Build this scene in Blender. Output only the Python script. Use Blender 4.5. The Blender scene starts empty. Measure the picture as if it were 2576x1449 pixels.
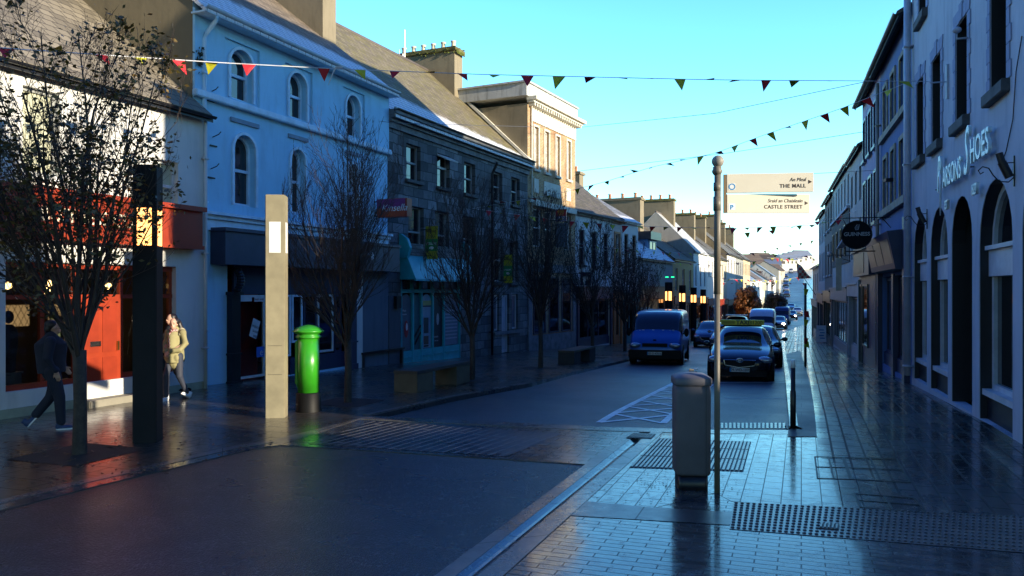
import bpy, bmesh, math, random
from mathutils import Vector, Matrix
C = bpy.context.scene.collection
R = math.radians
S = bpy.context.scene
# ------------------------------------------------------------------ camera, sky, sun
F, CX, HY, CAMH = 2000.0, 1288.0, 732.0, 2.2      # focal length, centre and horizon in units of a 2576 px wide frame
cam_d = bpy.data.cameras.new('camera'); cam = bpy.data.objects.new('camera', cam_d); C.objects.link(cam)
cam_d.sensor_width = 36; cam_d.lens = 36*F/2576; cam_d.shift_y = (HY-724.5)/2576
cam_d.clip_end = 6000; cam_d.clip_start = .05
cam.location = (0, 0, CAMH); cam.rotation_euler = (R(90), 0, 0); S.camera = cam
SUN_PHI, SUN_EL = R(32), R(12.0)
sun_dir = Vector((math.cos(SUN_PHI)*math.cos(SUN_EL), -math.sin(SUN_PHI)*math.cos(SUN_EL), math.sin(SUN_EL)))
sd = bpy.data.lights.new('sun', 'SUN'); sd.energy = 5.0; sd.angle = R(.5); sd.color = (1, .88, .68)
so = bpy.data.objects.new('sun', sd); C.objects.link(so)
so.rotation_euler = sun_dir.to_track_quat('Z', 'Y').to_euler(); so.location = (20, -20, 30)
W = bpy.data.worlds.new('World'); S.world = W; W.use_nodes = True
wn = W.node_tree.nodes; wl = W.node_tree.links; bg = wn['Background']
sky = wn.new('ShaderNodeTexSky'); sky.sky_type = 'NISHITA'; sky.sun_disc = False
sky.sun_elevation = SUN_EL; sky.sun_rotation = math.pi/2 + SUN_PHI
sky.air_density = 1.0; sky.dust_density = .3; sky.ozone_density = 3.0
tcw = wn.new('ShaderNodeTexCoord'); spw = wn.new('ShaderNodeSeparateXYZ'); wl.new(tcw.outputs['Generated'], spw.inputs[0])
tint = wn.new('ShaderNodeValToRGB'); wl.new(spw.outputs[2], tint.inputs[0]); cr = tint.color_ramp      # clear winter sky: near white low down, cyan above, deep blue overhead
for k, (p_, c_) in enumerate(((0, (.80,.86,.80)), (.13, (.52,.84,.84)), (.34, (.37,.68,.78)), (.46, (.13,.33,.70)), (1, (.085,.21,.56)))):
    e_ = cr.elements[k] if k < 2 else cr.elements.new(p_); e_.position = p_; e_.color = (*c_, 1)
mw = wn.new('ShaderNodeMix'); mw.data_type = 'RGBA'; mw.blend_type = 'MULTIPLY'; mw.inputs[0].default_value = 1; wl.new(sky.outputs[0], mw.inputs[6]); wl.new(tint.outputs[0], mw.inputs[7])
sc_ = wn.new('ShaderNodeVectorMath'); sc_.operation = 'SCALE'; sc_.inputs['Scale'].default_value = 2.35; wl.new(mw.outputs[2], sc_.inputs[0])
side = wn.new('ShaderNodeMapRange'); side.interpolation_type = 'SMOOTHSTEP'; wl.new(spw.outputs[1], side.inputs['Value'])      # sky dimmed on the sun side to darken camera-facing surfaces
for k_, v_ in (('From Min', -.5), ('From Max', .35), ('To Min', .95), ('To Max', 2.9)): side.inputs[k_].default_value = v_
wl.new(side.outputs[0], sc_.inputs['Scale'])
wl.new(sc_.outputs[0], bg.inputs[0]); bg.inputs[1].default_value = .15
S.view_settings.view_transform = 'Standard'; S.view_settings.look = 'None'
S.view_settings.exposure = 0.85; S.view_settings.gamma = 1
S.cycles.max_bounces = 6; S.cycles.diffuse_bounces = 2; S.cycles.glossy_bounces = 3; S.cycles.transparent_max_bounces = 6
S.cycles.caustics_reflective = False; S.cycles.caustics_refractive = False

# ------------------------------------------------------------------ terrain height
SA, CA = math.sin(R(20)), math.cos(R(20))
KN = [(-400,0),(15,0),(22,-.17),(32,-.5),(45,-.9),(55,-1.2),(65,-1.45),(75,-1.66),(110,-2.2),(150,-2.45),(190,-1.8),(250,1.5),(330,7),(450,14),(600,20),(1200,24),(9000,24)]
def g_s(s):
    for (a, za), (b, zb) in zip(KN, KN[1:]):
        if s <= b: return za+(zb-za)*(s-a)/(b-a)
    return KN[-1][1]
def gh(x, y): return g_s(x*SA+y*CA)
def gp(px, py, off=0.0):
    """ground point seen at that pixel"""
    r = (px-CX)/F; Z = 10.0
    for _ in range(40):
        Zn = (CAMH-gh(r*Z, Z)-off)*F/max(py-HY, 4); Z = .5*Z+.5*Zn
    return Vector((r*Z, Z))
def at(px, py, Z): return Vector(((px-CX)/F*Z, Z, CAMH+(HY-py)/F*Z))

# ------------------------------------------------------------------ materials
def lin(c):
    return tuple((v/12.92 if v <= .04045 else ((v+.055)/1.055)**2.4) for v in c)
def new_mat(n):
    m = bpy.data.materials.new(n); m.use_nodes = True
    nt = m.node_tree; b = nt.nodes['Principled BSDF']
    return m, nt, b
def N(nt, t, **kw):
    n = nt.nodes.new(t)
    for k, v in kw.items():
        if k.startswith('i_'):
            key = k[2:].replace('_', ' ')
            n.inputs[key].default_value = v
        else: setattr(n, k, v)
    return n
def mix(nt, fac, a, b, mode='MIX'):
    n = nt.nodes.new('ShaderNodeMix'); n.data_type = 'RGBA'; n.blend_type = mode
    for sock, v in ((n.inputs[0], fac), (n.inputs[6], a), (n.inputs[7], b)):
        if hasattr(v, 'links') or isinstance(v, bpy.types.NodeSocket): nt.links.new(v, sock)
        elif isinstance(v, (int, float)): sock.default_value = v
        else: sock.default_value = (*v, 1) if len(v) == 3 else v
    return n.outputs[2]
def ramp(nt, src, p0, p1, c0=(0,0,0,1), c1=(1,1,1,1)):
    n = nt.nodes.new('ShaderNodeValToRGB'); nt.links.new(src, n.inputs[0])
    n.color_ramp.elements[0].position = p0; n.color_ramp.elements[1].position = p1
    n.color_ramp.elements[0].color = c0; n.color_ramp.elements[1].color = c1
    return n.outputs[0]
def noise(nt, vec, scale, detail=4, rough=.6):
    n = N(nt, 'ShaderNodeTexNoise', i_Scale=scale, i_Detail=detail, i_Roughness=rough)
    if vec is not None: nt.links.new(vec, n.inputs['Vector'])
    return n.outputs['Fac']
def bump(nt, b, h, strength=.3, dist=.02, prev=None):
    n = N(nt, 'ShaderNodeBump', i_Strength=strength, i_Distance=dist)
    nt.links.new(h, n.inputs['Height'])
    if prev is not None: nt.links.new(prev, n.inputs['Normal'])
    nt.links.new(n.outputs[0], b.inputs['Normal'])
    return n.outputs[0]
def facade_vec(nt):
    tc = N(nt, 'ShaderNodeTexCoord'); sp = N(nt, 'ShaderNodeSeparateXYZ'); nt.links.new(tc.outputs['Object'], sp.inputs[0])
    ad = N(nt, 'ShaderNodeMath', operation='ADD'); nt.links.new(sp.outputs[0], ad.inputs[0]); nt.links.new(sp.outputs[1], ad.inputs[1])
    cb = N(nt, 'ShaderNodeCombineXYZ'); nt.links.new(ad.outputs[0], cb.inputs[0]); nt.links.new(sp.outputs[2], cb.inputs[1])
    return tc, sp, cb.outputs[0]
_cache = {}
def plain(name, col, rough=.5, metal=0, spec=.5, coat=0, var=.12, bscale=60, bstr=.08, emis=None, estr=0):
    key = (name,)
    if key in _cache: return _cache[key]
    m, nt, b = new_mat(name)
    tc = N(nt, 'ShaderNodeTexCoord')
    nz = noise(nt, tc.outputs['Object'], 3.0, 5)
    dark = tuple(c*(1-var) for c in col); lite = tuple(min(1, c*(1+var)) for c in col)
    nt.links.new(mix(nt, ramp(nt, nz, .35, .65), dark, lite), b.inputs['Base Color'])
    b.inputs['Roughness'].default_value = rough; b.inputs['Metallic'].default_value = metal
    b.inputs['Specular IOR Level'].default_value = spec; b.inputs['Coat Weight'].default_value = coat
    if bstr: bump(nt, b, noise(nt, tc.outputs['Object'], bscale, 3), bstr, .005)
    if emis:
        b.inputs['Emission Color'].default_value = (*emis, 1); b.inputs['Emission Strength'].default_value = estr
    _cache[key] = m; return m
def plaster(name, col, stain=(.25,.24,.22), amt=.35, rough=.85):
    key = (name,)
    if key in _cache: return _cache[key]
    m, nt, b = new_mat(name); tc, sp, fv = facade_vec(nt)
    mp = N(nt, 'ShaderNodeMapping'); mp.inputs['Scale'].default_value = (2.2, .35, 1); nt.links.new(fv, mp.inputs[0])
    streak = ramp(nt, noise(nt, mp.outputs[0], 1.6, 6, .65), .5, .78)
    big = ramp(nt, noise(nt, tc.outputs['Object'], .9, 5), .3, .75)
    c1 = mix(nt, big, tuple(c*.86 for c in col), col)
    c2 = mix(nt, N_mul(nt, streak, amt), c1, stain)
    nt.links.new(c2, b.inputs['Base Color']); b.inputs['Roughness'].default_value = rough
    b.inputs['Specular IOR Level'].default_value = .25
    p = bump(nt, b, noise(nt, tc.outputs['Object'], 1.5, 3), .25, .06)
    bump(nt, b, noise(nt, tc.outputs['Object'], 45, 4), .25, .006, p)
    _cache[key] = m; return m
def N_mul(nt, a, v):
    n = N(nt, 'ShaderNodeMath', operation='MULTIPLY'); nt.links.new(a, n.inputs[0])
    if isinstance(v, (int, float)): n.inputs[1].default_value = v
    else: nt.links.new(v, n.inputs[1])
    return n.outputs[0]
def brickmat(name, c1, c2, mortar, bw, bh, ms=.012, rough=.85, bias=0, offs=.5, bstr=.5, dirt=None):
    key = (name,)
    if key in _cache: return _cache[key]
    m, nt, b = new_mat(name); tc, sp, fv = facade_vec(nt)
    bt = N(nt, 'ShaderNodeTexBrick', offset=offs, offset_frequency=2, squash=1.0)
    for k, v in (('Scale', 1), ('Brick Width', bw), ('Row Height', bh), ('Mortar Size', ms), ('Mortar Smooth', .3), ('Bias', bias)): bt.inputs[k].default_value = v
    bt.inputs['Color1'].default_value = (*c1, 1); bt.inputs['Color2'].default_value = (*c2, 1); bt.inputs['Mortar'].default_value = (*mortar, 1)
    dn = N(nt, 'ShaderNodeTexNoise', i_Scale=2.2, i_Detail=3); nt.links.new(fv, dn.inputs['Vector'])
    va = N(nt, 'ShaderNodeVectorMath', operation='SCALE'); nt.links.new(dn.outputs['Color'], va.inputs[0]); va.inputs['Scale'].default_value = bh*.25
    vb = N(nt, 'ShaderNodeVectorMath', operation='ADD'); nt.links.new(fv, vb.inputs[0]); nt.links.new(va.outputs[0], vb.inputs[1])
    nt.links.new(vb.outputs[0], bt.inputs['Vector'])
    col = bt.outputs['Color']
    nz = noise(nt, tc.outputs['Object'], 5, 6, .7)
    col = mix(nt, ramp(nt, nz, .3, .7), mix(nt, .45, col, (0,0,0)), col)
    if dirt: col = mix(nt, N_mul(nt, ramp(nt, noise(nt, tc.outputs['Object'], .8, 5), .45, .7), .8), col, dirt)
    nt.links.new(col, b.inputs['Base Color']); b.inputs['Roughness'].default_value = rough
    inv = N(nt, 'ShaderNodeMath', operation='SUBTRACT'); inv.inputs[0].default_value = 1; nt.links.new(bt.outputs['Fac'], inv.inputs[1])
    p = bump(nt, b, inv.outputs[0], bstr, .02); bump(nt, b, nz, .5, .03, p)
    _cache[key] = m; return m
def slate(name, col=(.11,.10,.09), moss=None, mossamt=.4, frost=None, rough=.55, rows=.22):
    """frost = (z at x=0, slope along x): hoar frost lies on the slates below that line"""
    m, nt, b = new_mat(name); tc, sp, fv = facade_vec(nt)
    cb = N(nt, 'ShaderNodeCombineXYZ'); nt.links.new(sp.outputs[0], cb.inputs[0]); nt.links.new(sp.outputs[2], cb.inputs[1])
    bt = N(nt, 'ShaderNodeTexBrick', offset=.5)
    for k, v in (('Scale', 1), ('Brick Width', .3), ('Row Height', rows*.62), ('Mortar Size', .012), ('Mortar Smooth', .4)): bt.inputs[k].default_value = v
    bt.inputs['Color1'].default_value = (*[c*.75 for c in col], 1); bt.inputs['Color2'].default_value = (*[c*1.35 for c in col], 1)
    bt.inputs['Mortar'].default_value = (*[c*.25 for c in col], 1)
    nt.links.new(cb.outputs[0], bt.inputs['Vector']); c = bt.outputs['Color']
    if moss: c = mix(nt, N_mul(nt, ramp(nt, noise(nt, tc.outputs['Object'], 2.5, 8, .75), .45, .6), mossamt), c, moss)
    if frost:
        mu = N(nt, 'ShaderNodeMath', operation='MULTIPLY_ADD'); nt.links.new(sp.outputs[0], mu.inputs[0]); mu.inputs[1].default_value = frost[1]; mu.inputs[2].default_value = frost[0]
        sb = N(nt, 'ShaderNodeMath', operation='SUBTRACT'); nt.links.new(mu.outputs[0], sb.inputs[0]); nt.links.new(sp.outputs[2], sb.inputs[1])
        nz = noise(nt, tc.outputs['Object'], 3, 4); ad = N(nt, 'ShaderNodeMath', operation='MULTIPLY_ADD'); nt.links.new(nz, ad.inputs[0]); ad.inputs[1].default_value = .5; ad.inputs[2].default_value = -.25
        ad2 = N(nt, 'ShaderNodeMath', operation='ADD'); nt.links.new(sb.outputs[0], ad2.inputs[0]); nt.links.new(ad.outputs[0], ad2.inputs[1])
        fm = ramp(nt, ad2.outputs[0], .0, .25)
        wm = ramp(nt, bt.outputs['Fac'], .2, .8, (1,1,1,1), (.25,.25,.25,1))
        f2 = N_mul(nt, fm, wm); f3 = N_mul(nt, f2, ramp(nt, noise(nt, tc.outputs['Object'], 30, 3), .25, .55, (.55,.55,.55,1), (1,1,1,1)))
        c = mix(nt, N_mul(nt, f3, .95), c, (.80,.82,.86))
    nt.links.new(c, b.inputs['Base Color']); b.inputs['Roughness'].default_value = rough
    inv = N(nt, 'ShaderNodeMath', operation='SUBTRACT'); inv.inputs[0].default_value = 1; nt.links.new(bt.outputs['Fac'], inv.inputs[1])
    p = bump(nt, b, inv.outputs[0], .6, .02); bump(nt, b, noise(nt, tc.outputs['Object'], 12, 4), .4, .02, p)
    return m
def paving(name, ang, bw, bh, c1, c2, mortar, ms=.008, wet=(.12,.45), bstr=.35, fstr=.12, offs=.5, nscale=.55, coat=.35):
    m, nt, b = new_mat(name); tc = N(nt, 'ShaderNodeTexCoord')
    mp = N(nt, 'ShaderNodeMapping'); mp.inputs['Rotation'].default_value = (0, 0, ang); nt.links.new(tc.outputs['Object'], mp.inputs[0])
    bt = N(nt, 'ShaderNodeTexBrick', offset=offs)
    for k, v in (('Scale', 1), ('Brick Width', bw), ('Row Height', bh), ('Mortar Size', ms), ('Mortar Smooth', .2)): bt.inputs[k].default_value = v
    bt.inputs['Color1'].default_value = (*c1, 1); bt.inputs['Color2'].default_value = (*c2, 1); bt.inputs['Mortar'].default_value = (*mortar, 1)
    nt.links.new(mp.outputs[0], bt.inputs['Vector'])
    nz = noise(nt, tc.outputs['Object'], nscale, 6, .62); fine = noise(nt, tc.outputs['Object'], 90, 3)
    dirt = noise(nt, tc.outputs['Object'], 3.2, 8, .72)
    col = mix(nt, ramp(nt, dirt, .35, .62), mix(nt, .45, bt.outputs['Color'], (.01,.01,.01)), bt.outputs['Color'])
    nt.links.new(col, b.inputs['Base Color'])
    w = wet[0]; d = wet[1]
    rr = ramp(nt, nz, .38, .62, (w,w,w,1), (d,d,d,1))
    rr = mix(nt, N_mul(nt, ramp(nt, noise(nt, tc.outputs['Object'], 7, 6, .75), .45, .7), .6), rr, (.5,.5,.5))
    r2 = mix(nt, bt.outputs['Fac'], rr, (.7,.7,.7)); nt.links.new(r2, b.inputs['Roughness'])
    b.inputs['Specular IOR Level'].default_value = .6; b.inputs['Coat Weight'].default_value = coat; b.inputs['Coat Roughness'].default_value = wet[0]
    inv = N(nt, 'ShaderNodeMath', operation='SUBTRACT'); inv.inputs[0].default_value = 1; nt.links.new(bt.outputs['Fac'], inv.inputs[1])
    p = bump(nt, b, inv.outputs[0], bstr, .012)
    p = bump(nt, b, fine, fstr, .004, p); bump(nt, b, noise(nt, tc.outputs['Object'], 4, 3), .1, .02, p)
    return m
def asphalt(name, col=(.028,.029,.032), r0=.3, r1=.5, bs=1.0):
    m, nt, b = new_mat(name); tc = N(nt, 'ShaderNodeTexCoord')
    big = noise(nt, tc.outputs['Object'], .35, 5, .6); mid = noise(nt, tc.outputs['Object'], 2.5, 6, .7)
    v = N(nt, 'ShaderNodeTexVoronoi', i_Scale=48.0); nt.links.new(tc.outputs['Object'], v.inputs['Vector'])
    gr = noise(nt, tc.outputs['Object'], 70, 4, .8)
    c = mix(nt, ramp(nt, gr, .4, .68), tuple(x*.5 for x in col), tuple(x*2.2 for x in col))
    c = mix(nt, ramp(nt, mid, .4, .7), c, mix(nt, .4, c, (.05,.045,.04)))
    v2 = N(nt, 'ShaderNodeTexVoronoi', i_Scale=60.0); nt.links.new(tc.outputs['Object'], v2.inputs['Vector']); sv = N(nt, 'ShaderNodeSeparateColor'); nt.links.new(v2.outputs['Color'], sv.inputs[0])
    c = mix(nt, N_mul(nt, ramp(nt, sv.outputs[0], .84, .9), ramp(nt, mid, .3, .6)), c, (.11,.11,.11)); c = mix(nt, ramp(nt, noise(nt, tc.outputs['Object'], .9, 4, .6), .55, .6), c, mix(nt, .35, c, (0,0,0)))
    nt.links.new(c, b.inputs['Base Color'])
    nt.links.new(ramp(nt, big, .35, .65, (r0,)*3+(1,), (r1,)*3+(1,)), b.inputs['Roughness'])
    p = bump(nt, b, v.outputs['Distance'], .55*bs, .012); bump(nt, b, noise(nt, tc.outputs['Object'], 38, 3, .8), .7*bs, .016, p)
    b.inputs['Specular IOR Level'].default_value = .85
    return m
def glass(name, col=(.012,.014,.018), rough=.03, wav=.02):
    key = (name,)
    if key in _cache: return _cache[key]
    m, nt, b = new_mat(name); tc = N(nt, 'ShaderNodeTexCoord')
    b.inputs['Base Color'].default_value = (*col, 1); b.inputs['Roughness'].default_value = rough
    b.inputs['IOR'].default_value = 1.55; b.inputs['Specular IOR Level'].default_value = .8
    bump(nt, b, noise(nt, tc.outputs['Object'], 1.8, 2), wav, .1)
    _cache[key] = m; return m
def clearglass(name):
    if (name,) in _cache: return _cache[(name,)]
    m = bpy.data.materials.new(name); m.use_nodes = True; nt = m.node_tree
    for n in list(nt.nodes): nt.nodes.remove(n)
    o = nt.nodes.new('ShaderNodeOutputMaterial'); t = nt.nodes.new('ShaderNodeBsdfTransparent'); g = nt.nodes.new('ShaderNodeBsdfGlossy')
    t.inputs[0].default_value = (.85,.87,.88,1); g.inputs['Roughness'].default_value = .03
    fr = nt.nodes.new('ShaderNodeFresnel'); fr.inputs[0].default_value = 1.5; mx = nt.nodes.new('ShaderNodeMixShader')
    nt.links.new(fr.outputs[0], mx.inputs[0]); nt.links.new(t.outputs[0], mx.inputs[1]); nt.links.new(g.outputs[0], mx.inputs[2]); nt.links.new(mx.outputs[0], o.inputs[0])
    _cache[(name,)] = m; return m

# ------------------------------------------------------------------ mesh building
class MB:
    def __init__(s): s.v = []; s.f = []
    def face(s, pts):
        i = len(s.v); s.v += [tuple(p) for p in pts]; s.f.append(tuple(range(i, i+len(pts)))); return s
    def box(s, x0, x1, y0, y1, z0, z1):
        if x0 > x1: x0, x1 = x1, x0
        if y0 > y1: y0, y1 = y1, y0
        if z0 > z1: z0, z1 = z1, z0
        i = len(s.v)
        s.v += [(x0,y0,z0),(x1,y0,z0),(x1,y1,z0),(x0,y1,z0),(x0,y0,z1),(x1,y0,z1),(x1,y1,z1),(x0,y1,z1)]
        s.f += [tuple(i+k for k in q) for q in ((0,3,2,1),(4,5,6,7),(0,1,5,4),(1,2,6,5),(2,3,7,6),(3,0,4,7))]
        return s
    def obox(s, c, ax, ay, az):
        """box with centre c and three half axes"""
        c = Vector(c); ax, ay, az = Vector(ax), Vector(ay), Vector(az); i = len(s.v)
        for dz in (-1, 1):
            for dx, dy in ((-1,-1),(1,-1),(1,1),(-1,1)): s.v.append(tuple(c+ax*dx+ay*dy+az*dz))
        s.f += [tuple(i+k for k in q) for q in ((0,3,2,1),(4,5,6,7),(0,1,5,4),(1,2,6,5),(2,3,7,6),(3,0,4,7))]
        return s
    def prism(s, pts, d):
        """extrude a polygon (3d points) by vector d"""
        d = Vector(d); i = len(s.v); n = len(pts)
        s.v += [tuple(p) for p in pts] + [tuple(Vector(p)+d) for p in pts]
        s.f.append(tuple(range(i, i+n))); s.f.append(tuple(range(i+2*n-1, i+n-1, -1)))
        for k in range(n): s.f.append((i+k, i+n+k, i+n+(k+1) % n, i+(k+1) % n))
        return s
    def tube(s, pts, rad, n=6, cap=True):
        pts = [Vector(p) for p in pts]; rings = []
        if not isinstance(rad, (list, tuple)): rad = [rad]*len(pts)
        up = Vector((0,0,1)); base = len(s.v)
        for k, p in enumerate(pts):
            t = (pts[min(k+1, len(pts)-1)]-pts[max(k-1, 0)])
            if t.length < 1e-9: t = Vector((0,0,1))
            t.normalize(); a = t.cross(up if abs(t.z) < .95 else Vector((1,0,0))).normalized(); b = t.cross(a)
            r = rad[k]
            for q in range(n):
                th = 2*math.pi*q/n
                if isinstance(r, tuple): s.v.append(tuple(p+a*math.cos(th)*r[0]+b*math.sin(th)*r[1]))
                else: s.v.append(tuple(p+a*math.cos(th)*r+b*math.sin(th)*r))
        for k in range(len(pts)-1):
            for q in range(n):
                a0 = base+k*n+q; a1 = base+k*n+(q+1) % n
                s.f.append((a0, a1, a1+n, a0+n))
        if cap:
            s.f.append(tuple(base+q for q in range(n))[::-1]); s.f.append(tuple(base+(len(pts)-1)*n+q for q in range(n)))
        return s
    def lathe(s, prof, c=(0,0,0), n=20):
        base = len(s.v)
        for r, z in prof:
            for q in range(n):
                th = 2*math.pi*q/n; s.v.append((c[0]+r*math.cos(th), c[1]+r*math.sin(th), c[2]+z))
        for k in range(len(prof)-1):
            for q in range(n):
                a0 = base+k*n+q; a1 = base+k*n+(q+1) % n; s.f.append((a0, a1, a1+n, a0+n))
        s.f.append(tuple(base+q for q in range(n))[::-1]); s.f.append(tuple(base+(len(prof)-1)*n+q for q in range(n)))
        return s
    def ell(s, c, r, n=12, m=8, rot=None):
        base = len(s.v); c = Vector(c)
        for k in range(m+1):
            ph = math.pi*k/m - math.pi/2
            for q in range(n):
                th = 2*math.pi*q/n
                p = Vector((r[0]*math.cos(ph)*math.cos(th), r[1]*math.cos(ph)*math.sin(th), r[2]*math.sin(ph)))
                if rot: p = rot @ p
                s.v.append(tuple(c+p))
        for k in range(m):
            for q in range(n):
                a0 = base+k*n+q; a1 = base+k*n+(q+1) % n; s.f.append((a0, a1, a1+n, a0+n))
        return s
    def add(s, o, M=None):
        i = len(s.v); s.v += [tuple(M @ Vector(p)) if M else p for p in o.v]; s.f += [tuple(i+k for k in f) for f in o.f]; return s
    def build(s, name, mat, parent=None, smooth=False, loc=None, bevel=0, rot=None):
        me = bpy.data.meshes.new(name); me.from_pydata(s.v, [], s.f); me.validate(); me.update()
        if smooth: me.polygons.foreach_set('use_smooth', [True]*len(me.polygons))
        if mat: me.materials.append(mat)
        o = bpy.data.objects.new(name, me); C.objects.link(o)
        if parent: o.parent = parent
        if loc is not None: o.location = loc
        if rot is not None: o.rotation_euler = rot
        if bevel:
            bm = bmesh.new(); bm.from_mesh(me); bmesh.ops.remove_doubles(bm, verts=bm.verts, dist=1e-5)
            bmesh.ops.bevel(bm, geom=bm.edges, offset=bevel, segments=2, affect='EDGES', clamp_overlap=True); bm.to_mesh(me); bm.free()
        return o
def tag(o, label=None, cat=None, group=None, kind=None):
    if label: o['label'] = label
    if cat: o['category'] = cat
    if group: o['group'] = group
    if kind: o['kind'] = kind
    return o
def empty(name, loc, rz, label, cat, group=None):
    o = bpy.data.objects.new(name, None); C.objects.link(o); o.location = loc; o.rotation_euler = (0, 0, rz); o.empty_display_size = .2
    return tag(o, label, cat, group)
def copy_tree(o, parent=None, label=None):
    c = o.copy(); C.objects.link(c); c.parent = parent
    if label: c['label'] = label
    for ch in list(o.children): copy_tree(ch, c)
    return c
def baked(mb, mods, name, mat, parent=None, smooth=True):
    """mesh with modifiers applied"""
    o = mb.build(name+'_tmp', None)
    for t, kw in mods:
        m = o.modifiers.new(t, t)
        for k, v in kw.items(): setattr(m, k, v)
    dg = bpy.context.evaluated_depsgraph_get(); dg.update()
    me = bpy.data.meshes.new_from_object(o.evaluated_get(dg)); bpy.data.objects.remove(o)
    me.name = name
    if smooth: me.polygons.foreach_set('use_smooth', [True]*len(me.polygons))
    me.materials.clear(); me.materials.append(mat)
    n = bpy.data.objects.new(name, me); C.objects.link(n)
    if parent: n.parent = parent
    return n
def text(s, size, mat, parent, loc, rot=(R(90),0,0), name='lettering', extrude=.01, shear=0, offset=0, align='LEFT', sx=1, spacing=1):
    cu = bpy.data.curves.new(name, 'FONT'); cu.body = s; cu.size = size; cu.extrude = extrude; cu.shear = shear; cu.offset = offset
    cu.align_x = align; cu.space_character = spacing; cu.resolution_u = 4
    o = bpy.data.objects.new(name+'_tmp', cu); C.objects.link(o)
    dg = bpy.context.evaluated_depsgraph_get(); dg.update()
    me = bpy.data.meshes.new_from_object(o.evaluated_get(dg)); bpy.data.objects.remove(o)
    me.materials.clear(); me.materials.append(mat)
    n = bpy.data.objects.new(name, me); C.objects.link(n); n.parent = parent; n.location = loc; n.rotation_euler = rot; n.scale = (sx, 1, 1)
    return n
# ------------------------------------------------------------------ ground
def slab(name, poly, off, mat, skirt=.16, kind='structure', label=None):
    """paving sheet that follows the terrain; poly = world xy corners"""
    me = bpy.data.meshes.new(name); bm = bmesh.new()
    vs = [bm.verts.new((p[0], p[1], 0)) for p in poly]; bm.faces.new(vs)
    if bm.faces[:][0].calc_area() < 0: pass
    bmesh.ops.triangulate(bm, faces=bm.faces[:])
    for s_, _ in KN:
        bmesh.ops.bisect_plane(bm, geom=bm.verts[:]+bm.edges[:]+bm.faces[:], plane_co=(s_*SA, s_*CA, 0), plane_no=(SA, CA, 0))
    for v in bm.verts: v.co.z = gh(v.co.x, v.co.y)+off
    bmesh.ops.recalc_face_normals(bm, faces=bm.faces[:])
    for f in bm.faces:
        if f.normal.z < 0: f.normal_flip()
    if skirt:
        be = [e for e in bm.edges if e.is_boundary]
        r = bmesh.ops.extrude_edge_only(bm, edges=be)
        for v in [x for x in r['geom'] if isinstance(x, bmesh.types.BMVert)]: v.co.z -= skirt
    bmesh.ops.recalc_face_normals(bm, faces=bm.faces[:])
    bm.to_mesh(me); bm.free(); me.materials.append(mat)
    o = bpy.data.objects.new(name, me); C.objects.link(o)
    return tag(o, label, None, None, kind)
P = lambda *a: [gp(x, y) for x, y in a]
def lerp(a, b, t): return a+(b-a)*t
# key plan lines
chan_a, chan_b = gp(1108, 1438), gp(1473, 1168)           # right edge of the near asphalt
cdir = (chan_b-chan_a).normalized(); cnor = Vector((cdir.y, -cdir.x))
kerbR = lambda Z: Vector((4.47+.336*(Z-12.8), Z))
kerbL_pts = [Vector((-2.52, 14.06)), Vector((.46, 19.7)), Vector((4.4, 30.6)), Vector((9.6, 45)), Vector((14.3, 60)), Vector((18.2, 70)), Vector((26.3, 90)), Vector((34.9, 110)), Vector((43, 130)), Vector((50, 150)), Vector((67, 200)), Vector((102.5, 300)), Vector((157.5, 450)), Vector((210, 600))]
kerbR_pts = [kerbR(13.0), kerbR(35.8), kerbR(60), Vector((23.7, 70)), Vector((32, 90)), Vector((41, 110)), Vector((48.8, 130)), Vector((56, 150)), Vector((73.5, 200)), Vector((110, 300)), Vector((165, 450)), Vector((219, 600))]
m_ground = plain('ground_soil', (.05,.05,.045), .9)
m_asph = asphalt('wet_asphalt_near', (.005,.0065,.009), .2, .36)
m_asph2 = asphalt('wet_asphalt_road', (.016,.018,.022), .34, .48)
PAV_A = (.035,.035,.038); PAV_B = (.10,.098,.095)
m_pavL = paving('left_flags', R(20), .6, .4, (.035,.03,.026), (.055,.045,.036), (.012,.011,.01), .01, (.2,.36), .3, coat=.65)
m_pavT = paving('crossing_setts', R(20), .4, .2, PAV_A, PAV_B, (.02,.02,.02), .008, (.16,.32), .3, coat=.6)
m_pavR = paving('footpath_long_setts', R(-70), .5, .2, PAV_A, (.065,.062,.06), (.006,.006,.007), .016, (.1,.36), .7)
m_pavN = paving('near_plaza_setts', R(20), .36, .1, PAV_A, PAV_B, (.008,.008,.01), .006, (.06,.22), .3)
m_pavM = paving('mid_plaza_setts', R(-70), .3, .2, PAV_A, PAV_B, (.008,.008,.01), .006, (.06,.22), .3)
m_gran = paving('granite_edging', R(70), 1.2, 5.0, (.12,.11,.1), (.15,.135,.12), (.05,.05,.05), .006, (.16,.35), .1)
m_chan = paving('channel_stone', R(70), .9, 5.0, (.08,.077,.075), (.095,.09,.085), (.03,.03,.03), .006, (.08,.22), .1)
m_dark = paving('dark_planted_strip', R(20), .8, .7, (.015,.014,.014), (.02,.018,.017), (.02,.02,.02), .006, (.45,.7), .1)
m_rib = paving('ribbed_setts', R(-62), 3.0, .16, (.025,.025,.027), (.035,.033,.032), (.26,.24,.2), .02, (.2,.45), .8, 0)
G0 = []
gm = bpy.data.meshes.new('ground'); bm = bmesh.new()
vs = [bm.verts.new(p) for p in ((-3000,-300,0),(3000,-300,0),(5000,6000,0),(-5000,6000,0))]; bm.faces.new(vs)
for s_, _ in KN: bmesh.ops.bisect_plane(bm, geom=bm.verts[:]+bm.edges[:]+bm.faces[:], plane_co=(s_*SA, s_*CA, 0), plane_no=(SA, CA, 0))
for v in bm.verts: v.co.z = gh(v.co.x, v.co.y)-.2
bm.to_mesh(gm); bm.free(); gm.materials.append(m_ground); go = bpy.data.objects.new('ground', gm); C.objects.link(go); tag(go, kind='structure')

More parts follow.
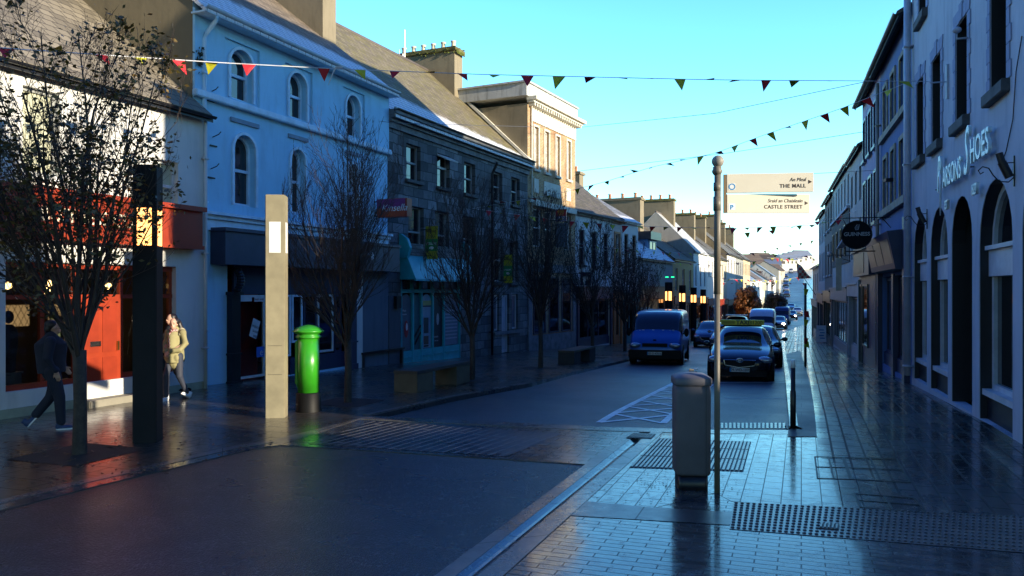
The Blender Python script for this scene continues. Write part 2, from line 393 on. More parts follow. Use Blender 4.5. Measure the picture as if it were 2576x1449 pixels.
# near asphalt
nl = P((705,1119),(640,1128),(430,1178),(250,1220),(0,1283),(-400,1392))
nbl = Vector((-9.5, -4)); nbr = chan_a - cdir*12
slab('near_road', [chan_b] + nl + [Vector((-16, 4.6)), Vector((-16,-6)), nbr], -.012, m_asph, .1)
# edge channel on the left of the near asphalt
def strip(name, pts, w, off, mat, sidesign=1):
    L = []; Rr = []
    for i, p in enumerate(pts):
        t = (pts[min(i+1, len(pts)-1)]-pts[max(i-1, 0)]).normalized(); n = Vector((t.y, -t.x))*sidesign
        L.append(p); Rr.append(p+n*w)
    return slab(name, L+Rr[::-1], off, mat, .12)
nlp = [chan_b] if 0 else nl
strip('left_gutter', nlp[::-1], .22, .0, m_chan, -1)
lk2 = [p+Vector((0,.0)) for p in nlp[::-1]]
def offset_line(pts, w):
    out = []
    for i, p in enumerate(pts):
        t = (pts[min(i+1, len(pts)-1)]-pts[max(i-1, 0)]).normalized(); out.append(p+Vector((-t.y, t.x))*w)
    return out
lk3 = offset_line(lk2, .22)
strip('left_edge_kerb', lk3, .16, .006, m_gran, -1)
lk4 = offset_line(lk2, .38)
# left footpath: from channel to facades
slab('left_footpath', [lk4[-1], gp(930,1047)] + kerbL_pts[1:] + [Vector((190,600)), Vector((140,450)), Vector((85,300)), Vector((50,200)), Vector((26,110)), Vector((8,70)), Vector((-3,50)), Vector((-8,30)), Vector((-14,15)), Vector((-16,5))] + lk4[:-1], 0, m_pavL, .16)
slab('kerb_infill', [nl[0], lk4[-1], gp(930,1047)+Vector((-.02,.03)), gp(930,1047)], .0015, m_gran, .12)
# right-hand channel: border, dished channel, kerb
cend = gp(1640, 1092)
def par(o, l0, l1): return [chan_a+cnor*o+cdir*l0, chan_a+cnor*o+cdir*l1]
Lc = (chan_b-chan_a).length; Lf = (cend-chan_a).dot(cdir)
def rib(name, o0, o1, z, mat): 
    a = par(o0, -12, Lf+.3); b = par(o1, -12, Lf+.3); return slab(name, [a[0], a[1], b[1], b[0]], z, mat, .1)
rib('gutter_border', 0, .15, .003, m_gran)
# dished channel mesh
mb = MB(); n_ = 6; l0, l1 = -12, Lf+.3
for k in range(n_):
    o0 = .15+.17*k/n_; o1 = .15+.17*(k+1)/n_
    d0 = -.028*math.sin(math.pi*k/n_); d1 = -.028*math.sin(math.pi*(k+1)/n_)
    for j in range(10):
        la = l0+(l1-l0)*j/10; lb = l0+(l1-l0)*(j+1)/10
        q = []
        for o_, l_, d_ in ((o0,la,d0),(o1,la,d1),(o1,lb,d1),(o0,lb,d0)):
            p = chan_a+cnor*o_+cdir*l_; q.append((p.x, p.y, gh(p.x,p.y)+d_-.001))
        mb.face(q)
tag(mb.build('gutter', m_chan, None, True), kind='structure')
rib('gutter_kerb', .32, .50, .0095, m_gran)
# raised crossing
slab('crossing', [nl[0], chan_b, chan_a+cdir*(Lf+.3), gp(1500,1074), gp(930,1047)], .0, m_pavT, .12)
slab('crossing_ribbed_band', P((775,1117),(1275,1149),(1415,1091),(935,1060)), .004, m_rib, 0)
strip('crossing_edge', [gp(930,1047), gp(1500,1074), gp(1790,1082), gp(1985,1083)], .35, .0075, m_gran, 1)
# carriageway beyond the crossing
rd = [gp(930,1046), gp(1500,1073), gp(1790,1081), kerbR(12.75)] + kerbR_pts[1:] + kerbL_pts[::-1][:-1]
slab('road', rd, -.085, m_asph2, 0)
for nm, pts, sg in (('left_road_kerb', [kerbL_pts[0], kerbL_pts[1]], -1), ('left_road_kerb', kerbL_pts[2:], -1)):
    strip(nm, pts, .14, .012, m_gran, sg)
# parking bays on the left, flush apron between the kerbs
ap = [gp(1335,962), gp(1380,945), gp(1330,925), gp(1270,948)]
# right footpath
rw = lambda Z, d=0: Vector((9.44+.327*(Z-17.9)+d, Z))
kR = [kerbR(13.0), kerbR(35.8), kerbR(60)] + kerbR_pts[3:]
stripR = [kerbR(13.0), kerbR(20), kerbR(27), kerbR(33), gp(2045,888), gp(2058,930), gp(2072,975), gp(2080,1040), gp(2083,1102), gp(1982,1102)]
slab('dark_strip', [gp(1982,1100), kerbR(14), kerbR(20), kerbR(28), kerbR(35.5), gp(2013,882), gp(2020,905), gp(2030,935), gp(2040,975), gp(2047,1020), gp(2055,1100)], .012, m_dark, .1)
slab('right_footpath', [kerbR(13.0), kerbR(35.8), kerbR(60)] + kerbR_pts[3:] + [Vector((232,600)), Vector((185,450)), Vector((125,300)), Vector((85,200)), Vector((66,150)), Vector((40,90)), rw(70,2), rw(18,1.5), rw(6.4,1.5), Vector((30, 4)), Vector((30,-4)), Vector((7,-4)), gp(2060,1170), gp(2055,1100)], 0, m_pavR, .16)
strip('right_road_kerb', [kerbR(12.9), kerbR(35.8), kerbR(60), kerbR_pts[3]], .13, .014, m_gran, 1)
# near plaza
pk = chan_a+cnor*.5
pl = [pk-cdir*12, pk+cdir*(Lf+.3), gp(1790,1082), gp(1985,1083), gp(1985,1100), gp(2055,1100), gp(2060,1170), Vector((7,-4)), Vector((0,-6))]
slab('near_plaza', pl, .002, m_pavN, .12)
slab('mid_plaza', P((1515,1212),(1655,1096),(1985,1090),(2052,1100),(2058,1150),(2230,1215),(2260,1290),(1840,1262),(1800,1240),(1600,1290),(1430,1290)), .0045, m_pavM, 0)
slab('plaza_band', P((1470,1262),(1640,1278),(1850,1290),(1835,1322),(1400,1296)), .0065, paving('plain_flags', R(20), 1.0, 1.2, (.04,.038,.038), (.048,.045,.042), (.02,.02,.02), .008, (.22,.4), .2), 0)
# ribbed and blister tactile paving, real raised bars and domes
m_tac = plain('tactile_stone', (.15,.145,.13), .22, var=.2)
m_tacd = plain('tactile_dark', (.03,.03,.03), .5)
def quad_pt(q, u, v):
    a = lerp(q[0], q[1], u); b = lerp(q[3], q[2], u); return lerp(a, b, v)
def tactile_bars(q, n, name):
    slab(name+'_bed', q, .007, m_tacd, 0)
    mb = MB()
    for i in range(n):
        for v0, v1 in ((.02,.33),(.35,.66),(.68,.98)):
            u0, u1 = (i+.15)/n, (i+.72)/n; pp = [quad_pt(q,u0,v0), quad_pt(q,u1,v0), quad_pt(q,u1,v1), quad_pt(q,u0,v1)]
            mb.prism([(p.x,p.y,gh(p.x,p.y)+.008) for p in pp], (0,0,.01))
    tag(mb.build(name, m_tac), kind='structure')
tactile_bars(P((1582,1178),(1870,1188),(1890,1112),(1655,1103)), 26, 'tactile_ribs')
tactile_bars(P((1812,1080),(1978,1080),(1978,1066),(1812,1066)), 16, 'tactile_ribs')
def domes(q, nu, nv):
    slab('tactile_blister_bed', q, .007, m_tac, 0)
    mb = MB()
    for i in range(nu):
        for j in range(nv):
            p = quad_pt(q, (i+.5)/nu, (j+.5)/nv); z = gh(p.x,p.y)+.007
            mb.lathe([(.019,0),(.016,.007),(.006,.011)], (p.x,p.y,z), 7)
    tag(mb.build('tactile_blister', m_tacd if 0 else m_tac2, None, True), kind='structure')
m_tac2 = plain('tactile_dome', (.035,.034,.032), .35)
domes(P((1835,1332),(2576,1392),(2576,1300),(1845,1264)), 46, 11)
m_iron = plain('cast_iron', (.02,.02,.021), .45, .4, var=.3)
def grating(q, label, n=9):
    c = sum(q, Vector((0,0)))/4; o = empty('drain_grating', (c.x, c.y, gh(c.x,c.y)), 0, label, 'drain', 'iron drain gratings set in the paving')
    fr = MB(); pts = [(p.x-c.x, p.y-c.y, .009) for p in q]; fr.prism(pts, (0,0,.006)); fr.build('frame', m_iron, o)
    b = MB()
    for i in range(n):
        pp = [quad_pt(q,(i+.2)/n,.1), quad_pt(q,(i+.6)/n,.1), quad_pt(q,(i+.6)/n,.9), quad_pt(q,(i+.2)/n,.9)]
        b.prism([(p.x-c.x, p.y-c.y, .016) for p in pp], (0,0,.008))
    b.build('grating_bars', m_tac, o)
grating(P((1575,1103),(1638,1106),(1650,1094),(1595,1091)), 'iron drain grating in the gutter at the corner of the crossing')
grating(P((2060,1332),(2110,1336),(2112,1322),(2065,1318)), 'small iron grating among the studded tactile paving', 5)
def manhole(q, label):
    c = sum(q, Vector((0,0)))/4; o = empty('manhole_cover', (c.x, c.y, gh(c.x,c.y)), 0, label, 'manhole cover', 'recessed manhole covers in the footpath')
    r = MB(); qq = [p-c for p in q]
    def seg(a, b, w=.02):
        d = (b-a).normalized(); n = Vector((-d.y, d.x))*w/2
        r.prism([(*(a-n),.005),(*(b-n),.005),(*(b+n),.005),(*(a+n),.005)], (0,0,.006))
    for i in range(4): seg(qq[i], qq[(i+1) % 4])
    r.build('frame', m_iron, o); r2 = MB(); r = r2
    seg(lerp(qq[0],qq[1],.5), lerp(qq[3],qq[2],.5)); seg(lerp(qq[0],qq[3],.5), lerp(qq[1],qq[2],.5)); r2.build('lid_seam', m_iron, o)
manhole(P((2057,1205),(2138,1207),(2120,1152),(2050,1150)), 'square recessed manhole cover, the left one of the pair on the right footpath')
manhole(P((2142,1207),(2290,1215),(2255,1156),(2124,1152)), 'wide recessed manhole cover beside the square one on the right footpath')
manhole(P((2165,1278),(2330,1290),(2300,1255),(2150,1243)), 'recessed cover between the manhole pair and the studded tactile paving')
# painted markings
m_paint = plain('road_paint', (.8,.8,.78), .45, var=.2)
def line(mb, a, b, w, z):
    d = (b-a).normalized(); n = Vector((-d.y, d.x))*w/2; k = 6
    for i in range(k):
        p, q = lerp(a,b,i/k), lerp(a,b,(i+1)/k)
        mb.face([(*(p-n), gh(*(p-n))+z), (*(q-n), gh(*(q-n))+z), (*(q+n), gh(*(q+n))+z), (*(p+n), gh(*(p+n))+z)])
mb = MB(); A_, B_ = gp(1508,1064,-.09), gp(1700,962,-.09); A2, B2 = gp(1700,1066,-.09), gp(1775,975,-.09)
line(mb, A_, B_, .13, -.079); line(mb, gp(1700,1030,-.09), gp(1700,1062,-.09), .01, -.079)
A2, B2 = gp(1668,1066,-.09), gp(1790,968,-.09)
line(mb, A2, B2, .13, -.078)
n = 7
for i in range(n):
    line(mb, lerp(A_,B_,(i)/n), lerp(A2,B2,(i+.9)/n), .10, -.077); line(mb, lerp(A2,B2,(i)/n), lerp(A_,B_,(i+.9)/n), .10, -.0765)
tag(mb.build('hatched_road_marking', m_paint), kind='structure')
mb = MB()
line(mb, gp(1810,1003,-.09), gp(1978,1003,-.09), .06, -.079); line(mb, gp(1800,963,-.09), gp(1983,963,-.09), .09, -.079)
for Z in (36, 46, 58): line(mb, kerbR(Z)-Vector((2.1,-.8)), kerbR(Z), .1, -.079)
line(mb, Vector((29,92)), Vector((32,91)), .8, -.078)
tag(mb.build('parking_bay_marking', m_paint), kind='structure')
# open soil squares at the trees
m_soil = plain('wet_soil', (.012,.009,.007), .8, var=.5)
for px_, py_, h_ in ((200,1142,.6),(875,1012,.55),(1188,955,.55),(1360,926,.55),(1490,900,.55),(1572,884,.55)):
    c_ = gp(px_, py_); a_ = Vector((SA,CA))*h_; b_ = Vector((CA,-SA))*h_; slab('tree_pit', [c_-a_-b_, c_-a_+b_, c_+a_+b_, c_+a_-b_], .005, m_soil, 0)
# fallen leaves
random.seed(5)
mb = MB()
for i in range(520):
    px = random.gauss(480, 330); py = random.gauss(1150, 55)
    if px < -100 or px > 1150 or py < 1010: continue
    p = gp(px, py)
    if py > 1285-px*.235: continue
    s_ = random.uniform(.014, .034); a = random.uniform(0, 6.28); z = gh(*p)+.012
    mb.face([(p.x+math.cos(a+k*1.57)*s_*(1.5 if k % 2 == 0 else .7), p.y+math.sin(a+k*1.57)*s_*(1.5 if k % 2 == 0 else .7), z+random.uniform(0,.02)) for k in range(4)])
for i in range(260):
    px = random.gauss(1700, 90); py = random.gauss(1225, 18); p = gp(px, py); s_ = random.uniform(.006, .014); a = random.uniform(0, 6.28); z = gh(*p)+.014
    mb.face([(p.x+math.cos(a+k*1.57)*s_, p.y+math.sin(a+k*1.57)*s_, z) for k in range(4)])
tag(mb.build('fallen_leaves', plain('dead_leaf', (.07,.04,.015), .6, var=.5)), 'brown fallen leaves scattered over the wet paving', 'leaves', kind='stuff')
# ------------------------------------------------------------------ buildings
def outline(u0, u1, z0, z1, k, n=10):
    if k == 'r': return [(u0,z0),(u1,z0),(u1,z1),(u0,z1)]
    w = (u1-u0)/2; cx = (u0+u1)/2
    rise = w if k == 'round' else k
    zs = z1-rise; Rr = (w*w+rise*rise)/(2*rise); cz = z1-Rr
    a0 = math.asin(min(1, w/Rr)); 
    if rise > w: a0 = math.pi-a0
    pts = [(u0,z0),(u1,z0)]
    for i in range(n+1):
        a = a0-2*a0*i/n; pts.append((cx+Rr*math.sin(a), cz+Rr*math.cos(a)))
    return pts
class Bld:
    def __init__(s, name, label, A, B, group=None, cat='building', base=None):
        s.A = Vector(A); s.B = Vector(B); d = s.B-s.A; s.L = d.length; s.d = d.normalized(); s.n = Vector((-s.d.y, s.d.x))
        s.base = gh(*((s.A+s.B)/2)) if base is None else base
        s.root = empty(name, (s.A.x, s.A.y, s.base), math.atan2(s.d.y, s.d.x), label, cat, group)
    def px(s, x, y, out=0):
        """facade coordinates (u, local z) of a pixel, on the plane 'out' metres in front of the wall"""
        o = s.A - s.n*out; r = (x-CX)/F
        # o + d*u has x = r*y
        u = (r*o.y-o.x)/(s.d.x-r*s.d.y); Z = o.y+s.d.y*u
        return u, CAMH+(HY-y)/F*Z-s.base
    def rect(s, x0, x1, y0, y1, out=0):
        """rect from pixel x range and y range (y at the middle of the x range)"""
        xm = (x0+x1)/2
        return s.px(x0, y0, out)[0], s.px(x1, y0, out)[0], s.px(xm, y1, out)[1], s.px(xm, y0, out)[1]
    def walls(s, mat, depth, eave, ridge=None, holes=(), reveal=.16, zmin=-1.0, side=None, name='wall', back=True, u0=0, u1=None):
        """eave, ridge: absolute heights; holes: (u0,u1,z0,z1,kind) local"""
        L = s.L if u1 is None else u1; e = eave-s.base; mb = MB(); s.eave = e; s.depth = depth
        s.ridge = None if ridge is None else ridge-s.base
        us = sorted({u0, L, *[h[0] for h in holes], *[h[1] for h in holes]}); zs = sorted({zmin, e, *[h[2] for h in holes], *[h[3] for h in holes]})
        us = [u for u in us if u0-1e-6 <= u <= L+1e-6]; zs = [z for z in zs if zmin-1e-6 <= z <= e+1e-6]
        for a, b in zip(us, us[1:]):
            for c, d in zip(zs, zs[1:]):
                um, zm = (a+b)/2, (c+d)/2
                if any(h[0] < um < h[1] and h[2] < zm < h[3] for h in holes): continue
                mb.face([(a,0,c),(b,0,c),(b,0,d),(a,0,d)])
        for h in holes:
            k = h[4] if len(h) > 4 else 'r'; rv = h[5] if len(h) > 5 else reveal
            pts = outline(h[0], h[1], h[2], h[3], k)
            for i in range(len(pts)):
                p, q = pts[i], pts[(i+1) % len(pts)]
                if (Vector(p)-Vector(q)).length < 1e-6: continue
                mb.face([(p[0],0,p[1]),(p[0],rv,p[1]),(q[0],rv,q[1]),(q[0],0,q[1])])
            if k != 'r':
                arc = pts[2:]; m = len(arc)//2
                for i in range(m): mb.face([(h[1],0,h[3]),(arc[i+1][0],0,arc[i+1][1]),(arc[i][0],0,arc[i][1])])
                for i in range(m, len(arc)-1): mb.face([(h[0],0,h[3]),(arc[i+1][0],0,arc[i+1][1]),(arc[i][0],0,arc[i][1])])
                mb.face([(h[1],0,h[3]),(h[0],0,h[3]),(arc[m][0],0,arc[m][1])])
                if arc[0][1] < h[3]-1e-6 and False: pass
        D = depth
        def sidewall(u):
            if s.ridge is None: return [(u,0,zmin),(u,D,zmin),(u,D,e),(u,0,e)]
            return [(u,0,zmin),(u,D,zmin),(u,D,e),(u,D/2,s.ridge),(u,0,e)]
        sm = MB()
        (mb if side is None else sm).face(sidewall(u0)); (mb if side is None else sm).face(sidewall(L)[::-1])
        (mb if side is None else sm).face([(u0,D,zmin),(L,D,zmin),(L,D,e),(u0,D,e)][::-1])
        if side: sm.build('gable_wall', side, s.root)
        return mb.build(name, mat, s.root)
    def roof(s, mat, over=.3, under=.0, thick=.09, ou=.06, name='roof', u0=0, u1=None):
        L = s.L if u1 is None else u1; e, r, D = s.eave, s.ridge, s.depth; sl = (r-e)/(D/2); mb = MB()
        a, b = u0-ou, L+ou
        for sgn in (0, 1):
            y0, z0, y1, z1 = -over, e-sl*over+.02, D/2, r+.02
            if sgn: y0, y1 = D+over, D/2
            mb.prism([(a,y0,z0),(b,y0,z0),(b,y1,z1),(a,y1,z1)], (0,0,thick))
        rf = mb.build(name, mat, s.root)
        rg = MB(); rg.tube([(a, D/2, r+thick+.02), (b, D/2, r+thick+.02)], .09, 6); rg.build('ridge_tile', plain('ridge_tile', (.12,.1,.09), .8), rf, True)
        return rf
    def flat_roof(s, mat, z=None):
        z = s.eave if z is None else z-s.base
        mb = MB(); mb.box(.01, s.L-.01, .01, s.depth-.01, z-.15, z-.01); return mb.build('roof', mat, s.root)
    def box(s, name, mat, u0, u1, z0, z1, out=.05, inn=-.0, parent=None, bevel=0):
        mb = MB(); mb.box(u0, u1, -out, inn, z0, z1); return mb.build(name, mat, parent or s.root, bevel=bevel)
    def window(s, u0, u1, z0, z1, k='r', reveal=.16, frame=None, pane=None, t=.06, rail=True, vbar=0, hbar=0, sill=None, arch=None, archw=.1, sillw=.12, sillo=.1, name='window', curtain=None, panes=None):
        frame = frame or M_white; pane = pane or M_glass
        o = outline(u0, u1, z0, z1, k); kk = k if k in ('r','round') else max(k*.9, .02)
        i = outline(u0+t, u1-t, z0+t, z1-t, kk); mb = MB(); y0, y1 = reveal-.05, reveal+.03
        n = len(o)
        for a in range(n):
            b = (a+1) % n
            mb.face([(o[a][0],y0,o[a][1]),(o[b][0],y0,o[b][1]),(i[b][0],y0,i[b][1]),(i[a][0],y0,i[a][1])])
            mb.face([(i[a][0],y0,i[a][1]),(i[b][0],y0,i[b][1]),(i[b][0],y1,i[b][1]),(i[a][0],y1,i[a][1])])
        zm = (z0+z1)/2
        if rail: mb.box(u0+t, u1-t, y0-.01, y1, zm-t*.5, zm+t*.5)
        for q in range(vbar): 
            uc = u0+(u1-u0)*(q+1)/(vbar+1); mb.box(uc-t*.3, uc+t*.3, y0+.01, y1, z0+t, z1-t*.6)
        for q in range(hbar):
            zc = z0+(z1-z0)*(q+1)/(hbar+1); mb.box(u0+t, u1-t, y0+.012, y1, zc-t*.3, zc+t*.3)
        w = mb.build(name, frame, s.root)
        pb = MB(); pb.face([(p[0], y1-.02, p[1]) for p in i]); pb.build('pane', pane, w)
        if sill:
            sb = MB(); sb.box(u0-sillo, u1+sillo, -.12, reveal-.04, z0-sillw, z0-.002); sb.build('sill', sill, w, bevel=.012)
        if arch:
            a_ = MB(); oo = outline(u0-archw, u1+archw, z0, z1+archw, k if k in ('r','round') else k*1.1)
            for a in range(1, n):
                b = (a+1) % n
                if a == 0: continue
                if b == 0 and k == 'r': pass
                P0, P1, Q0, Q1 = oo[a], oo[b], o[a], o[b]
                a_.prism([(P0[0],-.05,P0[1]),(P1[0],-.05,P1[1]),(Q1[0],-.05,Q1[1]),(Q0[0],-.05,Q0[1])], (0,.06,0))
            a_.build('surround', arch, w)
        if curtain:
            cb = MB(); m = 24
            for q in range(m):
                ua, ub = u0+t+(u1-u0-2*t)*q/m, u0+t+(u1-u0-2*t)*(q+1)/m
                cb.face([(ua, y1-.035+.012*(q % 2), z0+t),(ub, y1-.035+.012*((q+1) % 2), z0+t),(ub, y1-.035+.012*((q+1) % 2), z1-t),(ua, y1-.035+.012*(q % 2), z1-t)])
            cb.build('curtain', curtain, w)
        return w
    def chimney(s, mat, u, w, y0, y1, ztop, zbot=None, pots=4, cap=None, potm=None, moss=None, name='chimney'):
        zt = ztop-s.base; zb = (s.eave if zbot is None else zbot-s.base); mb = MB()
        mb.box(u-w/2, u+w/2, y0, y1, zb, zt); c = mb.build(name, mat, s.root)
        cp = MB(); cp.box(u-w/2-.1, u+w/2+.1, y0-.1, y1+.1, zt+.002, zt+.14); cp.box(u-w/2-.04, u+w/2+.04, y0-.04, y1+.04, zt+.142, zt+.2)
        cp.build('chimney_cap', cap or mat, c)
        for q in range(pots):
            y = y0+(y1-y0)*(q+.5)/pots; p = MB(); p.lathe([(.13,0),(.11,.06),(.1,.3),(.13,.33),(.13,.38),(.09,.385)], (u, y, zt+.2), 10); p.build('chimney_pot', potm or M_pot, c, True)
        return c
    def gutter(s, mat, z=None, out=.35, r=.06, u0=-.05, u1=None):
        z = s.eave if z is None else z-s.base; u1 = s.L+.05 if u1 is None else u1
        mb = MB(); n = 6
        for i in range(n):
            a, b = math.pi*i/n, math.pi*(i+1)/n
            mb.face([(u0,-out+r*math.cos(a),z-r*math.sin(a)),(u1,-out+r*math.cos(a),z-r*math.sin(a)),(u1,-out+r*math.cos(b),z-r*math.sin(b)),(u0,-out+r*math.cos(b),z-r*math.sin(b))])
        mb.box(u0, u1, -out+r, -out+r+.02, z-.12, z+.03)
        return mb.build('gutter', mat, s.root)
    def pipe(s, mat, u, z0, z1, r=.045, out=.08, swan=0, brackets=(.15,.5,.85)):
        mb = MB(); pts = [(u,-out,z0)]
        if swan: pts += [(u,-out,z1-.5),(u+.02,-out-.05,z1-.35),(u+.04,-swan+.02,z1-.1),(u+.04,-swan,z1)]
        else: pts.append((u,-out,z1))
        mb.tube(pts, r, 8)
        for b in brackets:
            z = z0+(z1-z0)*b; mb.box(u-r*1.5, u+r*1.5, -out-r*1.1, 0.0, z-.02, z+.02)
        return mb.build('downpipe', mat, s.root, True)
M_iron = m_iron
M_white = plain('white_joinery', (.62,.63,.62), .45)
M_glass = glass('window_glass'); M_glass2 = glass('shop_glass', (.008,.009,.011), .04, .01)
M_clear = clearglass('clear_glass')
M_pot = plain('terracotta_pot', (.45,.2,.1), .85); M_potw = plain('pale_pot', (.6,.55,.45), .8)
M_render = plaster('brown_render', (.27,.225,.15), (.1,.08,.05), .5)
M_black = plain('black_paint', (.012,.012,.014), .35); M_navy = plain('navy_paint', (.02,.03,.075), .4)
M_lead = plain('lead_flashing', (.3,.31,.33), .6); M_cap = plain('mossy_cap', (.13,.12,.04), .95, var=.5)
M_darkstone = plain('dark_sill_stone', (.075,.075,.075), .8, var=.3)
M_cream = plain('cream_blind', (.55,.53,.36), .85)
M_whitewall = plaster('white_wall', (.68,.67,.63), (.3,.29,.25), .4)
M_bluewall = plaster('pale_blue_wall', (.40,.72,.92), (.24,.38,.48), .4)
M_slateA = slate('slate_left', (.20,.17,.12), rough=.7, rows=.3)
M_slateB = slate('slate_frosted', (.19,.15,.11), frost=(1.35+8.85, -.05), rough=.7)
M_slateC = slate('slate_mossy', (.17,.14,.09), moss=(.16,.14,.03), mossamt=.65, frost=(9.9, -.07), rough=.8)
M_slateD = slate('slate_plain', (.13,.12,.10), moss=(.14,.12,.04), mossamt=.3, rough=.75)
M_slateE = slate('slate_frost_far', (.2,.2,.2), frost=(8, 0.0), rough=.7)
M_slateF = slate('slate_dark', (.1,.085,.07), moss=(.14,.13,.03), mossamt=.3, rough=.8)

# ---- white shop with the red front, far left
lw = lambda t, off=0: Vector((-7.1+.405*t+.927*off, 18.5+t-.375*off))
b = Bld('shop_building', 'white two storey building with a red shopfront and slate roof at the left edge', lw(-9.5,.3), lw(-.36,.3), base=0)
m_red = plain('red_shop_paint', (.30,.035,.010), .4, coat=.3); m_cill = plain('greenish_plinth', (.34,.36,.25), .8)
hs = []
W1 = b.rect(57,149,225,440); W0 = (W1[0]-3.2, W1[0]-3.2+1.15, W1[2], W1[3]); W2 = b.rect(400,448,405,530)
lwn = b.rect(14,203,640,962); dr = b.rect(203,312,640,975); rwn = b.rect(312,346,640,935); rw2 = b.rect(346,443,640,940)
zt = lwn[3]
hs = [(*W1,'r'), (*W0,'r'), (*W2,'r'), (lwn[0], rw2[1], b.px(443,945)[1] if 0 else .45, 2.72, 'r', .22)]
b.walls(M_whitewall, 9.6, 6.24, 10.0, hs)
b.roof(M_slateA, over=.22, ou=.0)
b.gutter(M_black, 6.13, .26)
wn_ = b.window(*W1, frame=plain('grey_window_paint', (.3,.31,.3), .5), vbar=0, rail=False, curtain=plain('net_curtain', (.5,.5,.36), .9), sill=M_white)
b.window(*W0, rail=True, sill=M_white, pane=M_glass); b.window(*W2, rail=True, sill=M_white, curtain=plain('net_curtain', (.5,.5,.36), .9))
u0s, u1s = lwn[0], rw2[1]
# timber frame of the shopfront
fr = MB(); Y = .12
for u in (lwn[0], lwn[1]-.05, dr[1], rw2[1]-.08, (lwn[0]+lwn[1])/2, (dr[1]+rw2[1])/2+.1): fr.box(u, u+.08, Y, Y+.08, .45, 2.72)
fr.box(u0s, u1s, Y-.01, Y+.09, 2.62, 2.72); fr.box(u0s, u1s, Y-.012, Y+.09, 2.05, 2.13); fr.box(u0s, u1s, Y-.02, Y+.1, .45, .55)
sf = fr.build('shopfront', m_red, b.root)
pn = MB(); pn.face([(u0s,Y+.06,.5),(u1s,Y+.06,.5),(u1s,Y+.06,2.7),(u0s,Y+.06,2.7)]); pn.build('pane', M_clear, sf)
dm = MB(); dm.box(lwn[1]+.03, dr[1], Y-.03, Y+.05, .12, 2.05)
dd = dm.build('door', m_red, b.root); pp = MB()
du0, du1 = lwn[1]+.03, dr[1]; dw = du1-du0
for q in range(2):
    a_ = du0+dw*(.1+.45*q); c_ = a_+dw*.35
    for z0, z1 in ((.25,.9),(1.0,1.9)):
        pp.box(a_, c_, Y-.042, Y-.031, z0, z1); 
pp.build('door_panel', plain('red_door_panel', (.27,.03,.009), .4), dd)
hb = MB(); hb.box(du1-.12, du1-.08, Y-.09, Y-.03, 1.02, 1.2); hb.build('door_handle', plain('brass', (.5,.35,.1), .3, 1), dd)
lt = MB(); lt.box(du0+dw*.25, du0+dw*.5, Y-.05, Y-.032, 1.12, 1.22); lt.build('letter_plate', plain('chrome', (.6,.6,.6), .2, 1), dd)
st = MB(); st.box(du0-.1, du1+.25, -.32, .1, -.3, .13); st.build('door_step', plain('worn_stone', (.24,.22,.17), .7), b.root, bevel=.02)
pl_ = MB(); pl_.box(u0s-1.5, du0-.12, -.03, -.002, -.3, .16); pl_.box(du1+.27, b.L, -.03, -.002, -.3, .16); pl_.build('plinth', m_cill, b.root)
fa = MB(); fz0, fz1 = b.px(200,600)[1], b.px(200,500)[1]
fu0, fu1 = b.px(-60,550)[0], b.px(487,550)[0]
fa.box(fu0, fu1, -.26, -.0, fz0, fz1); fa.box(fu0-.03, fu1+.03, -.36, -.262+.26, fz1, fz1+.1); fa.box(fu0-.02, fu1+.02, -.3, 0, fz0-.08, fz0)
fas = fa.build('fascia', m_red, b.root)
m_let = plain('cream_letters', (.75,.68,.5), .5)
text('BUSINESS CLASS', .36, m_let, fas, (b.px(72,550)[0], -.27, fz0+.26), extrude=.02, offset=.004, spacing=1.0, sx=.95)
wb = MB(); wb.box(u0s, u1s, -.02, .1, 2.73, fz0-.09); wb.build('lintel', M_whitewall, b.root)
# leaded lights over the door and window
ld = MB()
for i in range(26):
    u = u0s+(u1s-u0s)*i/26; ld.tube([(u,Y+.05,2.14),(u+.25,Y+.05,2.6)], .006, 4); ld.tube([(u+.25,Y+.052,2.14),(u,Y+.052,2.6)], .006, 4)
ld.build('leaded_lights', M_black, sf)
# interior
im = MB(); u0i, u1i = u0s-.3, u1s+.2
im.face([(u0i,3.5,0),(u1i,3.5,0),(u1i,3.5,3),(u0i,3.5,3)]); im.face([(u0i,.25,3),(u1i,.25,3),(u1i,3.5,3),(u0i,3.5,3)]); im.face([(u0i,.25,.1),(u1i,.25,.1),(u1i,3.5,.1),(u0i,3.5,.1)])
im.face([(u0i,.25,0),(u0i,3.5,0),(u0i,3.5,3),(u0i,.25,3)]); im.face([(u1i,.25,0),(u1i,3.5,0),(u1i,3.5,3),(u1i,.25,3)])
im.build('shop_interior', plain('shop_interior', (.14,.09,.04), .9), b.root)
for q, (u, y, z) in enumerate(((lwn[0]+.9,1.2,2.3),(lwn[0]+2.0,1.6,2.2),(du0+.4,1.4,2.35),(du1+.5,1.0,2.3))):
    l_ = MB(); l_.ell((u,y,z), (.07,.07,.07), 10, 6); l_.build('pendant_lamp', plain('lamp_glow', (.9,.6,.3), .5, emis=(1,.6,.22), estr=3.5), b.root, True)
for q, (u, y) in enumerate(((lwn[0]+.7,.9),(lwn[0]+1.5,.75),(lwn[0]+2.2,1.1))):
    f_ = MB(); f_.tube([(u,y,.55),(u,y,.95),(u,y,1.25),(u,y,1.5),(u,y,1.58)], [(.13,.09),(.15,.1),(.2,.12),(.19,.1),(.06,.06)], 12); f_.ell((u,y,1.72), (.08,.1,.12)); f_.tube([(u,y,.1),(u,y,.55)], .02)
    f_.build('shop_dummy', plain(('coat_black','dress_green','coat_grey')[q], ((.015,.015,.02),(.1,.12,.05),(.12,.11,.1))[q], .8), b.root, True)
b.pipe(M_whitewall, b.L-.05, 0, 6.1, .04, .07)

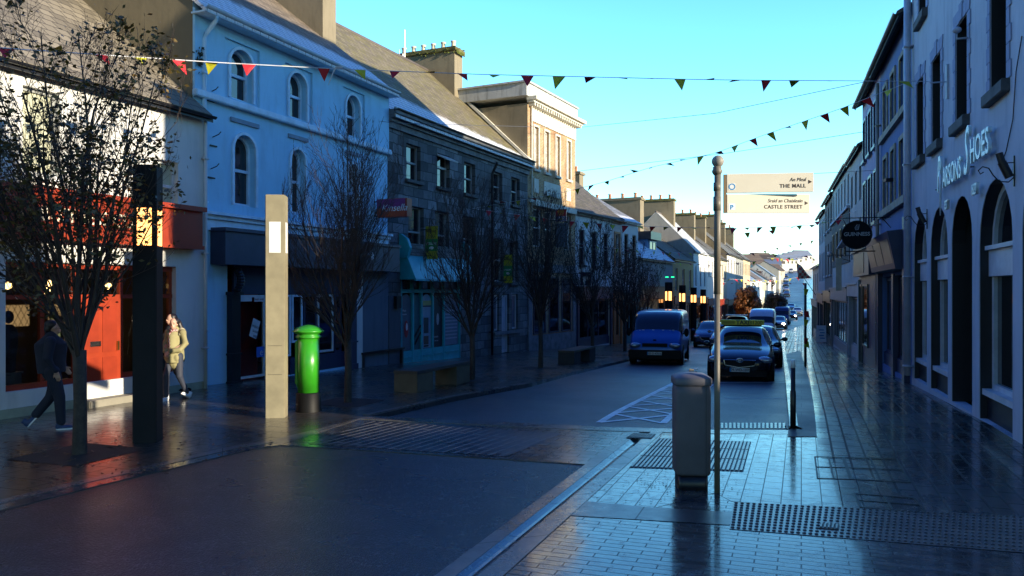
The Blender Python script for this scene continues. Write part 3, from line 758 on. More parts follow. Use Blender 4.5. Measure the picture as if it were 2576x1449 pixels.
# ---- pale blue three storey building
BL = lambda t, off=0: Vector((-7.1+.405*t+.927*off, 18.5+t-.375*off))
b = Bld('blue_building', 'pale blue three storey building with arched sash windows', BL(-.41), BL(7.48), base=-.1); bB = b
Wt = [b.rect(578,634,118,247), b.rect(726,770,176,297), b.rect(870,904,228,343)]
Wm = [b.rect(587,641,332,523), b.rect(731,766,371,540), b.rect(875,900,408,556)]
zt0, zt1, zm0, zm1 = 6.98, 8.22, 4.4, 6.15
m_bl = plain('blue_joinery', (.58,.76,.88), .5); M_fblue = plain('blue_trim', (.58,.76,.88), .7)
hs = []
for w in Wt: hs.append((w[0], w[1], zt0, zt1, .3))
for w in Wm: hs.append((w[0], w[1], zm0, zm1, 'round'))
gs0, gs1 = b.px(600,700)[0], b.px(868,700)[0]
sh0, sh1 = b.px(572,700)[0], b.px(880,700)[0]
hs.append((sh0, sh1, .05, 2.95, 'r', .12))
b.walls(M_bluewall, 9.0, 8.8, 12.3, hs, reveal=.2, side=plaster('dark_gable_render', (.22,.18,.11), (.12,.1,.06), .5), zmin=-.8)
b.roof(M_slateB, over=.42, ou=.05)
for h in hs[:3]: b.window(*h[:4], k=.3, reveal=.2, frame=m_bl, t=.07, arch=M_fblue, archw=.07)
for h in hs[3:6]: b.window(*h[:4], k='round', reveal=.2, frame=m_bl, t=.07, arch=M_fblue, archw=.07)
for h in hs[3:6]: 
    b.box('lintel_moulding', plain('grey_moulding', (.2,.27,.34), .7), h[0]-.12, h[1]+.12, zm1+.26, zm1+.36, .05)
# recessed panels are framed by raised render bands
rb = MB(); zs_ = 6.88
for u0_, u1_ in ((-.0, Wt[0][0]-.22),(Wt[0][1]+.22, Wt[1][0]-.22),(Wt[1][1]+.22, Wt[2][0]-.22),(Wt[2][1]+.22, b.L)): rb.box(u0_, u1_, -.06, -.001, zs_+.02, 8.75)
for w in Wt: rb.box(w[0]-.22, w[1]+.22, -.0595, -.001, zt1+.14, 8.75)
rb.build('raised_render', M_bluewall, b.root)
b.box('string_course', M_fblue, -.03, b.L+.05, 6.74, 6.9, .16, bevel=.02)
cz = b.px(700,563)[1]
cm = MB(); cm.box(.02, b.L+.02, -.12, 0, 3.98, 4.08); cm.box(.02, b.L+.03, -.2, 0, 4.08, 4.15); cm.box(.02, b.L+.01, -.06, 0, 3.72, 3.97); cm.build('cornice', M_fblue, b.root)
b.gutter(plain('pale_gutter', (.5,.58,.65), .5), 8.66, .42, .07)
b.pipe(M_fblue, .28, 0.1, 8.6, .05, .08, swan=.4)
sm_ = MB(); sm_.box(-.05, b.L+.05, -.42, 0, 8.6, 8.64); sm_.build('soffit', m_bl, b.root)
b.chimney(M_render, b.L-.15, .75, 2.15, 6.9, 15.2, 9.5, pots=5, cap=M_cap)
# shopfront
m_fas = plain('navy_fascia', (.045,.05,.085), .5); 
fb = MB(); fb.box(.55, b.px(975,600)[0], -.45, 0, 2.92, 3.7); fb.box(.5, b.px(975,600)[0]+.02, -.5, 0, 3.7, 3.78); fbo = fb.build('fascia', m_fas, b.root)
em = MB(); eu = b.px(905,650)[0]; em.ell((eu,-.46,3.35), (.09,.015,.13), 8, 6); em.build('fascia_emblem', M_white, fbo)
for uu in (sh0-.02, sh1-.16):
    pb = MB(); pb.box(uu, uu+.3, -.16, 0, -.3, 2.2); pb.box(uu-.03, uu+.33, -.2, 0, -.3, .12); pb.box(uu-.03, uu+.33, -.19, 0, .75, .8); pb.box(uu-.04, uu+.34, -.22, 0, 2.2, 2.28)
    for q in range(8): pb.ell((uu+.15, -.2-.1*math.sin(q*.45), 2.32+.07*q), (.1,.1,.06), 8, 6)
    pb.build('pilaster', M_black if uu < 2 else M_navy, b.root)
sm2 = MB(); sm2.box(sh0+.28, sh1-.16, .05, .12, 2.28, 2.95); sm2.box(sh0+.28, sh1-.16, -.0, .1, 2.22, 2.3)
sm2.box(b.px(730,700)[0], sh1-.16, .0, .12, .05, .5); sm2.build('timber_panelling', M_navy, b.root)
d0, d1 = b.px(601,800)[0], b.px(668,800)[0]
def glazed(b, u0, u1, z0, z1, y=.06, frame=None, pane=None, t=.06, name='window', vb=0, parent=None):
    m = MB()
    for (a0,a1,c0,c1) in ((u0,u1,z0,z0+t),(u0,u1,z1-t,z1),(u0,u0+t,z0+t,z1-t),(u1-t,u1,z0+t,z1-t)): m.box(a0,a1,y-.03,y+.03,c0,c1)
    for q in range(vb): uc = u0+(u1-u0)*(q+1)/(vb+1); m.box(uc-t/2, uc+t/2, y-.028, y+.028, z0+t, z1-t)
    w = m.build(name, frame or M_white, parent or b.root); p = MB(); p.face([(u0+t*.5,y,z0+t*.5),(u1-t*.5,y,z0+t*.5),(u1-t*.5,y,z1-t*.5),(u0+t*.5,y,z1-t*.5)]); p.build('pane', pane or M_glass2, w); return w
w_ = glazed(b, d0, d1, .12, 2.2, .05, M_white, M_clear, .06, 'door')
bk = MB(); bk.face([(d0-.1,.5,0),(d1+.3,.5,0),(d1+.3,.5,2.6),(d0-.1,.5,2.6)]); bk.build('red_backboard', plain('red_display', (.3,.02,.01), .6), b.root)
nt_ = MB(); um = lerp(d0,d1,.62); nt_.obox((um,.03,1.35), (.13,0,-.05), (0,.004,0), (.08,0,.22)); nt_.build('paper_notice', plain('paper', (.6,.62,.62), .7), w_)
for q, (sx_, zz, tx) in enumerate(((.5,1.43,'WEEKS'),(.52,1.3,'SHARE'),(.56,1.17,'WEEKS'))): text(tx, .085, M_black, w_, (um-.12+q*.02, .02, zz-.02), rot=(R(90),R(18),0), extrude=.001)
nb = MB(); nb.box(lerp(d0,d1,.68), d1-.03, .02, .03, .62, .88); nb.build('blue_sticker', plain('blue_sticker', (.02,.12,.5), .5), w_); text('e', .26, M_white, w_, (lerp(d0,d1,.8), .018, .66), extrude=.001)
nb = MB(); nb.box(lerp(d0,d1,.08), lerp(d0,d1,.5), .02, .03, 2.04, 2.14); nb.box(lerp(d0,d1,.6), d1-.07, .02, .03, 2.03, 2.14); nb.build('paper_strip', plain('paper', (.6,.62,.62), .7), w_)
text('PART AND', .07, m_red, w_, (lerp(d0,d1,.61), .018, 2.06), extrude=.001)
xs = [b.px(x_,800)[0] for x_ in (672,735,765,800,842,862)]
for q in range(5): 
    if q in (0,1,3): glazed(b, xs[q]+.03, xs[q+1]-.03, .55 if q != 1 else .9, 2.2, .05, M_fblue if q in (0,1) else M_white, M_glass2)
    else: glazed(b, xs[q]+.03, xs[q+1]-.03, .5, 2.2, .05, M_navy, M_glass2)
ps = MB(); ps.box(xs[4]+.05, xs[5]-.1, .0, .012, .62, 1.3); ps_ = ps.build('poster', plain('dark_poster', (.03,.02,.02), .4), b.root); text('TO THE LIMIT', .06, plain('poster_red', (.4,.08,.06), .6), ps_, (xs[4]+.08, -.004, .75), extrude=.001)
wp = MB(); u_ = b.px(880,850)[0]; wp.box(u_+.15, u_+.55, -.1, 0, -.4, 2.9); wp.build('white_pilaster', M_whitewall, b.root)
gp_ = MB(); gp_.box(u_+.56, b.L+.0, -.03, 0, -.5, 2.9); gp_.build('lower_render', plaster('grey_blue_render', (.13,.16,.2), (.06,.07,.08), .5), b.root)
for (x_, y_) in ((528,232),(535,345),(530,425)):
    u_, z_ = b.px(x_,y_); br = MB(); br.tube([(u_,0,z_),(u_,-.18,z_+.05),(u_+.05,-.2,z_+.12)], .012, 5); br.box(u_-.1, u_+.12, -.03, 0, z_-.22, z_-.19); br.build('iron_bracket', M_iron, b.root)
iv = MB(); random.seed(3)
for q in range(260):
    u_, z_ = random.gauss(.12,.06), random.uniform(3.9,5.4) if q < 190 else random.gauss(7.6,.12); a_ = random.uniform(0,6.28); s_ = .035
    iv.face([(u_+s_*math.cos(a_+k*2.1), -.06-random.uniform(0,.08), z_+s_*math.sin(a_+k*2.1)) for k in range(3)])
iv.build('creeper', plain('dark_creeper', (.03,.035,.015), .8), b.root)

# ---- cut stone building
stA, stB = BL(7.5), Vector((.72, 36.76))
b = Bld('stone_building', 'dark cut stone three storey building with mossy slate roof and teal shopfront', stA, stB, base=-.45); bS = b
m_stone = brickmat('squared_limestone', (.055,.06,.065), (.27,.28,.29), (.03,.032,.034), .66, .33, .016, dirt=(.06,.06,.06))
m_stone2 = plain('stone_dressing', (.14,.145,.15), .8, var=.35)
ups = [b.rect(1022,1047,356,440), b.rect(1100,1122,385,462), b.rect(1168,1186,412,488), b.rect(1240,1256,432,512), b.rect(1286,1300,450,526)]
mids = [b.rect(1027,1056,520,648), b.rect(1095,1118,530,650), b.rect(1165,1180,545,655), b.rect(1243,1258,600,705), b.rect(1282,1298,606,712)]
def equalise(ws, wid=None):
    z0 = sum(w[2] for w in ws)/len(ws); z1 = sum(w[3] for w in ws)/len(ws)
    return [(w[0], w[0]+(wid or max(w[1]-w[0], .2)), z0, z1) for w in ws]
tops = equalise(ups, .95); ml = equalise(mids[:3], 1.05); mr = equalise(mids[3:], .95)
u = lambda x, y=800: b.px(x,y)[0]; z = lambda x, y: b.px(x,y)[1]
gA0, gA1 = u(1010), u(1158); dA0, dA1 = u(1262), u(1284)
hs = [(*w,'r') for w in tops+ml+mr]
hs += [(gA0, gA1, -.1, z(1085,705), 'r', .14)]
gw = [(u(1243),u(1256)),(u(1262),u(1281)),(u(1288),u(1303))]; zg = z(1270,740)
hs += [(gw[0][0],gw[0][1],.95,zg,'r'),(gw[1][0],gw[1][1],-.05,zg,'r'),(gw[2][0],gw[2][1],.95,zg,'r')]
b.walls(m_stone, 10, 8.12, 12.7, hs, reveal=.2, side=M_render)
b.roof(M_slateC, over=.3, ou=.0)
vg = MB(); vg.prism([(b.L-.16,-.3,8.0),(b.L+.18,-.3,8.0),(b.L+.18,5,12.95+.45*0),(b.L-.16,5,12.95)], (0,0,.16)); 
vgo = vg.build('verge_coping', plain('white_coping', (.6,.57,.48), .8), b.root); vgo.location.z = -b.base-.0
vgo.location = (0,0,.45)
for w in vgo.data.vertices: w.co.z -= 0
for i_, w in enumerate(tops): 
    wi = b.window(*w, frame=plain('grey_window_paint', (.3,.31,.3), .5), reveal=.2, sill=M_darkstone, rail=(i_ != 1), arch=None, pane=M_glass)
    if i_ == 1:
        ow = MB(); ow.obox(((w[0]+w[1])/2, -.1, w[3]-.12), ((w[1]-w[0])/2,0,0), (0,.26,.13), (0,-.01,.02)); ow.build('open_casement', M_white, wi)
        rr_ = MB(); rr_.box(w[0], w[1], .14, .2, w[2]+(w[3]-w[2])*.58, w[2]+(w[3]-w[2])*.64); rr_.build('transom', M_white, wi)
for w in ml+mr: b.window(*w, frame=plain('grey_window_paint', (.3,.31,.3), .5), reveal=.2, sill=M_darkstone, sillw=.16, pane=M_glass)
cn = MB(); e_ = b.eave
for z0_, z1_, o_ in ((e_-.12,e_+.02,.34),(e_-.26,e_-.12,.26),(e_-.36,e_-.26,.16),(e_-.56,e_-.36,.08)): cn.box(-.02, b.L+.04, -o_, 0, z0_, z1_)
cn.build('cornice', m_stone2, b.root); b.gutter(M_black, 8.16, .36, .06)
b.pipe(M_black, u(1233,600), -.3, 8.0, .06, .1, swan=.3)
b.chimney(M_render, b.L-.2, .8, 3.5, 6.8, 13.6, 10.4, pots=6, cap=M_cap, potm=M_potw)
mo = MB(); random.seed(9)
for q in range(700):
    p_ = Vector((b.L-.2+random.uniform(-.52,.52), random.uniform(3.35,6.95), 13.6+.45+random.uniform(-.12,.22))); s_ = random.uniform(.02,.06); a_ = random.uniform(0,6.28)
    if abs(p_.x-b.L+.2) < .4 and 3.5 < p_.y < 6.8 and p_.z < 14.05: p_.y = 3.38
    mo.face([tuple(p_+Vector((s_*math.cos(a_+k*1.57), s_*math.sin(a_+k*1.57)*.7, s_*math.sin(a_+k*1.57+.6)))) for k in range(4)])
mo.build('chimney_moss', plain('moss', (.10,.12,.015), .95, var=.5), b.root)
# teal shopfront
m_teal = plain('teal_paint', (.03,.38,.42), .45); m_teal2 = plain('dull_teal', (.03,.2,.23), .5)
zt_ = z(1085,705); zb_ = -.05
tf = MB(); k_ = [gA0, u(1040), u(1062), u(1090), u(1118), gA1]; zp = z(1085,735)-.02
for q in k_: tf.box(q-.05, q+.05, .0, .12, zb_-.3, zt_)
tf.box(gA0-.05, gA1+.05, -.01, .12, zp, zp+.12); tf.box(gA0-.05, gA1+.05, .02, .12, zb_-.3, .6)
for q in range(5):
    if q != 1: tf.box(k_[q]+.12, k_[q+1]-.12, -.005, .02, .35, .4); tf.box(k_[q]+.12, k_[q+1]-.12, -.005, .02, .1, .15)
tfo = tf.build('shopfront', m_teal, b.root)
ag = MB(); ag.face([(gA0,.11,zp+.1),(gA1,.11,zp+.1),(gA1,.11,zt_),(gA0,.11,zt_)]); ag.build('transom_pane', M_glass2, tfo)
posters = [(.10,.12,.15),None,(.25,.34,.42),(.02,.025,.035),(.13,.17,.24)]
for q in range(5):
    a_, c_ = k_[q]+.07, k_[q+1]-.07; o_ = outline(a_, c_, .62 if q != 1 else .3, zp-.05, .18); pm = MB(); pm.face([(p_[0],.06,p_[1]) for p_ in o_])
    col = posters[q] or (.03,.11,.12); po = pm.build('poster' if q != 1 else 'door', plain('poster_%d' % q, col, .5), tfo)
    mid = (a_+c_)/2; W_ = c_-a_
    if q == 0:
        t2 = MB(); t2.ell((mid,.05,1.35), (W_*.22,.01,.3), 10, 8); t2.build('printed_figure', plain('poster_red2', (.35,.03,.03), .6), po)
        t2 = MB(); t2.ell((mid+.02,.045,1.42), (W_*.12,.01,.14), 8, 8); t2.build('printed_figure', M_white, po)
        text('Music', .1, M_white, po, (a_+.08,.05,1.95), extrude=.001); text('museum', .09, M_white, po, (a_+.04,.05,1.83), extrude=.001)
    if q == 2:
        for (c0,c1,col2) in ((zp-.45,zp-.28,(.45,.42,.15)),(zp-.5,zp-.46,(.06,.02,.06)),(1.15,1.7,(.03,.04,.05)),(.75,1.05,(.1,.05,.04)),(.66,.72,(.02,.02,.03))):
            t2 = MB(); t2.box(a_+(.0 if c0 > 1.8 else W_*.22), c_-(.0 if c0 > 1.8 else W_*.3), .045, .055, c0, c1); t2.build('printed_block', plain('print_%d' % int(c0*100), col2, .6), po)
    if q == 3:
        t2 = MB(); t2.ell((mid,.05,1.62), (.1,.008,.22), 8, 8); t2.build('printed_face', plain('print_face', (.4,.42,.42), .6), po)
        text('GALLERY', .08, M_white, po, (a_+.06,.05,.95), extrude=.001); text('now open', .07, M_white, po, (a_+.1,.05,.82), extrude=.001)
    if q == 4:
        for r_ in range(9): t2 = MB(); t2.box(a_+.1, c_-.1, .05, .056, .85+.13*r_, .9+.13*r_); t2.build('printed_line', plain('print_line', (.3,.34,.42), .6), po)
bar = MB(); bar.obox(((k_[1]+k_[2])/2,.03,1.2), (.26,0,.24), (0,.015,0), (-.02,0,.02)); bar.obox(((k_[1]+k_[2])/2+.08,.03,1.02), (.22,0,.22), (0,.015,0), (-.015,0,.015)); bar.build('door_bar', M_iron, tfo)
aw = MB(); ah0, ah1 = zt_, z(1085,648)
aw.prism([(gA0-.1,-.62,ah0+.02),(gA1+.12,-.62,ah0+.02),(gA1+.1,-.25,ah1),(gA0-.08,-.25,ah1)], (0,.05,.02)); aw.box(gA0-.1, gA1+.12, -.64, -.56, ah0-.05, ah0+.02)
aw.face([(gA0-.1,-.62,ah0),(gA0-.08,-.25,ah1),(gA0-.1,0,ah1),(gA0-.1,0,ah0)]); aw.face([(gA1+.12,-.62,ah0),(gA1+.1,-.25,ah1),(gA1+.12,0,ah1),(gA1+.12,0,ah0)][::-1])
aw.face([(gA0-.1,-.6,ah0-.02),(gA1+.12,-.6,ah0-.02),(gA1+.12,.0,ah0-.02),(gA0-.1,.0,ah0-.02)])
awo = aw.build('fascia', m_teal, b.root)
tpm = MB(); tpm.prism([(gA0-.08,-.27,ah1),(gA1+.1,-.27,ah1),(gA1+.1,0,ah1+.4),(gA0-.08,0,ah1+.4)], (0,0,.04)); tpm.build('canopy_roof', M_slateD, awo)
for uu in (gA0-.15, gA1+.1):
    sc = MB(); sc.prism([(uu,-.3,ah1-.1),(uu,-.42,ah1+.25),(uu,-.3,ah1+.55),(uu,-.05,ah1+.72),(uu,0,ah1+.72),(uu,0,ah1-.1)], (.14,0,0)); sc.build('scroll_bracket', m_teal, awo)
lp = MB(); lp.ell((u(1062),-.5,ah1-.02), (.06,.06,.08)); lp.build('globe_lamp', M_white, awo, True)
grd = MB(); grd.box(0.02, gA0-.14, -.04, 0, -.5, z(1000,600)-1.9); grd.build('lower_render', plaster('dark_grey_render', (.10,.11,.13), (.05,.05,.06), .5), b.root)
mbx = MB(); mbx.box(u(1000)-.3, u(1000), -.16, -.04, z(990,775), z(990,745)); mbx.build('meter_box', M_black, b.root)
# small white door and windows
for q, (a_, c_) in enumerate(gw):
    if q == 1: glazed(b, a_+.02, c_-.02, -.02, zg-.02, .12, plain('white_door', (.5,.5,.5), .5), plain('white_door_panel', (.42,.43,.44), .5), .12, 'door')
    else:
        g_ = glazed(b, a_+.02, c_-.02, .97, zg-.02, .12, M_white, plain('window_posters', (.12,.14,.17), .3), .07)
q_ = MB(); q_.box(u(1242), u(1305), -.05, -.001, .78, .92); q_.build('sill', m_stone2, b.root)

# ---- brick bank
b = Bld('bank_building', 'tall red and buff brick bank with white cornice and parapet', stB, Vector((3.34, 42.0)), base=-.8); bK = b
m_brick = brickmat('orange_brick', (.50,.27,.09), (.60,.40,.18), (.5,.45,.35), .225, .075, .012, dirt=(.3,.14,.06))
wx = [(1341,1360),(1368,1384),(1396,1408),(1424,1437)]
tw = [b.rect(x0_,x1_,330+(x0_-1341)*.36,440+(x0_-1341)*.33) for x0_, x1_ in wx]
print('bank', b.L, tw, b.px(1330,290), b.px(1330,430), b.px(1400,560))
zt0 = 7.95; zt1 = 9.95
L4 = [(b.L*(.2*i+.13), b.L*(.2*i+.13)+.62) for i in range(4)]
L4 = [(t_[0]+.06, t_[0]+.56) for t_ in tw]
hs = [(a_, c_, zt0-b.base, zt1-b.base, 'r') for a_, c_ in L4]
hb_ = [(L4[0][0]-.05, L4[0][0]+.95), (L4[1][0]+.1, L4[1][0]+1.0), (L4[3][0]-.35, L4[3][0]+.6)]
hs += [(a_, c_, 4.3-b.base, 6.1-b.base, 'r') for a_, c_ in hb_]
b.walls(m_brick, 9, 10.9, None, hs, reveal=.15, side=M_render)
for h in hs[:4]: b.window(*h[:4], frame=M_white, reveal=.15, rail=True, pane=plain('white_blind', (.62,.61,.56), .8), arch=plain('white_stone', (.62,.58,.48), .8), archw=.09, sill=plain('white_stone', (.62,.58,.48), .8))
m_ws = plain('white_stone', (.62,.58,.48), .8)
for h in hs[4:]:
    b.window(*h[:4], frame=M_white, reveal=.15); b.box('hood_moulding', m_ws, h[0]-.2, h[1]+.2, h[3]+.1, h[3]+.28, .25)
B0 = -b.base
b.box('frieze', m_ws, .35, b.L-.02, 10.15+B0, 10.78+B0, .05); 
ck = MB(); ck.box(-.1, b.L+.35, -.5, 0, 11.02+B0, 11.18+B0); ck.box(-.05, b.L+.25, -.35, 0, 10.92+B0, 11.02+B0)
for q in range(22): uq = .1+q*(b.L)/21.5; ck.box(uq, uq+.12, -.32, 0, 10.78+B0, 10.93+B0)
ck.build('dentil_cornice', m_ws, b.root)
pr = MB(); pr.box(-.35, b.L+.02, -.12, 8, 11.18+B0, 11.78+B0); pr.box(-.45, b.L+.06, -.2, 8.05, 11.78+B0, 11.86+B0); pr.build('parapet', plaster('stained_white_parapet', (.55,.55,.52), (.12,.11,.09), .8), b.root)
for a_, c_ in ((L4[1][0]-.1,L4[2][1]+.1),(L4[0][0],L4[0][0]+.5),(L4[3][0]-.1,L4[3][0]+.5)): b.box('stone_panel', m_ws, a_, c_, 6.85+B0, 7.5+B0, .04)
b.box('string_course', m_ws, .02, b.L, 6.32+B0, 6.5+B0, .12)
b.pipe(m_ws, .32, 4+B0, 11+B0, .04, .07)
gs = MB(); gs.box(.0, b.L, -.08, 0, 3.1+B0, 3.5+B0); gs.box(0, .4, -.06, 0, -.5, 3.1+B0); gs.box(b.L-.4, b.L, -.06, 0, -.5, 3.1+B0); gs.box(.4, b.L-.4, -.05, 0, -.5, .9); gs.build('ground_floor_facing', plain('dull_grey_stone', (.16,.17,.19), .7, var=.3), b.root)
for a_, c_ in ((.6,2.0),(2.4,3.6),(4.0,5.2)): glazed(b, a_, c_, .95, 3.0+B0-.1, -.01, M_navy, M_glass2, .07)

# ---- white row past the bank
def house(name, label, A, B, eave, ridge, wall, roofm, depth=8, base=None, nu=2, wtop=None, rows=None, frame=None, chim=(), shop=None, group='terraced buildings along the street', sill=None, over=.2, side=None, ww=.8, gut=None, pane=None, surround=None, zmin=-1.5, trim=None):
    """generic terrace house; rows = [(z0,z1)...] absolute heights of window rows"""
    b = Bld(name, label, A, B, group, base=base); hs = []
    for (z0_, z1_) in rows or []:
        for i in range(nu):
            uc_ = b.L*(i+.5)/nu; hs.append((uc_-ww/2, uc_+ww/2, z0_-b.base, z1_-b.base, 'r'))
    if shop: hs.append((.35, b.L-.35, .0, shop[0], 'r', .2))
    b.walls(wall, depth, eave, ridge, hs, reveal=.14, side=side, zmin=zmin)
    if ridge is not None: b.roof(roofm, over=over, ou=.0)
    else: b.flat_roof(roofm)
    for h in hs[:len(hs)-(1 if shop else 0)]:
        b.window(*h[:4], reveal=.14, frame=frame or M_white, sill=sill, pane=pane, arch=surround, archw=.12)
    if shop:
        sh, fm, fh = shop; n_ = max(2, int(b.L/1.4)); f_ = MB(); f_.box(.1, b.L-.1, -.15, 0, sh+.02, sh+.02+fh); f_.box(.05, b.L-.05, -.22, 0, sh+.02+fh, sh+.1+fh); fo = f_.build('fascia', fm, b.root)
        g_ = glazed(b, .36, b.L-.36, .45, sh-.02, .1, fm, M_glass2, .08, 'shop_window', n_-1)
        s_ = MB(); s_.box(.36, b.L-.36, .02, .2, -.5, .45); s_.box(.12, .35, -.1, 0, -.5, sh); s_.box(b.L-.35, b.L-.12, -.1, 0, -.5, sh); s_.build('stallriser', fm, b.root)
    if gut: b.gutter(gut, eave-.05, over+.03)
    for c_ in chim: b.chimney(*c_[0], **c_[1])
    return b
wr = lambda t: Vector((3.34+.545*t, 42+t))
M_wwall = plaster('white_painted_wall', (.7,.7,.66), (.3,.3,.3), .2)
m_trim_o = plain('orange_trim', (.45,.16,.05), .6)
b = house('white_shop_house', 'white painted two storey building beside the brick bank', wr(.02), wr(4.6), 6.43, 9.3, M_wwall, M_slateF, depth=7, nu=3, rows=[(3.6,5.5)], ww=.75, gut=M_black, frame=M_navy, sill=M_darkstone, shop=(2.6, M_navy, .6), side=M_render)
house('orange_trim_house', 'narrow two storey building with orange window trim', wr(4.62), wr(6.1), 6.4, 9.3, plaster('pinkish_wall', (.6,.5,.42), (.3,.25,.2), .2), M_slateF, depth=7, nu=1, rows=[(3.6,5.6)], ww=.7, gut=m_trim_o, frame=M_white, surround=m_trim_o, shop=(2.6, m_trim_o, .5), side=M_render)
house('white_cornice_house', 'white two storey building with a frosted roof and tall windows', wr(6.12), wr(8.6), 6.5, 8.9, M_wwall, M_slateE, depth=8, nu=2, rows=[(3.3,5.7)], ww=.7, gut=plain('white_gutter', (.7,.7,.68), .5), frame=M_black, shop=(2.5, m_teal2, .5), chim=[((M_render,1.2,.7,3.2,4.8,9.6), dict(pots=2,zbot=8))], side=M_wwall)
# low building with dormer
hA, hB = wr(8.62), Vector((11.72, 58.0))
b = house('low_dormer_building', 'low building with frosted slate roof and a blue dormer', hA, hB, 4.35, 8.0, plaster('grey_shop_wall', (.3,.3,.3), (.15,.15,.15), .3), M_slateE, depth=9, rows=[], shop=(2.9, M_black, .7), gut=M_black, chim=[((M_render,7.9,.9,2.2,7.2,8.9), dict(pots=5,zbot=5))], side=M_render)
dmr = MB(); dmr.box(5.0, 7.2, .9, 4, 4.9+B0*0+1.0, 7.0+.9-.9); dmr_ = dmr.build('dormer', plaster('blue_render', (.2,.33,.5), (.15,.2,.3), .2), b.root)
dd_ = MB(); dd_.box(4.8, 7.4, .6, 4.1, 7.0, 7.55); dd_.build('dormer_roof', M_black, dmr_)
glazed(b, 5.3, 6.9, 6.0, 6.9, .86, M_white, M_glass2, .06, 'dormer_window', 1, dmr_)
# dormered house and the grey gabled one
iA, iB = Vector((14.8, 64.9)), None
b = house('small_dormered_house', 'small two storey house with brown dormers and ochre wall', hB, iA, 4.6, 7.4, plaster('ochre_wall', (.55,.36,.15), (.3,.2,.1), .2), M_slateF, depth=8, rows=[(2.2,3.9)], nu=3, shop=(2.6, M_navy, .5), gut=M_black, side=M_render)
LN = lambda Z: Vector((14.8+.4*(Z-64.9), Z)) if Z > 64.9 else None
b = house('grey_gabled_building', 'grey rubble building with a steep lit gable and chimney', LN(65), LN(72), 5.55, 8.7, M_wwall, plain('frosted_far_slate', (.42,.42,.41), .8, var=.3), depth=6.2, rows=[(2.6,4.3)], nu=3, side=plaster('rubble_grey', (.42,.41,.37), (.25,.22,.15), .4), chim=[((M_render,2.5,.7,2.0,5.2,9.9), dict(pots=4,zbot=6.5,cap=M_cap))], shop=(2.6, m_red, .5))
fac = [ # Z0, Z1, eave, ridge, wall colour, roof, n windows, label, chimneys
 (72.1,79,5.6,8.3,(.74,.73,.7),M_slateD,3,'bright white two storey house in the middle of the left row',4),
 (79.1,86,5.5,8.6,(.62,.55,.4),M_slateF,3,'cream house with a brown slate roof behind the sign pole',3),
 (86.1,94,6.3,9.6,(.6,.58,.52),M_slateD,3,'grey fronted house with broad double chimney',2),
 (94.1,102,6.3,9.3,(.32,.32,.3),M_slateF,4,'dark grey terraced house with a long brown roof',4),
 (102.1,111,6.4,9.4,(.58,.46,.3),M_slateD,5,'sunlit ochre house at the bend of the street',3)]
for q, (Z0,Z1,e,r_,wc,rf,n_,lb,pots) in enumerate(fac):
    house('terraced_house', lb, LN(Z0), LN(Z1), e, r_, plaster('far_wall_%d' % q, wc, tuple(c*.5 for c in wc), .3), rf, depth=7.5, nu=n_, rows=[(e-2.1,e-.6)], ww=.85, shop=(2.6, (M_navy,m_red,M_black,m_teal2,M_navy)[q], .5), side=M_render, chim=[((M_render,(LN(Z1)-LN(Z0)).length-.3,.8,2.2,5.4,r_+1.5), dict(pots=pots,zbot=e+1,cap=M_cap))], zmin=-2.5, gut=M_black)
# ------------------------------------------------------------------ right-hand side
def rwb(Z): return Vector((9.44+.327*(Z-17.9), Z))
M_lil = plaster('lilac_grey_wall', (.56,.58,.62), (.25,.26,.3), .55)
b = Bld('arched_shop_building', 'grey white building with round arched openings and pale shop lettering', rwb(20.4), rwb(9.25), base=0); bP = b
uZ = lambda Z: (20.4-Z)*b.L/11.15
zz = lambda x, y: b.px(x, y)[1]
ac = [(19.25,1.75),(17.1,1.85),(15.06,1.72),(12.8,2.0),(10.5,1.9)]
hs = []; rec = .24
for q, (Z, w) in enumerate(ac):
    uq = uZ(Z); hs.append((uq-w/2, uq+w/2, .0, 4.0, 'round', rec))
wz = [19.2,17.3,15.0,12.56,10.2]
for Z in wz: hs.append((uZ(Z)-.48, uZ(Z)+.48, 5.42, 7.3, 'r', .45))
for Z in (18.9,16.1,13.2,10.3): hs.append((uZ(Z)-.48, uZ(Z)+.48, 8.75, 10.4, 'r', .45))
b.walls(M_lil, 9, 11.7, 15.2, hs, zmin=-.6)
b.roof(M_slateF, over=.3)
m_rev = plain('black_reveal', (.012,.012,.014), .5)
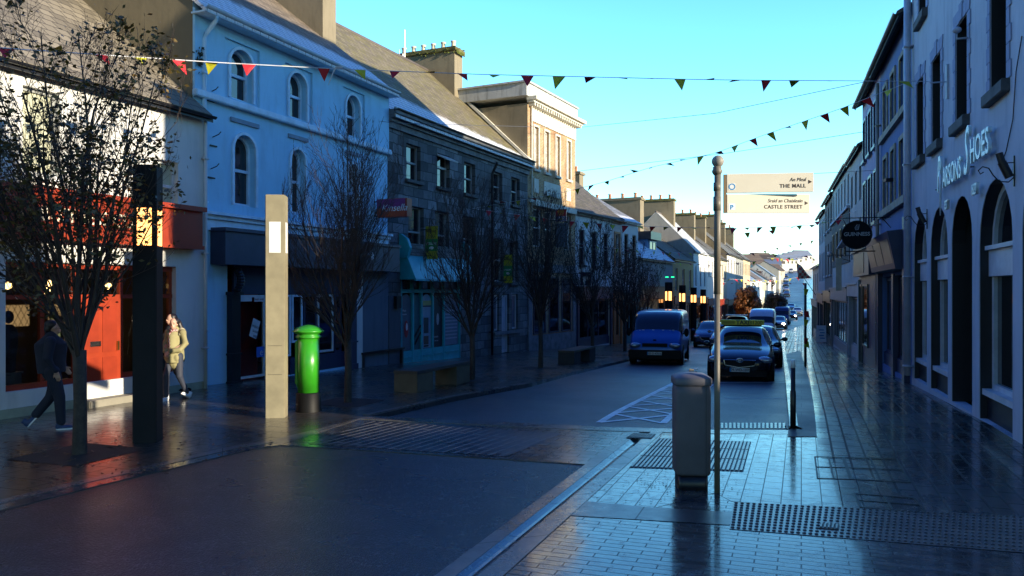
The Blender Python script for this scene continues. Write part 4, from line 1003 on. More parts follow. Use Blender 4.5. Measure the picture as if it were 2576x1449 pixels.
for q, h in enumerate(hs[:5]):
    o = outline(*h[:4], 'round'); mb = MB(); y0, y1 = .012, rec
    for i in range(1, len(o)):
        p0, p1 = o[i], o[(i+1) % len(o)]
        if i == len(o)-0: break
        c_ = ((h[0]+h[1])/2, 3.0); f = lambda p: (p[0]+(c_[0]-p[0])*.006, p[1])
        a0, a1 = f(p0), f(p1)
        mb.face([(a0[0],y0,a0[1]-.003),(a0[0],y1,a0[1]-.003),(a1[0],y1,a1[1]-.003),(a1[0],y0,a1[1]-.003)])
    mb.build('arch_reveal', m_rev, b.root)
    if q != 2:
        u0_, u1_ = h[0]+.01, h[1]-.01
        w = b.window(u0_, u1_, .5, 3.98, 'round', reveal=rec, frame=M_white, t=.11, rail=False, pane=M_glass2, name='shop_window')
        tr = MB(); tr.box(u0_, u1_, rec-.1, rec+.03, 2.45, 2.9); tr.box(u0_, u1_, rec-.16, rec+.03, 2.9, 2.97); tr.build('transom', M_white, w); tr = MB(); tr.box(u0_, u1_, rec-.2, rec+.03, .42, .52); tr.build('sill', M_white, w)
        sr = MB(); sr.box(u0_, u1_, rec-.12, rec+.05, -.1, .42); sr.build('stallriser', m_rev, b.root)
    else:
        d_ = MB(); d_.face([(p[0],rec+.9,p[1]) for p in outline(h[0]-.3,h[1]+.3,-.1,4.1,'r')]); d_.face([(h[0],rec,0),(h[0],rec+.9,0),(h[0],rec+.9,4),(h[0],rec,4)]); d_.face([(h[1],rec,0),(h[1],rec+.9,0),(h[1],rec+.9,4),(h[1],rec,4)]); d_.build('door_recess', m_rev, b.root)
        dd_ = glazed(b, h[0]+.1, h[1]-.1, .02, 2.3, rec+.8, M_black, M_glass2, .1, 'door', 1)
m_ql = plaster('quoin_render', (.33,.37,.5), (.2,.2,.27), .3)
for h in hs[5:]:
    w = b.window(*h[:4], reveal=.45, frame=M_black, pane=plain('dark_pane', (.008,.008,.01), .3, spec=.25), sill=M_darkstone, sillw=.2, sillo=.14)
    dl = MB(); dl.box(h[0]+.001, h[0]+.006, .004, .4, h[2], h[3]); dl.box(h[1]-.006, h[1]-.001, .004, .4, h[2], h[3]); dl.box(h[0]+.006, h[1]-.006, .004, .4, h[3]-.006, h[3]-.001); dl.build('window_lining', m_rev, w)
    qn = MB()
    for k in range(7):
        z0_ = h[2]+(h[3]-h[2])*k/7; z1_ = h[2]+(h[3]-h[2])*(k+1)/7-.012; e_ = .16 if k % 2 else .24
        qn.box(h[0]-e_, h[0]-.002, -.022, -.001, z0_, z1_); qn.box(h[1]+.002, h[1]+e_, -.022, -.001, z0_, z1_)
    cu = (h[0]+h[1])/2
    for k in range(-2, 3):
        t_ = .34 if k == 0 else .27; o_ = .035 if k == 0 else .022
        qn.prism([(cu+k*.26-.12,-o_,h[3]+.01),(cu+k*.26+.12,-o_,h[3]+.01),(cu+k*.29+.14,-o_,h[3]+t_),(cu+k*.29-.14,-o_,h[3]+t_)], (0,o_,0))
    qn.build('window_quoins', m_ql, w)
M_pipe = plain('grey_pipe_paint', (.42,.45,.52), .4)
b.pipe(M_pipe, .18, .05, 12, .085, .13, brackets=(.02,.21,.45,.7))
# lettering
m_sign = plain('pale_sign_letters', (.72,.82,.84), .4, .1)
def bl(t_, s_, x0, y0, sh=0, sx=1, off=.02): 
    u_, z_ = b.px(x0, y0, .1); return text(t_, s_, m_sign, b.root, (u_, -.1, z_), extrude=.025, shear=sh, offset=off, sx=sx, name='sign_letters')
bl('P', 1.05, 2360, 484, .25, .55, .006); bl('ARSONS', .56, 2374, 472, 0, .78, .006)
bl('S', 1.2, 2427, 440, .35, .55, .008); bl('HOES', .60, 2443, 412, 0, .85, .006)
bl('EST', .26, 2379, 528, 0, .7, .004); bl('1827', .26, 2446, 492, 0, .75, .004)
st_ = MB()
for x_, y_, s_ in ((2364,488,.4),(2383,468,.1),(2400,458,.1),(2450,424,.1),(2478,396,.1)):
    u_, z_ = b.px(x_,y_); st_.box(u_, u_+.02, -.09, 0, z_+s_*.2, z_+s_*.2+.02)
st_.build('sign_standoffs', M_black, b.root)
tl = MB(); u_, z_ = b.px(2364, 488, .1); tl.tube([(u_+.12,-.1,z_+.5),(u_+.07,-.1,z_+.1),(u_+.05,-.1,z_-.45)], [.03,.03,.01], 6); tl.build('sign_flourish', m_sign, b.root, True)
def scroll_lamp(x_, y_):
    u_, z_ = b.px(x_, y_); o = empty('wall_lamp', (0,0,0), 0, 'x', 'wall lamp', 'scrolled iron wall lamps over the arches')
    M = b.root.matrix_basis @ Matrix.Translation((u_, 0, z_)) @ Matrix.Scale(.68, 4); o.matrix_basis = M
    a_ = MB(); a_.box(-.015, .015, -.03, -.0, -.32, .35)
    pts = [(0,-.02,-.12),(0,-.12,-.22),(0,-.3,-.2),(0,-.42,-.05),(0,-.5,.1),(0,-.62,.14),(0,-.7,.06),(0,-.66,-.02),(0,-.6,.02)]
    a_.tube(pts, .014, 6); a_.tube([(0,-.02,.2),(0,-.2,.2)], .012, 6); a_.build('lamp_bracket', M_black, o)
    l_ = MB(); l_.tube([(0,-.3,.42),(0,-.24,.2)], .075, 10); l_.tube([(0,-.25,.22),(0,-.1,-.12)], .09, 10); l_.build('lamp_body', M_black, o)
    return o
scroll_lamp(2553, 432)['label'] = 'black scrolled iron wall lamp to the right of the shop lettering'
scroll_lamp(2333, 552)['label'] = 'black scrolled iron wall lamp above the arch farthest from the camera'
ab = MB(); u_, z_ = b.px(2387, 205); ab.box(u_-.03, u_+.03, -.05, 0, z_-.35, z_+.35); ab.tube([(u_,-.05,z_),(u_,-.35,z_)], .015, 6); ab.build('wall_bracket', M_pipe, b.root)
fl = MB(); u_, z_ = b.px(2438,95); fl.tube([(u_,-.02,z_),(u_,-.2,z_),(u_,-.2,z_+.12)], .02, 6); fl.ell((u_,-.2,z_+.16), (.08,.08,.06)); fl.build('wall_fitting', M_pipe, b.root, True)
cb = MB(); cpt = [b.px(x_, y_) for x_, y_ in ((2575,90),(2560,180),(2552,300),(2535,380),(2522,415))]; cb.tube([(p[0],-.02,p[1]) for p in cpt], .008, 4); cb.build('wall_cable', M_black, b.root)

# blue building with stone trimmed windows
b = Bld('deep_blue_building', 'deep blue three storey building with stone framed windows beside the arches', rwb(26.3), rwb(20.42), base=-.25)
M_dblue = plaster('deep_blue_wall', (.12,.2,.42), (.08,.1,.2), .3); m_trim = plain('buff_trim', (.3,.27,.2), .8, var=.3)
hs = []
def R3(x0, x1, y0, y1): return b.rect(x0, x1, y0, y1)
zt = [(7.15-b.base, 8.6-b.base), (4.75-b.base, 6.35-b.base)]
for (z0_, z1_) in zt:
    for c_ in (1.35, 3.0, 4.75): hs.append((c_-.38, c_+.38, z0_, z1_, 'r'))
hs.append((.5, b.L-.6, .1, 2.9, 'r', .25))
b.walls(M_dblue, 9, 9.5, 12.0, hs, zmin=-.8); b.roof(M_slateF, over=.35); b.gutter(M_black, 9.4, .38)
for h in hs[:6]: b.window(*h[:4], reveal=.16, frame=M_black, arch=m_trim, archw=.13)
b.box('sill_band', m_trim, .4, b.L-.4, zt[0][0]-.2, zt[0][0]-.01, .12); b.box('sill_band', m_trim, .4, b.L-.4, zt[1][0]-.22, zt[1][0]-.01, .14)
fs = MB(); fs.prism([(.3,-.3,3.05),(.3,-.48,3.95),(.3,-.5,4.05),(.3,0,4.1),(.3,0,3.0)], (b.L-.9,0,0)); fso = fs.build('fascia', M_navy, b.root)
for q in range(3):
    p_ = MB(); u0_ = .5+q*1.7; p_.prism([(u0_,-.335,3.2),(u0_,-.475,3.85),(u0_,-.465,3.85),(u0_,-.325,3.2)], (1.5,0,0)); p_.build('fascia_panel', plain('gilt_panel', (.22,.17,.1), .35), fso)
glazed(b, .6, 2.8, .5, 2.85, .15, M_navy, M_glass2, .08, 'shop_window', 1); glazed(b, 3.3, b.L-.7, .5, 2.85, .15, M_navy, M_glass2, .08, 'shop_window')
s_ = MB(); s_.box(.5, b.L-.6, .05, .2, -.4, .5); s_.box(2.85,3.25,-.05,.1,-.4,2.95); s_.box(.1,.5,-.14,0,-.4,3.0); s_.box(b.L-.6,b.L-.25,-.14,0,-.4,4.4); s_.build('shopfront', M_navy, b.root)
b.pipe(plain('buff_pipe', (.3,.27,.2), .5), .1, .0, 9.3, .06, .1)
# lilac pub building
b = Bld('lilac_pub_building', 'lilac grey pub building with dark windows and a black shopfront', rwb(31.5), rwb(26.32), base=-.45)
hs = []
for (z0_, z1_) in ((7.2,8.7),(4.6,6.3)):
    for c_ in (1.0, 2.7, 4.4): hs.append((c_-.42, c_+.42, z0_-b.base, z1_-b.base, 'r'))
b.walls(plaster('lilac_wall', (.4,.42,.58), (.22,.22,.3), .35), 9, 9.55, 12.0, hs, zmin=-.8); b.roof(M_slateF, over=.3); b.gutter(M_black, 9.5, .33)
for h in hs: b.window(*h[:4], reveal=.16, frame=M_navy, arch=M_navy, archw=.1, sill=M_navy)
f = MB(); f.box(.1, b.L-.1, -.35, 0, 3.2, 4.1); f.box(.05, b.L-.05, -.45, 0, 4.1, 4.2); f.box(.1, b.L-.1, -.12, 0, -.5, 3.2); fo = f.build('shopfront', M_navy, b.root)
p_ = MB(); p_.box(.4, b.L-1.5, -.365, -.352, 3.3, 4.0); p_.build('fascia_panel', plain('brown_panel', (.07,.05,.04), .4), fo)
glazed(b, 1.6, 3.2, .6, 2.9, -.14, M_black, M_glass2, .07, 'shop_window'); glazed(b, .4, 1.3, -.2, 2.9, -.14, M_black, M_glass2, .07, 'door')
wv = MB(); wv.box(-.0, .35, -.2, 0, -.5, 3.1); wv.build('white_pilaster', M_wwall, b.root)
dsh = MB(); dsh.lathe([(.02,0),(.25,.1),(.42,.28),(.4,.3),(.2,.14),(.02,.05)], (0,0,0), 16); do = dsh.build('lean_canopy', plain('canopy_grey', (.35,.36,.38), .4), b.root, True, loc=(.7,-.55,4.5), rot=(R(60),0,0))
# round pub sign
def on_facade(b, x_, y_, out, name, label, cat, group=None):
    u_, z_ = b.px(x_, y_, out); o = empty(name, (0,0,0), 0, label, cat, group); o.matrix_basis = b.root.matrix_basis @ Matrix.Translation((u_, -out, z_)); return o
o = on_facade(b, 2155, 591, .95, 'pub_sign', 'round black hanging pub sign with pale lettering on an iron bracket', 'pub sign')
d_ = MB(); n_ = 28
d_.tube([(-.07,0,0),(.07,0,0)], .43, n_); d_.build('sign_disc', plain('pub_sign_black', (.004,.006,.009), .6, spec=.15), o)
rg = MB()
for sx_ in (-.075,.075): rg.tube([(sx_, .425*math.cos(2*math.pi*k/n_), .425*math.sin(2*math.pi*k/n_)) for k in range(n_+1)], .013, 5)
rg.build('sign_rim', M_iron, o)
m_pt = plain('pale_lettering', (.4,.42,.42), .5)
# the face that looks down the street to the camera is at +x of the bracket frame
text('GUINNESS', .158, m_pt, o, (.078, -.37, -.03), rot=(R(90),0,R(90)), extrude=.004, offset=.004, align='LEFT', sx=1.0)
hp = MB(); hp.tube([(.08,.04,.16),(.08,-.035,.15),(.08,-.055,.22),(.08,.0,.3),(.08,.07,.31),(.08,.04,.16)], .01, 5)
for k in range(4): hp.tube([(.08,-.03+.02*k,.17),(.08,-.02+.02*k,.28)], .004, 4)
hp.build('harp_emblem', m_pt, o)
br = MB(); br.tube([(0,.95,.52),(0,-.4,.52),(0,-.3,.3)], .015, 6); br.tube([(0,.95,.2),(0,.7,.52)], .012, 6); br.tube([(0,.25,.52),(0,.25,.34)], .012, 5); br.tube([(0,.95,-.5),(0,-.3,-.5)], .02, 6); br.build('sign_bracket', M_iron, o)
# white and rubble buildings
M_rub = brickmat('rubble_stone', (.09,.085,.075), (.16,.15,.13), (.13,.12,.11), .38, .2, .03, dirt=(.05,.05,.05))
M_wstr = plaster('striped_white_wall', (.5,.52,.5), (.16,.18,.2), .8)
b = house('pale_green_house', 'narrow pale green and white house next to the pub sign', rwb(36.5), rwb(31.52), 8.05, 10.2, M_wstr, M_slateD, depth=8, nu=3, rows=[(5.9,7.3),(3.6,5.2)], ww=.8, gut=M_black, frame=M_black, shop=(2.6, plain('pale_shop_paint', (.4,.42,.42), .5), .5))
b = house('striped_rubble_house', 'rubble stone building with pale striped upper storey', rwb(47), rwb(36.52), 8.15, 10.0, M_wstr, M_slateD, depth=8, nu=6, rows=[(6.3,7.7)], ww=.75, gut=M_black, frame=M_white, shop=(2.6, plain('grey_shop_paint', (.2,.21,.22), .5), .6))
f = MB(); f.box(.02, b.L-.02, -.04, -.001, 4.45, 6.9); fo = f.build('rubble_facing', M_rub, b.root); b.box('ledge', M_lil, 0, b.L, 6.92, 7.05, .15)
for c_ in (1.5, 4.0, 6.6, 9.0): glazed(b, c_-.35, c_+.35, 4.8, 6.3, -.06, M_black, M_glass, .06, 'window')
o = on_facade(b, 2110, 690, .5, 'vertical_sign', 'narrow upright cream sign hanging on the rubble wall', 'sign'); s_ = MB(); s_.box(-.04, .04, -.12, .12, -.75, .75); s_.build('sign_board', plain('cream_board', (.5,.46,.34), .6), o); a_ = MB(); a_.tube([(0,.5,.6),(0,-.12,.8)], .015, 5); a_.tube([(0,.5,.85),(0,-.5,.85)], .015, 5); a_.build('sign_bracket', M_iron, o)
o = on_facade(b, 2088, 640, .7, 'wall_floodlight', 'small pale floodlight on an arm on the rubble wall', 'floodlight'); s_ = MB(); s_.tube([(0,.02,-.12),(0,-.02,.14)], [.12,.1], 10); s_.build('lamp_body', plain('lamp_shell', (.45,.46,.48), .4), o, True); a_ = MB(); a_.tube([(0,.7,-.05),(0,.1,0)], .015, 5); a_.build('lamp_bracket', M_iron, o)
b = house('dark_gutter_house', 'dark brown fronted house with heavy eaves on the right row', rwb(54), rwb(47.02), 8.0, 9.8, plaster('brown_dark_wall', (.2,.18,.17), (.1,.1,.1), .4), M_slateF, depth=8, nu=3, rows=[(6.0,7.5),(3.2,5.2)], ww=.9, gut=M_black, frame=plain('pale_joinery', (.4,.42,.45), .5), sill=M_lil, shop=(2.7, M_black, .6))
b = house('pale_corner_house', 'tall narrow pale house with white quoins at the far end of the right row', rwb(61), rwb(54.02), 7.7, 9.5, plaster('pale_far_wall', (.45,.46,.47), (.25,.25,.25), .4), M_slateF, depth=8, nu=4, rows=[(5.6,7.2),(2.9,4.9)], ww=.85, gut=M_black, frame=M_black, shop=(2.7, M_navy, .6))
b = house('low_cream_house', 'low cream house with a dark roof past the tall right row', rwb(70), rwb(61.02), 4.2, 6.6, plaster('cream_far_wall', (.5,.46,.38), (.25,.2,.15), .4), M_slateF, depth=8, nu=3, rows=[(2.2,3.6)], ww=.9, gut=M_white, shop=(2.5, plain('mint_paint', (.3,.4,.35), .5), .5), side=M_render)
for q, (a_, c_, e, col, lb) in enumerate((((38.5,96),(30.2,78),4.4,(.4,.33,.25),'brick brown house beyond the low cream house'),((52,130),(40,99),3.4,(.5,.48,.44),'long pale house beyond the brown house on the right'),((80,200),(61,150),3.2,(.55,.52,.48),'distant pale house on the right at the foot of the hill'))):
    house('terraced_house', lb, Vector(a_), Vector(c_), e, e+2.6, plaster('far_right_wall_%d' % q, col, tuple(v*.5 for v in col), .3), M_slateF, depth=8, nu=5, rows=[(e-2,e-.7)], ww=.9, zmin=-3)
# unseen buildings, added and shaped to cast shade on the street
house('shade_corner_house', 'unseen corner house added across the side street to cast shade, outside the picture', Vector((31, -4)), Vector((19.0, -13)), 6.0, 8.3, M_wwall, M_slateF, depth=9, nu=4, rows=[(3.4,5)], group=None, base=0)

AQ = Vector((math.sin(SUN_PHI), math.cos(SUN_PHI)))*8.45; BQ = Vector((math.cos(SUN_PHI), -math.sin(SUN_PHI)))
house('shade_gabled_house', 'unseen steep gabled house behind the camera, added to shade the left of the street', AQ+BQ*17, AQ+BQ*9, 6.1, 13.7, M_wwall, M_slateF, depth=6, nu=2, rows=[(3.0,4.5)], group=None, base=0, over=0)

house('shadow_block', 'unseen lower flat roofed block past the arched building, added to shape its shadow', rwb(9.23), rwb(8.34), 10.3, None, M_lil, M_slateF, depth=8, nu=1, rows=[], group=None, base=0)
# ------------------------------------------------------------------ street furniture
def G(px, py, off=0): 
    p = gp(px, py, off); return Vector((p.x, p.y, gh(p.x, p.y)+off))
def GZ(px, Z, off=0):
    x = (px-CX)/F*Z; return Vector((x, Z, gh(x, Z)+off))
M_col = plain('sunlit_column_paint', (.30,.26,.165), .5, .1, bscale=8, var=.15); M_colshade = plain('shaded_column_paint', (.016,.016,.018), .6, spec=.2)  # one column finish twice: sun warmth and shade put into the colours
M_amber = plain('lit_amber_panel', (.8,.45,.2), .4, emis=(1,.42,.12), estr=2.2)
M_diff = plain('white_diffuser', (.8,.8,.78), .4)
def light_column(loc, rz, mat, pm, label, h=4.0):
    o = empty('light_column', loc, rz, label, 'light column', 'square light columns along the left footpath')
    c = MB(); w = .165; z0, z1, hp = 2.86, 3.4, .1
    c.box(-w, w, -w, w, -.1, h); cb_ = c.build('column', mat, o, bevel=.012)
    for a_ in range(4):
        p = MB(); p.box(-hp, hp, -w-.006, -w+.0, z0, z1); po = p.build('light_panel', pm, o, bevel=.003, rot=(0,0,a_*math.pi/2))
    s_ = MB(); s_.box(-.12, .12, -w-.003, -w, .75, .755); s_.box(-.12, .12, -w-.003, -w, 1.25, 1.255); s_.build('access_door', M_colshade, o)
    return o
light_column(G(372,1110), R(8), M_colshade, M_amber, 'shaded square light column in front of the red shop door, nearest the camera', 4.03)
light_column(G(696,1048), R(6), M_col, M_diff, 'sunlit beige square light column with a white panel beside the green post box', 3.87)
for q, (px, Z, sc, lb) in enumerate(((1682,42,.88,'first of the four far light columns, directly behind the blue van roof'),(1716.5,48,.9,'second of the four far light columns past the blue van'),(1745,54,.92,'third of the four far light columns past the blue van'),(1769,60,.93,'farthest of the four light columns past the blue van'))):
    light_column(GZ(px, Z), R(20), M_colshade, M_amber, lb, 3.95).scale = (sc,)*3
# post box
pb = G(776,1034); o = empty('post_box', pb, R(5), 'bright green cylindrical cast iron post box with a black base', 'post box')
M_green = plain('post_office_green', (.03,.27,.012), .35, coat=.3, bscale=25, bstr=.25, var=.15); 
s_ = MB(); s_.lathe([(.235,-.1),(.235,.02),(.225,.05),(.222,.33),(.2,.35)], n=40); s_.build('base', plain('gloss_black', (.005,.005,.005), .55, spec=.2), o, True)
s_ = MB(); s_.lathe([(.195,.35),(.195,1.36)], n=40); s_.build('body', M_green, o, True)
s_ = MB(); s_.lathe([(.196,1.33),(.225,1.345),(.23,1.37),(.21,1.39),(.205,1.41),(.25,1.43),(.282,1.455),(.285,1.475),(.255,1.485),(.25,1.5),(.2,1.535),(.12,1.565),(.03,1.58)], n=40); s_.build('cap', M_green, o, True)
s_ = MB(); s_.tube([(-.19,-.06,.45),(-.19,-.06,1.3)], .014, 8); s_.box(-.235,-.185,-.045,.1,.5,1.28); s_.build('door', M_green, o, bevel=.006)
s_ = MB(); s_.box(-.242,-.23,-.02,.08,1.12,1.15); s_.box(-.245,-.23,.0,.05,.62,.68); s_.build('posting_slot', M_black, o)
# direction sign
sp = G(1804,1240); Zs = sp.y; o = empty('direction_sign', sp, 0, 'slim metal pole with a ball finial and two cream direction boards', 'direction sign')
M_steel = plain('galvanised_pole', (.16,.14,.11), .45, 0, .35)
zl = lambda py: CAMH+(HY-py)/F*Zs-sp.z; xl = lambda px: (px-1804)/F*Zs
s_ = MB(); s_.tube([(0,0,-.05),(0,0,zl(740))], .031, 20); s_.tube([(0,0,zl(740)),(.006,0,zl(432))], .036, 20); s_.build('pole', M_steel, o, True)
s_ = MB(); s_.lathe([(.037,zl(440)),(.052,zl(435)),(.056,zl(430)),(.045,zl(425)),(.045,zl(420)),(.03,zl(418))], n=24); s_.lathe([(.042,zl(530)),(.042,zl(495))], n=20); s_.lathe([(.04,zl(480)),(.04,zl(460))], n=20); s_.build('collar', M_steel, o, True)
s_ = MB(); s_.ell((.008,0,zl(406)), (.066,.066,.066), 28, 18); s_.build('ball_finial', plain('finial_grey', (.27,.255,.22), .55), o, True)
s_ = MB(); s_.box(xl(1820), xl(1827), -.012, .012, zl(536), zl(439)); s_.build('mounting_strip', plain('bronze_strip', (.2,.13,.07), .4, .5), o)
M_cr = plain('cream_sign', (.72,.66,.53), .45, bstr=0, var=.03); M_br = plain('brown_lettering', (.045,.025,.015), .5); M_ib = plain('blue_icon', (.03,.25,.55), .5)
def board(y0, y1, x1, rz, name_ir, name_en, kind):
    L = xl(x1)-xl(1828); z0, z1 = zl(y1), zl(y0); H = z1-z0
    m = MB(); m.box(0, L, -.012, .012, 0, H); bo = m.build('sign_board', M_cr, o, bevel=.003, loc=(xl(1828), 0, z0), rot=(0, 0, rz))
    t1 = text(name_en, H*.27, M_br, bo, (L*.912, -.0135, H*.235), extrude=.001, align='RIGHT', offset=.0008, spacing=1.12, sx=.98)
    t2 = text(name_ir, H*.27, M_br, bo, (L*.912, -.0135, H*.56), extrude=.001, align='RIGHT', shear=.25, spacing=1.0, sx=.9)
    a_ = MB(); a_.prism([(L*.94,-.0132,H*.42),(L*.94,-.0132,H*.62),(L*.982,-.0132,H*.52)], (0,-.001,0)); a_.build('arrow', M_br, bo)
    i_ = MB(); i_.box(L*.02, L*.1, -.0135, -.0125, H*.15, H*.15+L*.08); io = i_.build('icon', M_diff, bo)
    if kind == 'P': text('P', H*.34, M_ib, bo, (L*.038, -.015, H*.19), extrude=.001, offset=.002)
    else:
        r_ = MB(); c_ = (L*.06, H*.15+L*.04); n_ = 20; ro, ri = L*.039, L*.027
        for k in range(n_):
            t0, t1_ = 2*math.pi*k/n_, 2*math.pi*(k+1)/n_
            r_.face([(c_[0]+r*math.cos(t), -.0145, c_[1]+r*math.sin(t)) for r, t in ((ri,t0),(ro,t0),(ro,t1_),(ri,t1_))])
        r_.build('icon_ring', M_ib, bo)
board(438, 486, 2038, R(-7), 'An Meal', 'THE MALL', 'O')
board(488.5, 536, 2036, R(0), 'Sraid an Chaisleain', 'CASTLE STREET', 'P')
s_ = MB(); s_.box(xl(1828), xl(1998), .02, .42, zl(490), zl(487)); 
# litter bin
lb_ = G(1750,1238); o = empty('litter_bin', lb_ + Vector((0,.22,0)), R(-4), 'grey litter bin with a domed lid beside the sign pole', 'litter bin')
M_bin = plain('bin_grey', (.12,.11,.115), .65, bscale=30); kz = lambda py: CAMH+(HY-py)/F*lb_.y-lb_.z
def rbox(w, d, r, z, n=5):
    pts = []
    for cx_, cy_, a0 in ((w-r,d-r,0),(-w+r,d-r,90),(-w+r,-d+r,180),(w-r,-d+r,270)):
        for k in range(n+1): a_ = R(a0+90*k/n); pts.append((cx_+r*math.cos(a_), cy_+r*math.sin(a_), z))
    return pts
def loft(rings):
    m = MB(); n = len(rings[0])
    for r in rings: m.v += r
    for k in range(len(rings)-1):
        for q in range(n): m.f.append((k*n+q, k*n+(q+1) % n, (k+1)*n+(q+1) % n, (k+1)*n+q))
    m.f.append(tuple(range(n))[::-1]); m.f.append(tuple((len(rings)-1)*n+q for q in range(n))); return m
zb, zt = kz(1200), kz(968)
loft([rbox(.165,.165,.05,-.05), rbox(.165,.165,.05,zb)]).build('plinth', M_black, o, True)
loft([rbox(.18,.18,.06,zb+.002), rbox(.192,.192,.06,zb+.03), rbox(.195,.195,.06,zt-.1), rbox(.185,.185,.06,zt)]).build('bin_body', M_bin, o, True)
loft([rbox(.195,.195,.06,zt-.02), rbox(.207,.207,.07,zt), rbox(.207,.207,.07,zt+.06), rbox(.198,.198,.07,zt+.07), rbox(.15,.15,.08,zt+.1), rbox(.06,.06,.05,zt+.115)]).build('lid', plain('bin_lid_grey', (.14,.13,.14), .55), o, True)
s_ = MB(); s_.box(.13,.134,-.199,-.19,zb+.03,zt-.03); s_.box(.134,.19,-.197,-.19,zb+.03,zb+.034); s_.build('door_seam', M_black, o)
s_ = MB(); s_.tube([(-.02,0,zt+.13),(-.02,0,zt+.145),(.03,0,zt+.14)], .012, 6); s_.build('lid_plate', M_steel, o)
# bollards and slim poles
q_ = G(1995,1078); o = empty('bollard', q_, 0, 'slim black bollard with a white reflective tip on the dark strip', 'bollard')
s_ = MB(); s_.lathe([(.045,-.02),(.045,.6),(.036,.61),(.036,.97)], n=14); s_.build('post', M_black, o, True)
s_ = MB(); s_.lathe([(.037,.97),(.037,1.08),(.03,1.1)], n=14); s_.build('reflector', M_diff, o, True)
s_ = MB(); s_.box(-.12,.12,-.12,.12,-.01,.012)
for a_, c_ in ((-.09,-.09),(.09,-.09),(-.09,.09),(.09,.09)): s_.lathe([(.012,.012),(.012,.03)], (a_, c_, 0), 6)
s_.build('base_plate', M_iron, o)
q_ = GZ(1744,19.6,-.08); o = empty('bollard', q_, R(-15), 'short square dark bollard with a pale top in front of the taxi', 'bollard')
s_ = MB(); s_.box(-.11,.11,-.06,.06,-.05,.42); s_.build('post', M_iron, o, bevel=.01); s_ = MB(); s_.prism([(-.115,-.065,.42),(.115,-.065,.47),(.115,.065,.47),(-.115,.065,.42)], (0,0,.03)); s_.build('cap', M_diff, o)
q_ = G(2026,922); o = empty('street_pole', q_, 0, 'thin street pole wound with small red and yellow flags on the right footpath', 'pole')
hp_ = (922-712)/F*q_.y
s_ = MB(); s_.tube([(0,0,-.05),(0,0,hp_)], .045, 10); s_.build('pole', plain('pole_black', (.02,.02,.03), .4), o, True)
M_fr = plain('red_flag', (.5,.012,.02), .7, bstr=0); M_fy = plain('yellow_flag', (.5,.48,.02), .7, bstr=0); M_cord = plain('white_cord', (.6,.6,.62), .6, bstr=0)
for k, (py, m_) in enumerate(((858,M_fr),(866,M_fy),(812,M_fy),(790,M_fr),(735,M_fy))):
    z_ = CAMH+(HY-py)/F*q_.y-q_.z; s_ = MB(); s_.prism([(-.07,-.06,z_+.12),(.09,-.06,z_+.1),(.12 if k % 2 else .02,-.06,z_-.12),(-.06,-.07,z_-.08)], (0,.02,0)); s_.build('flag', m_, o)
# street lamp on the right
q_ = G(2272,945); o = empty('street_lamp', q_, 0, 'dark street lamp with a flat head reaching over the right footpath', 'street lamp'); Zq = q_.y
ht = (945-455)/F*Zq
s_ = MB(); s_.tube([(0,0,-.05),(0,0,1.3)], .1, 14); s_.tube([(0,0,1.3),(0,0,ht*.62)], .085, 14); s_.tube([(0,0,ht*.62),(0,0,ht)], .06, 12); s_.build('pole', plain('lamp_post_grey', (.035,.037,.045), .4), o, True)
s_ = MB(); s_.obox((-.24,-.02,ht+.03), (.32,0,.015), (0,.1,0), (0,0,.05)); s_.build('lamp_head', plain('lamp_post_grey', (.035,.037,.045), .4), o, bevel=.01)
# benches
M_conc = plain('concrete', (.10,.085,.055), .7, bscale=40, var=.2); M_benchw = plain('dark_timber', (.06,.055,.05), .5)
def bench(px, py, L, label, w=.58, h=.47, mat=None):
    p = G(px, py); o = empty('stone_bench', p, R(90-22), label, 'bench', 'stone benches on the left footpath')
    for x0 in (0, L-.75):
        m = MB(); m.box(x0, x0+.75, -w/2, w/2, -.05, h-.07); m.build('bench_block', mat or M_conc, o, bevel=.01)
    m = MB(); m.box(-.01, L+.01, -w/2-.01, w/2+.01, h-.068, h); m.build('seat', plain('bench_top_stone', (.05,.045,.042), .4), o, bevel=.012)
    return o
bench(1020, 987, 2.7, 'near stone bench with an ochre end block in front of the teal shop')
bench(1424, 917, 2.6, 'far dark stone bench in front of the bank', mat=plain('dark_concrete', (.03,.03,.032), .7))
p = G(905, 925); o = empty('wall_bench', p, R(68), 'low black bench against the grey wall of the blue building', 'bench')
m = MB(); m.box(0, 2.6, -.1, .25, .4, .46); m.build('seat', M_black, o); m = MB(); m.box(.05,.15,-.1,.25,-.1,.4); m.build('leg', M_black, o); m = MB(); m.box(2.4,2.5,-.1,.25,-.1,.4); m.build('leg', M_black, o)
m = MB(); m.box(0, 2.6, .22, .25, .0, .45); m.build('back_panel', M_black, o)
# utility cabinet at the left edge
p = G(6, 1034); o = empty('utility_cabinet', p, R(8), 'grey utility cabinet with a warning label against the white wall', 'utility cabinet')
m = MB(); m.box(-.5,.2,0,.3,-.05,.66); m.build('cabinet_body', plain('cabinet_grey', (.12,.14,.16), .5), o, bevel=.01)
m = MB(); m.box(-.52,.22,-.02,.32,.66,.7); m.build('lid', plain('cabinet_grey', (.12,.14,.16), .5), o)
m = MB(); m.box(-.02,.08,-.006,0,.3,.45); m.build('warning_label', M_diff, o); m = MB(); m.prism([(.0,-.0075,.36),(.06,-.0075,.36),(.03,-.0075,.42)], (0,-.001,0)); m.build('warning_symbol', M_black, o)
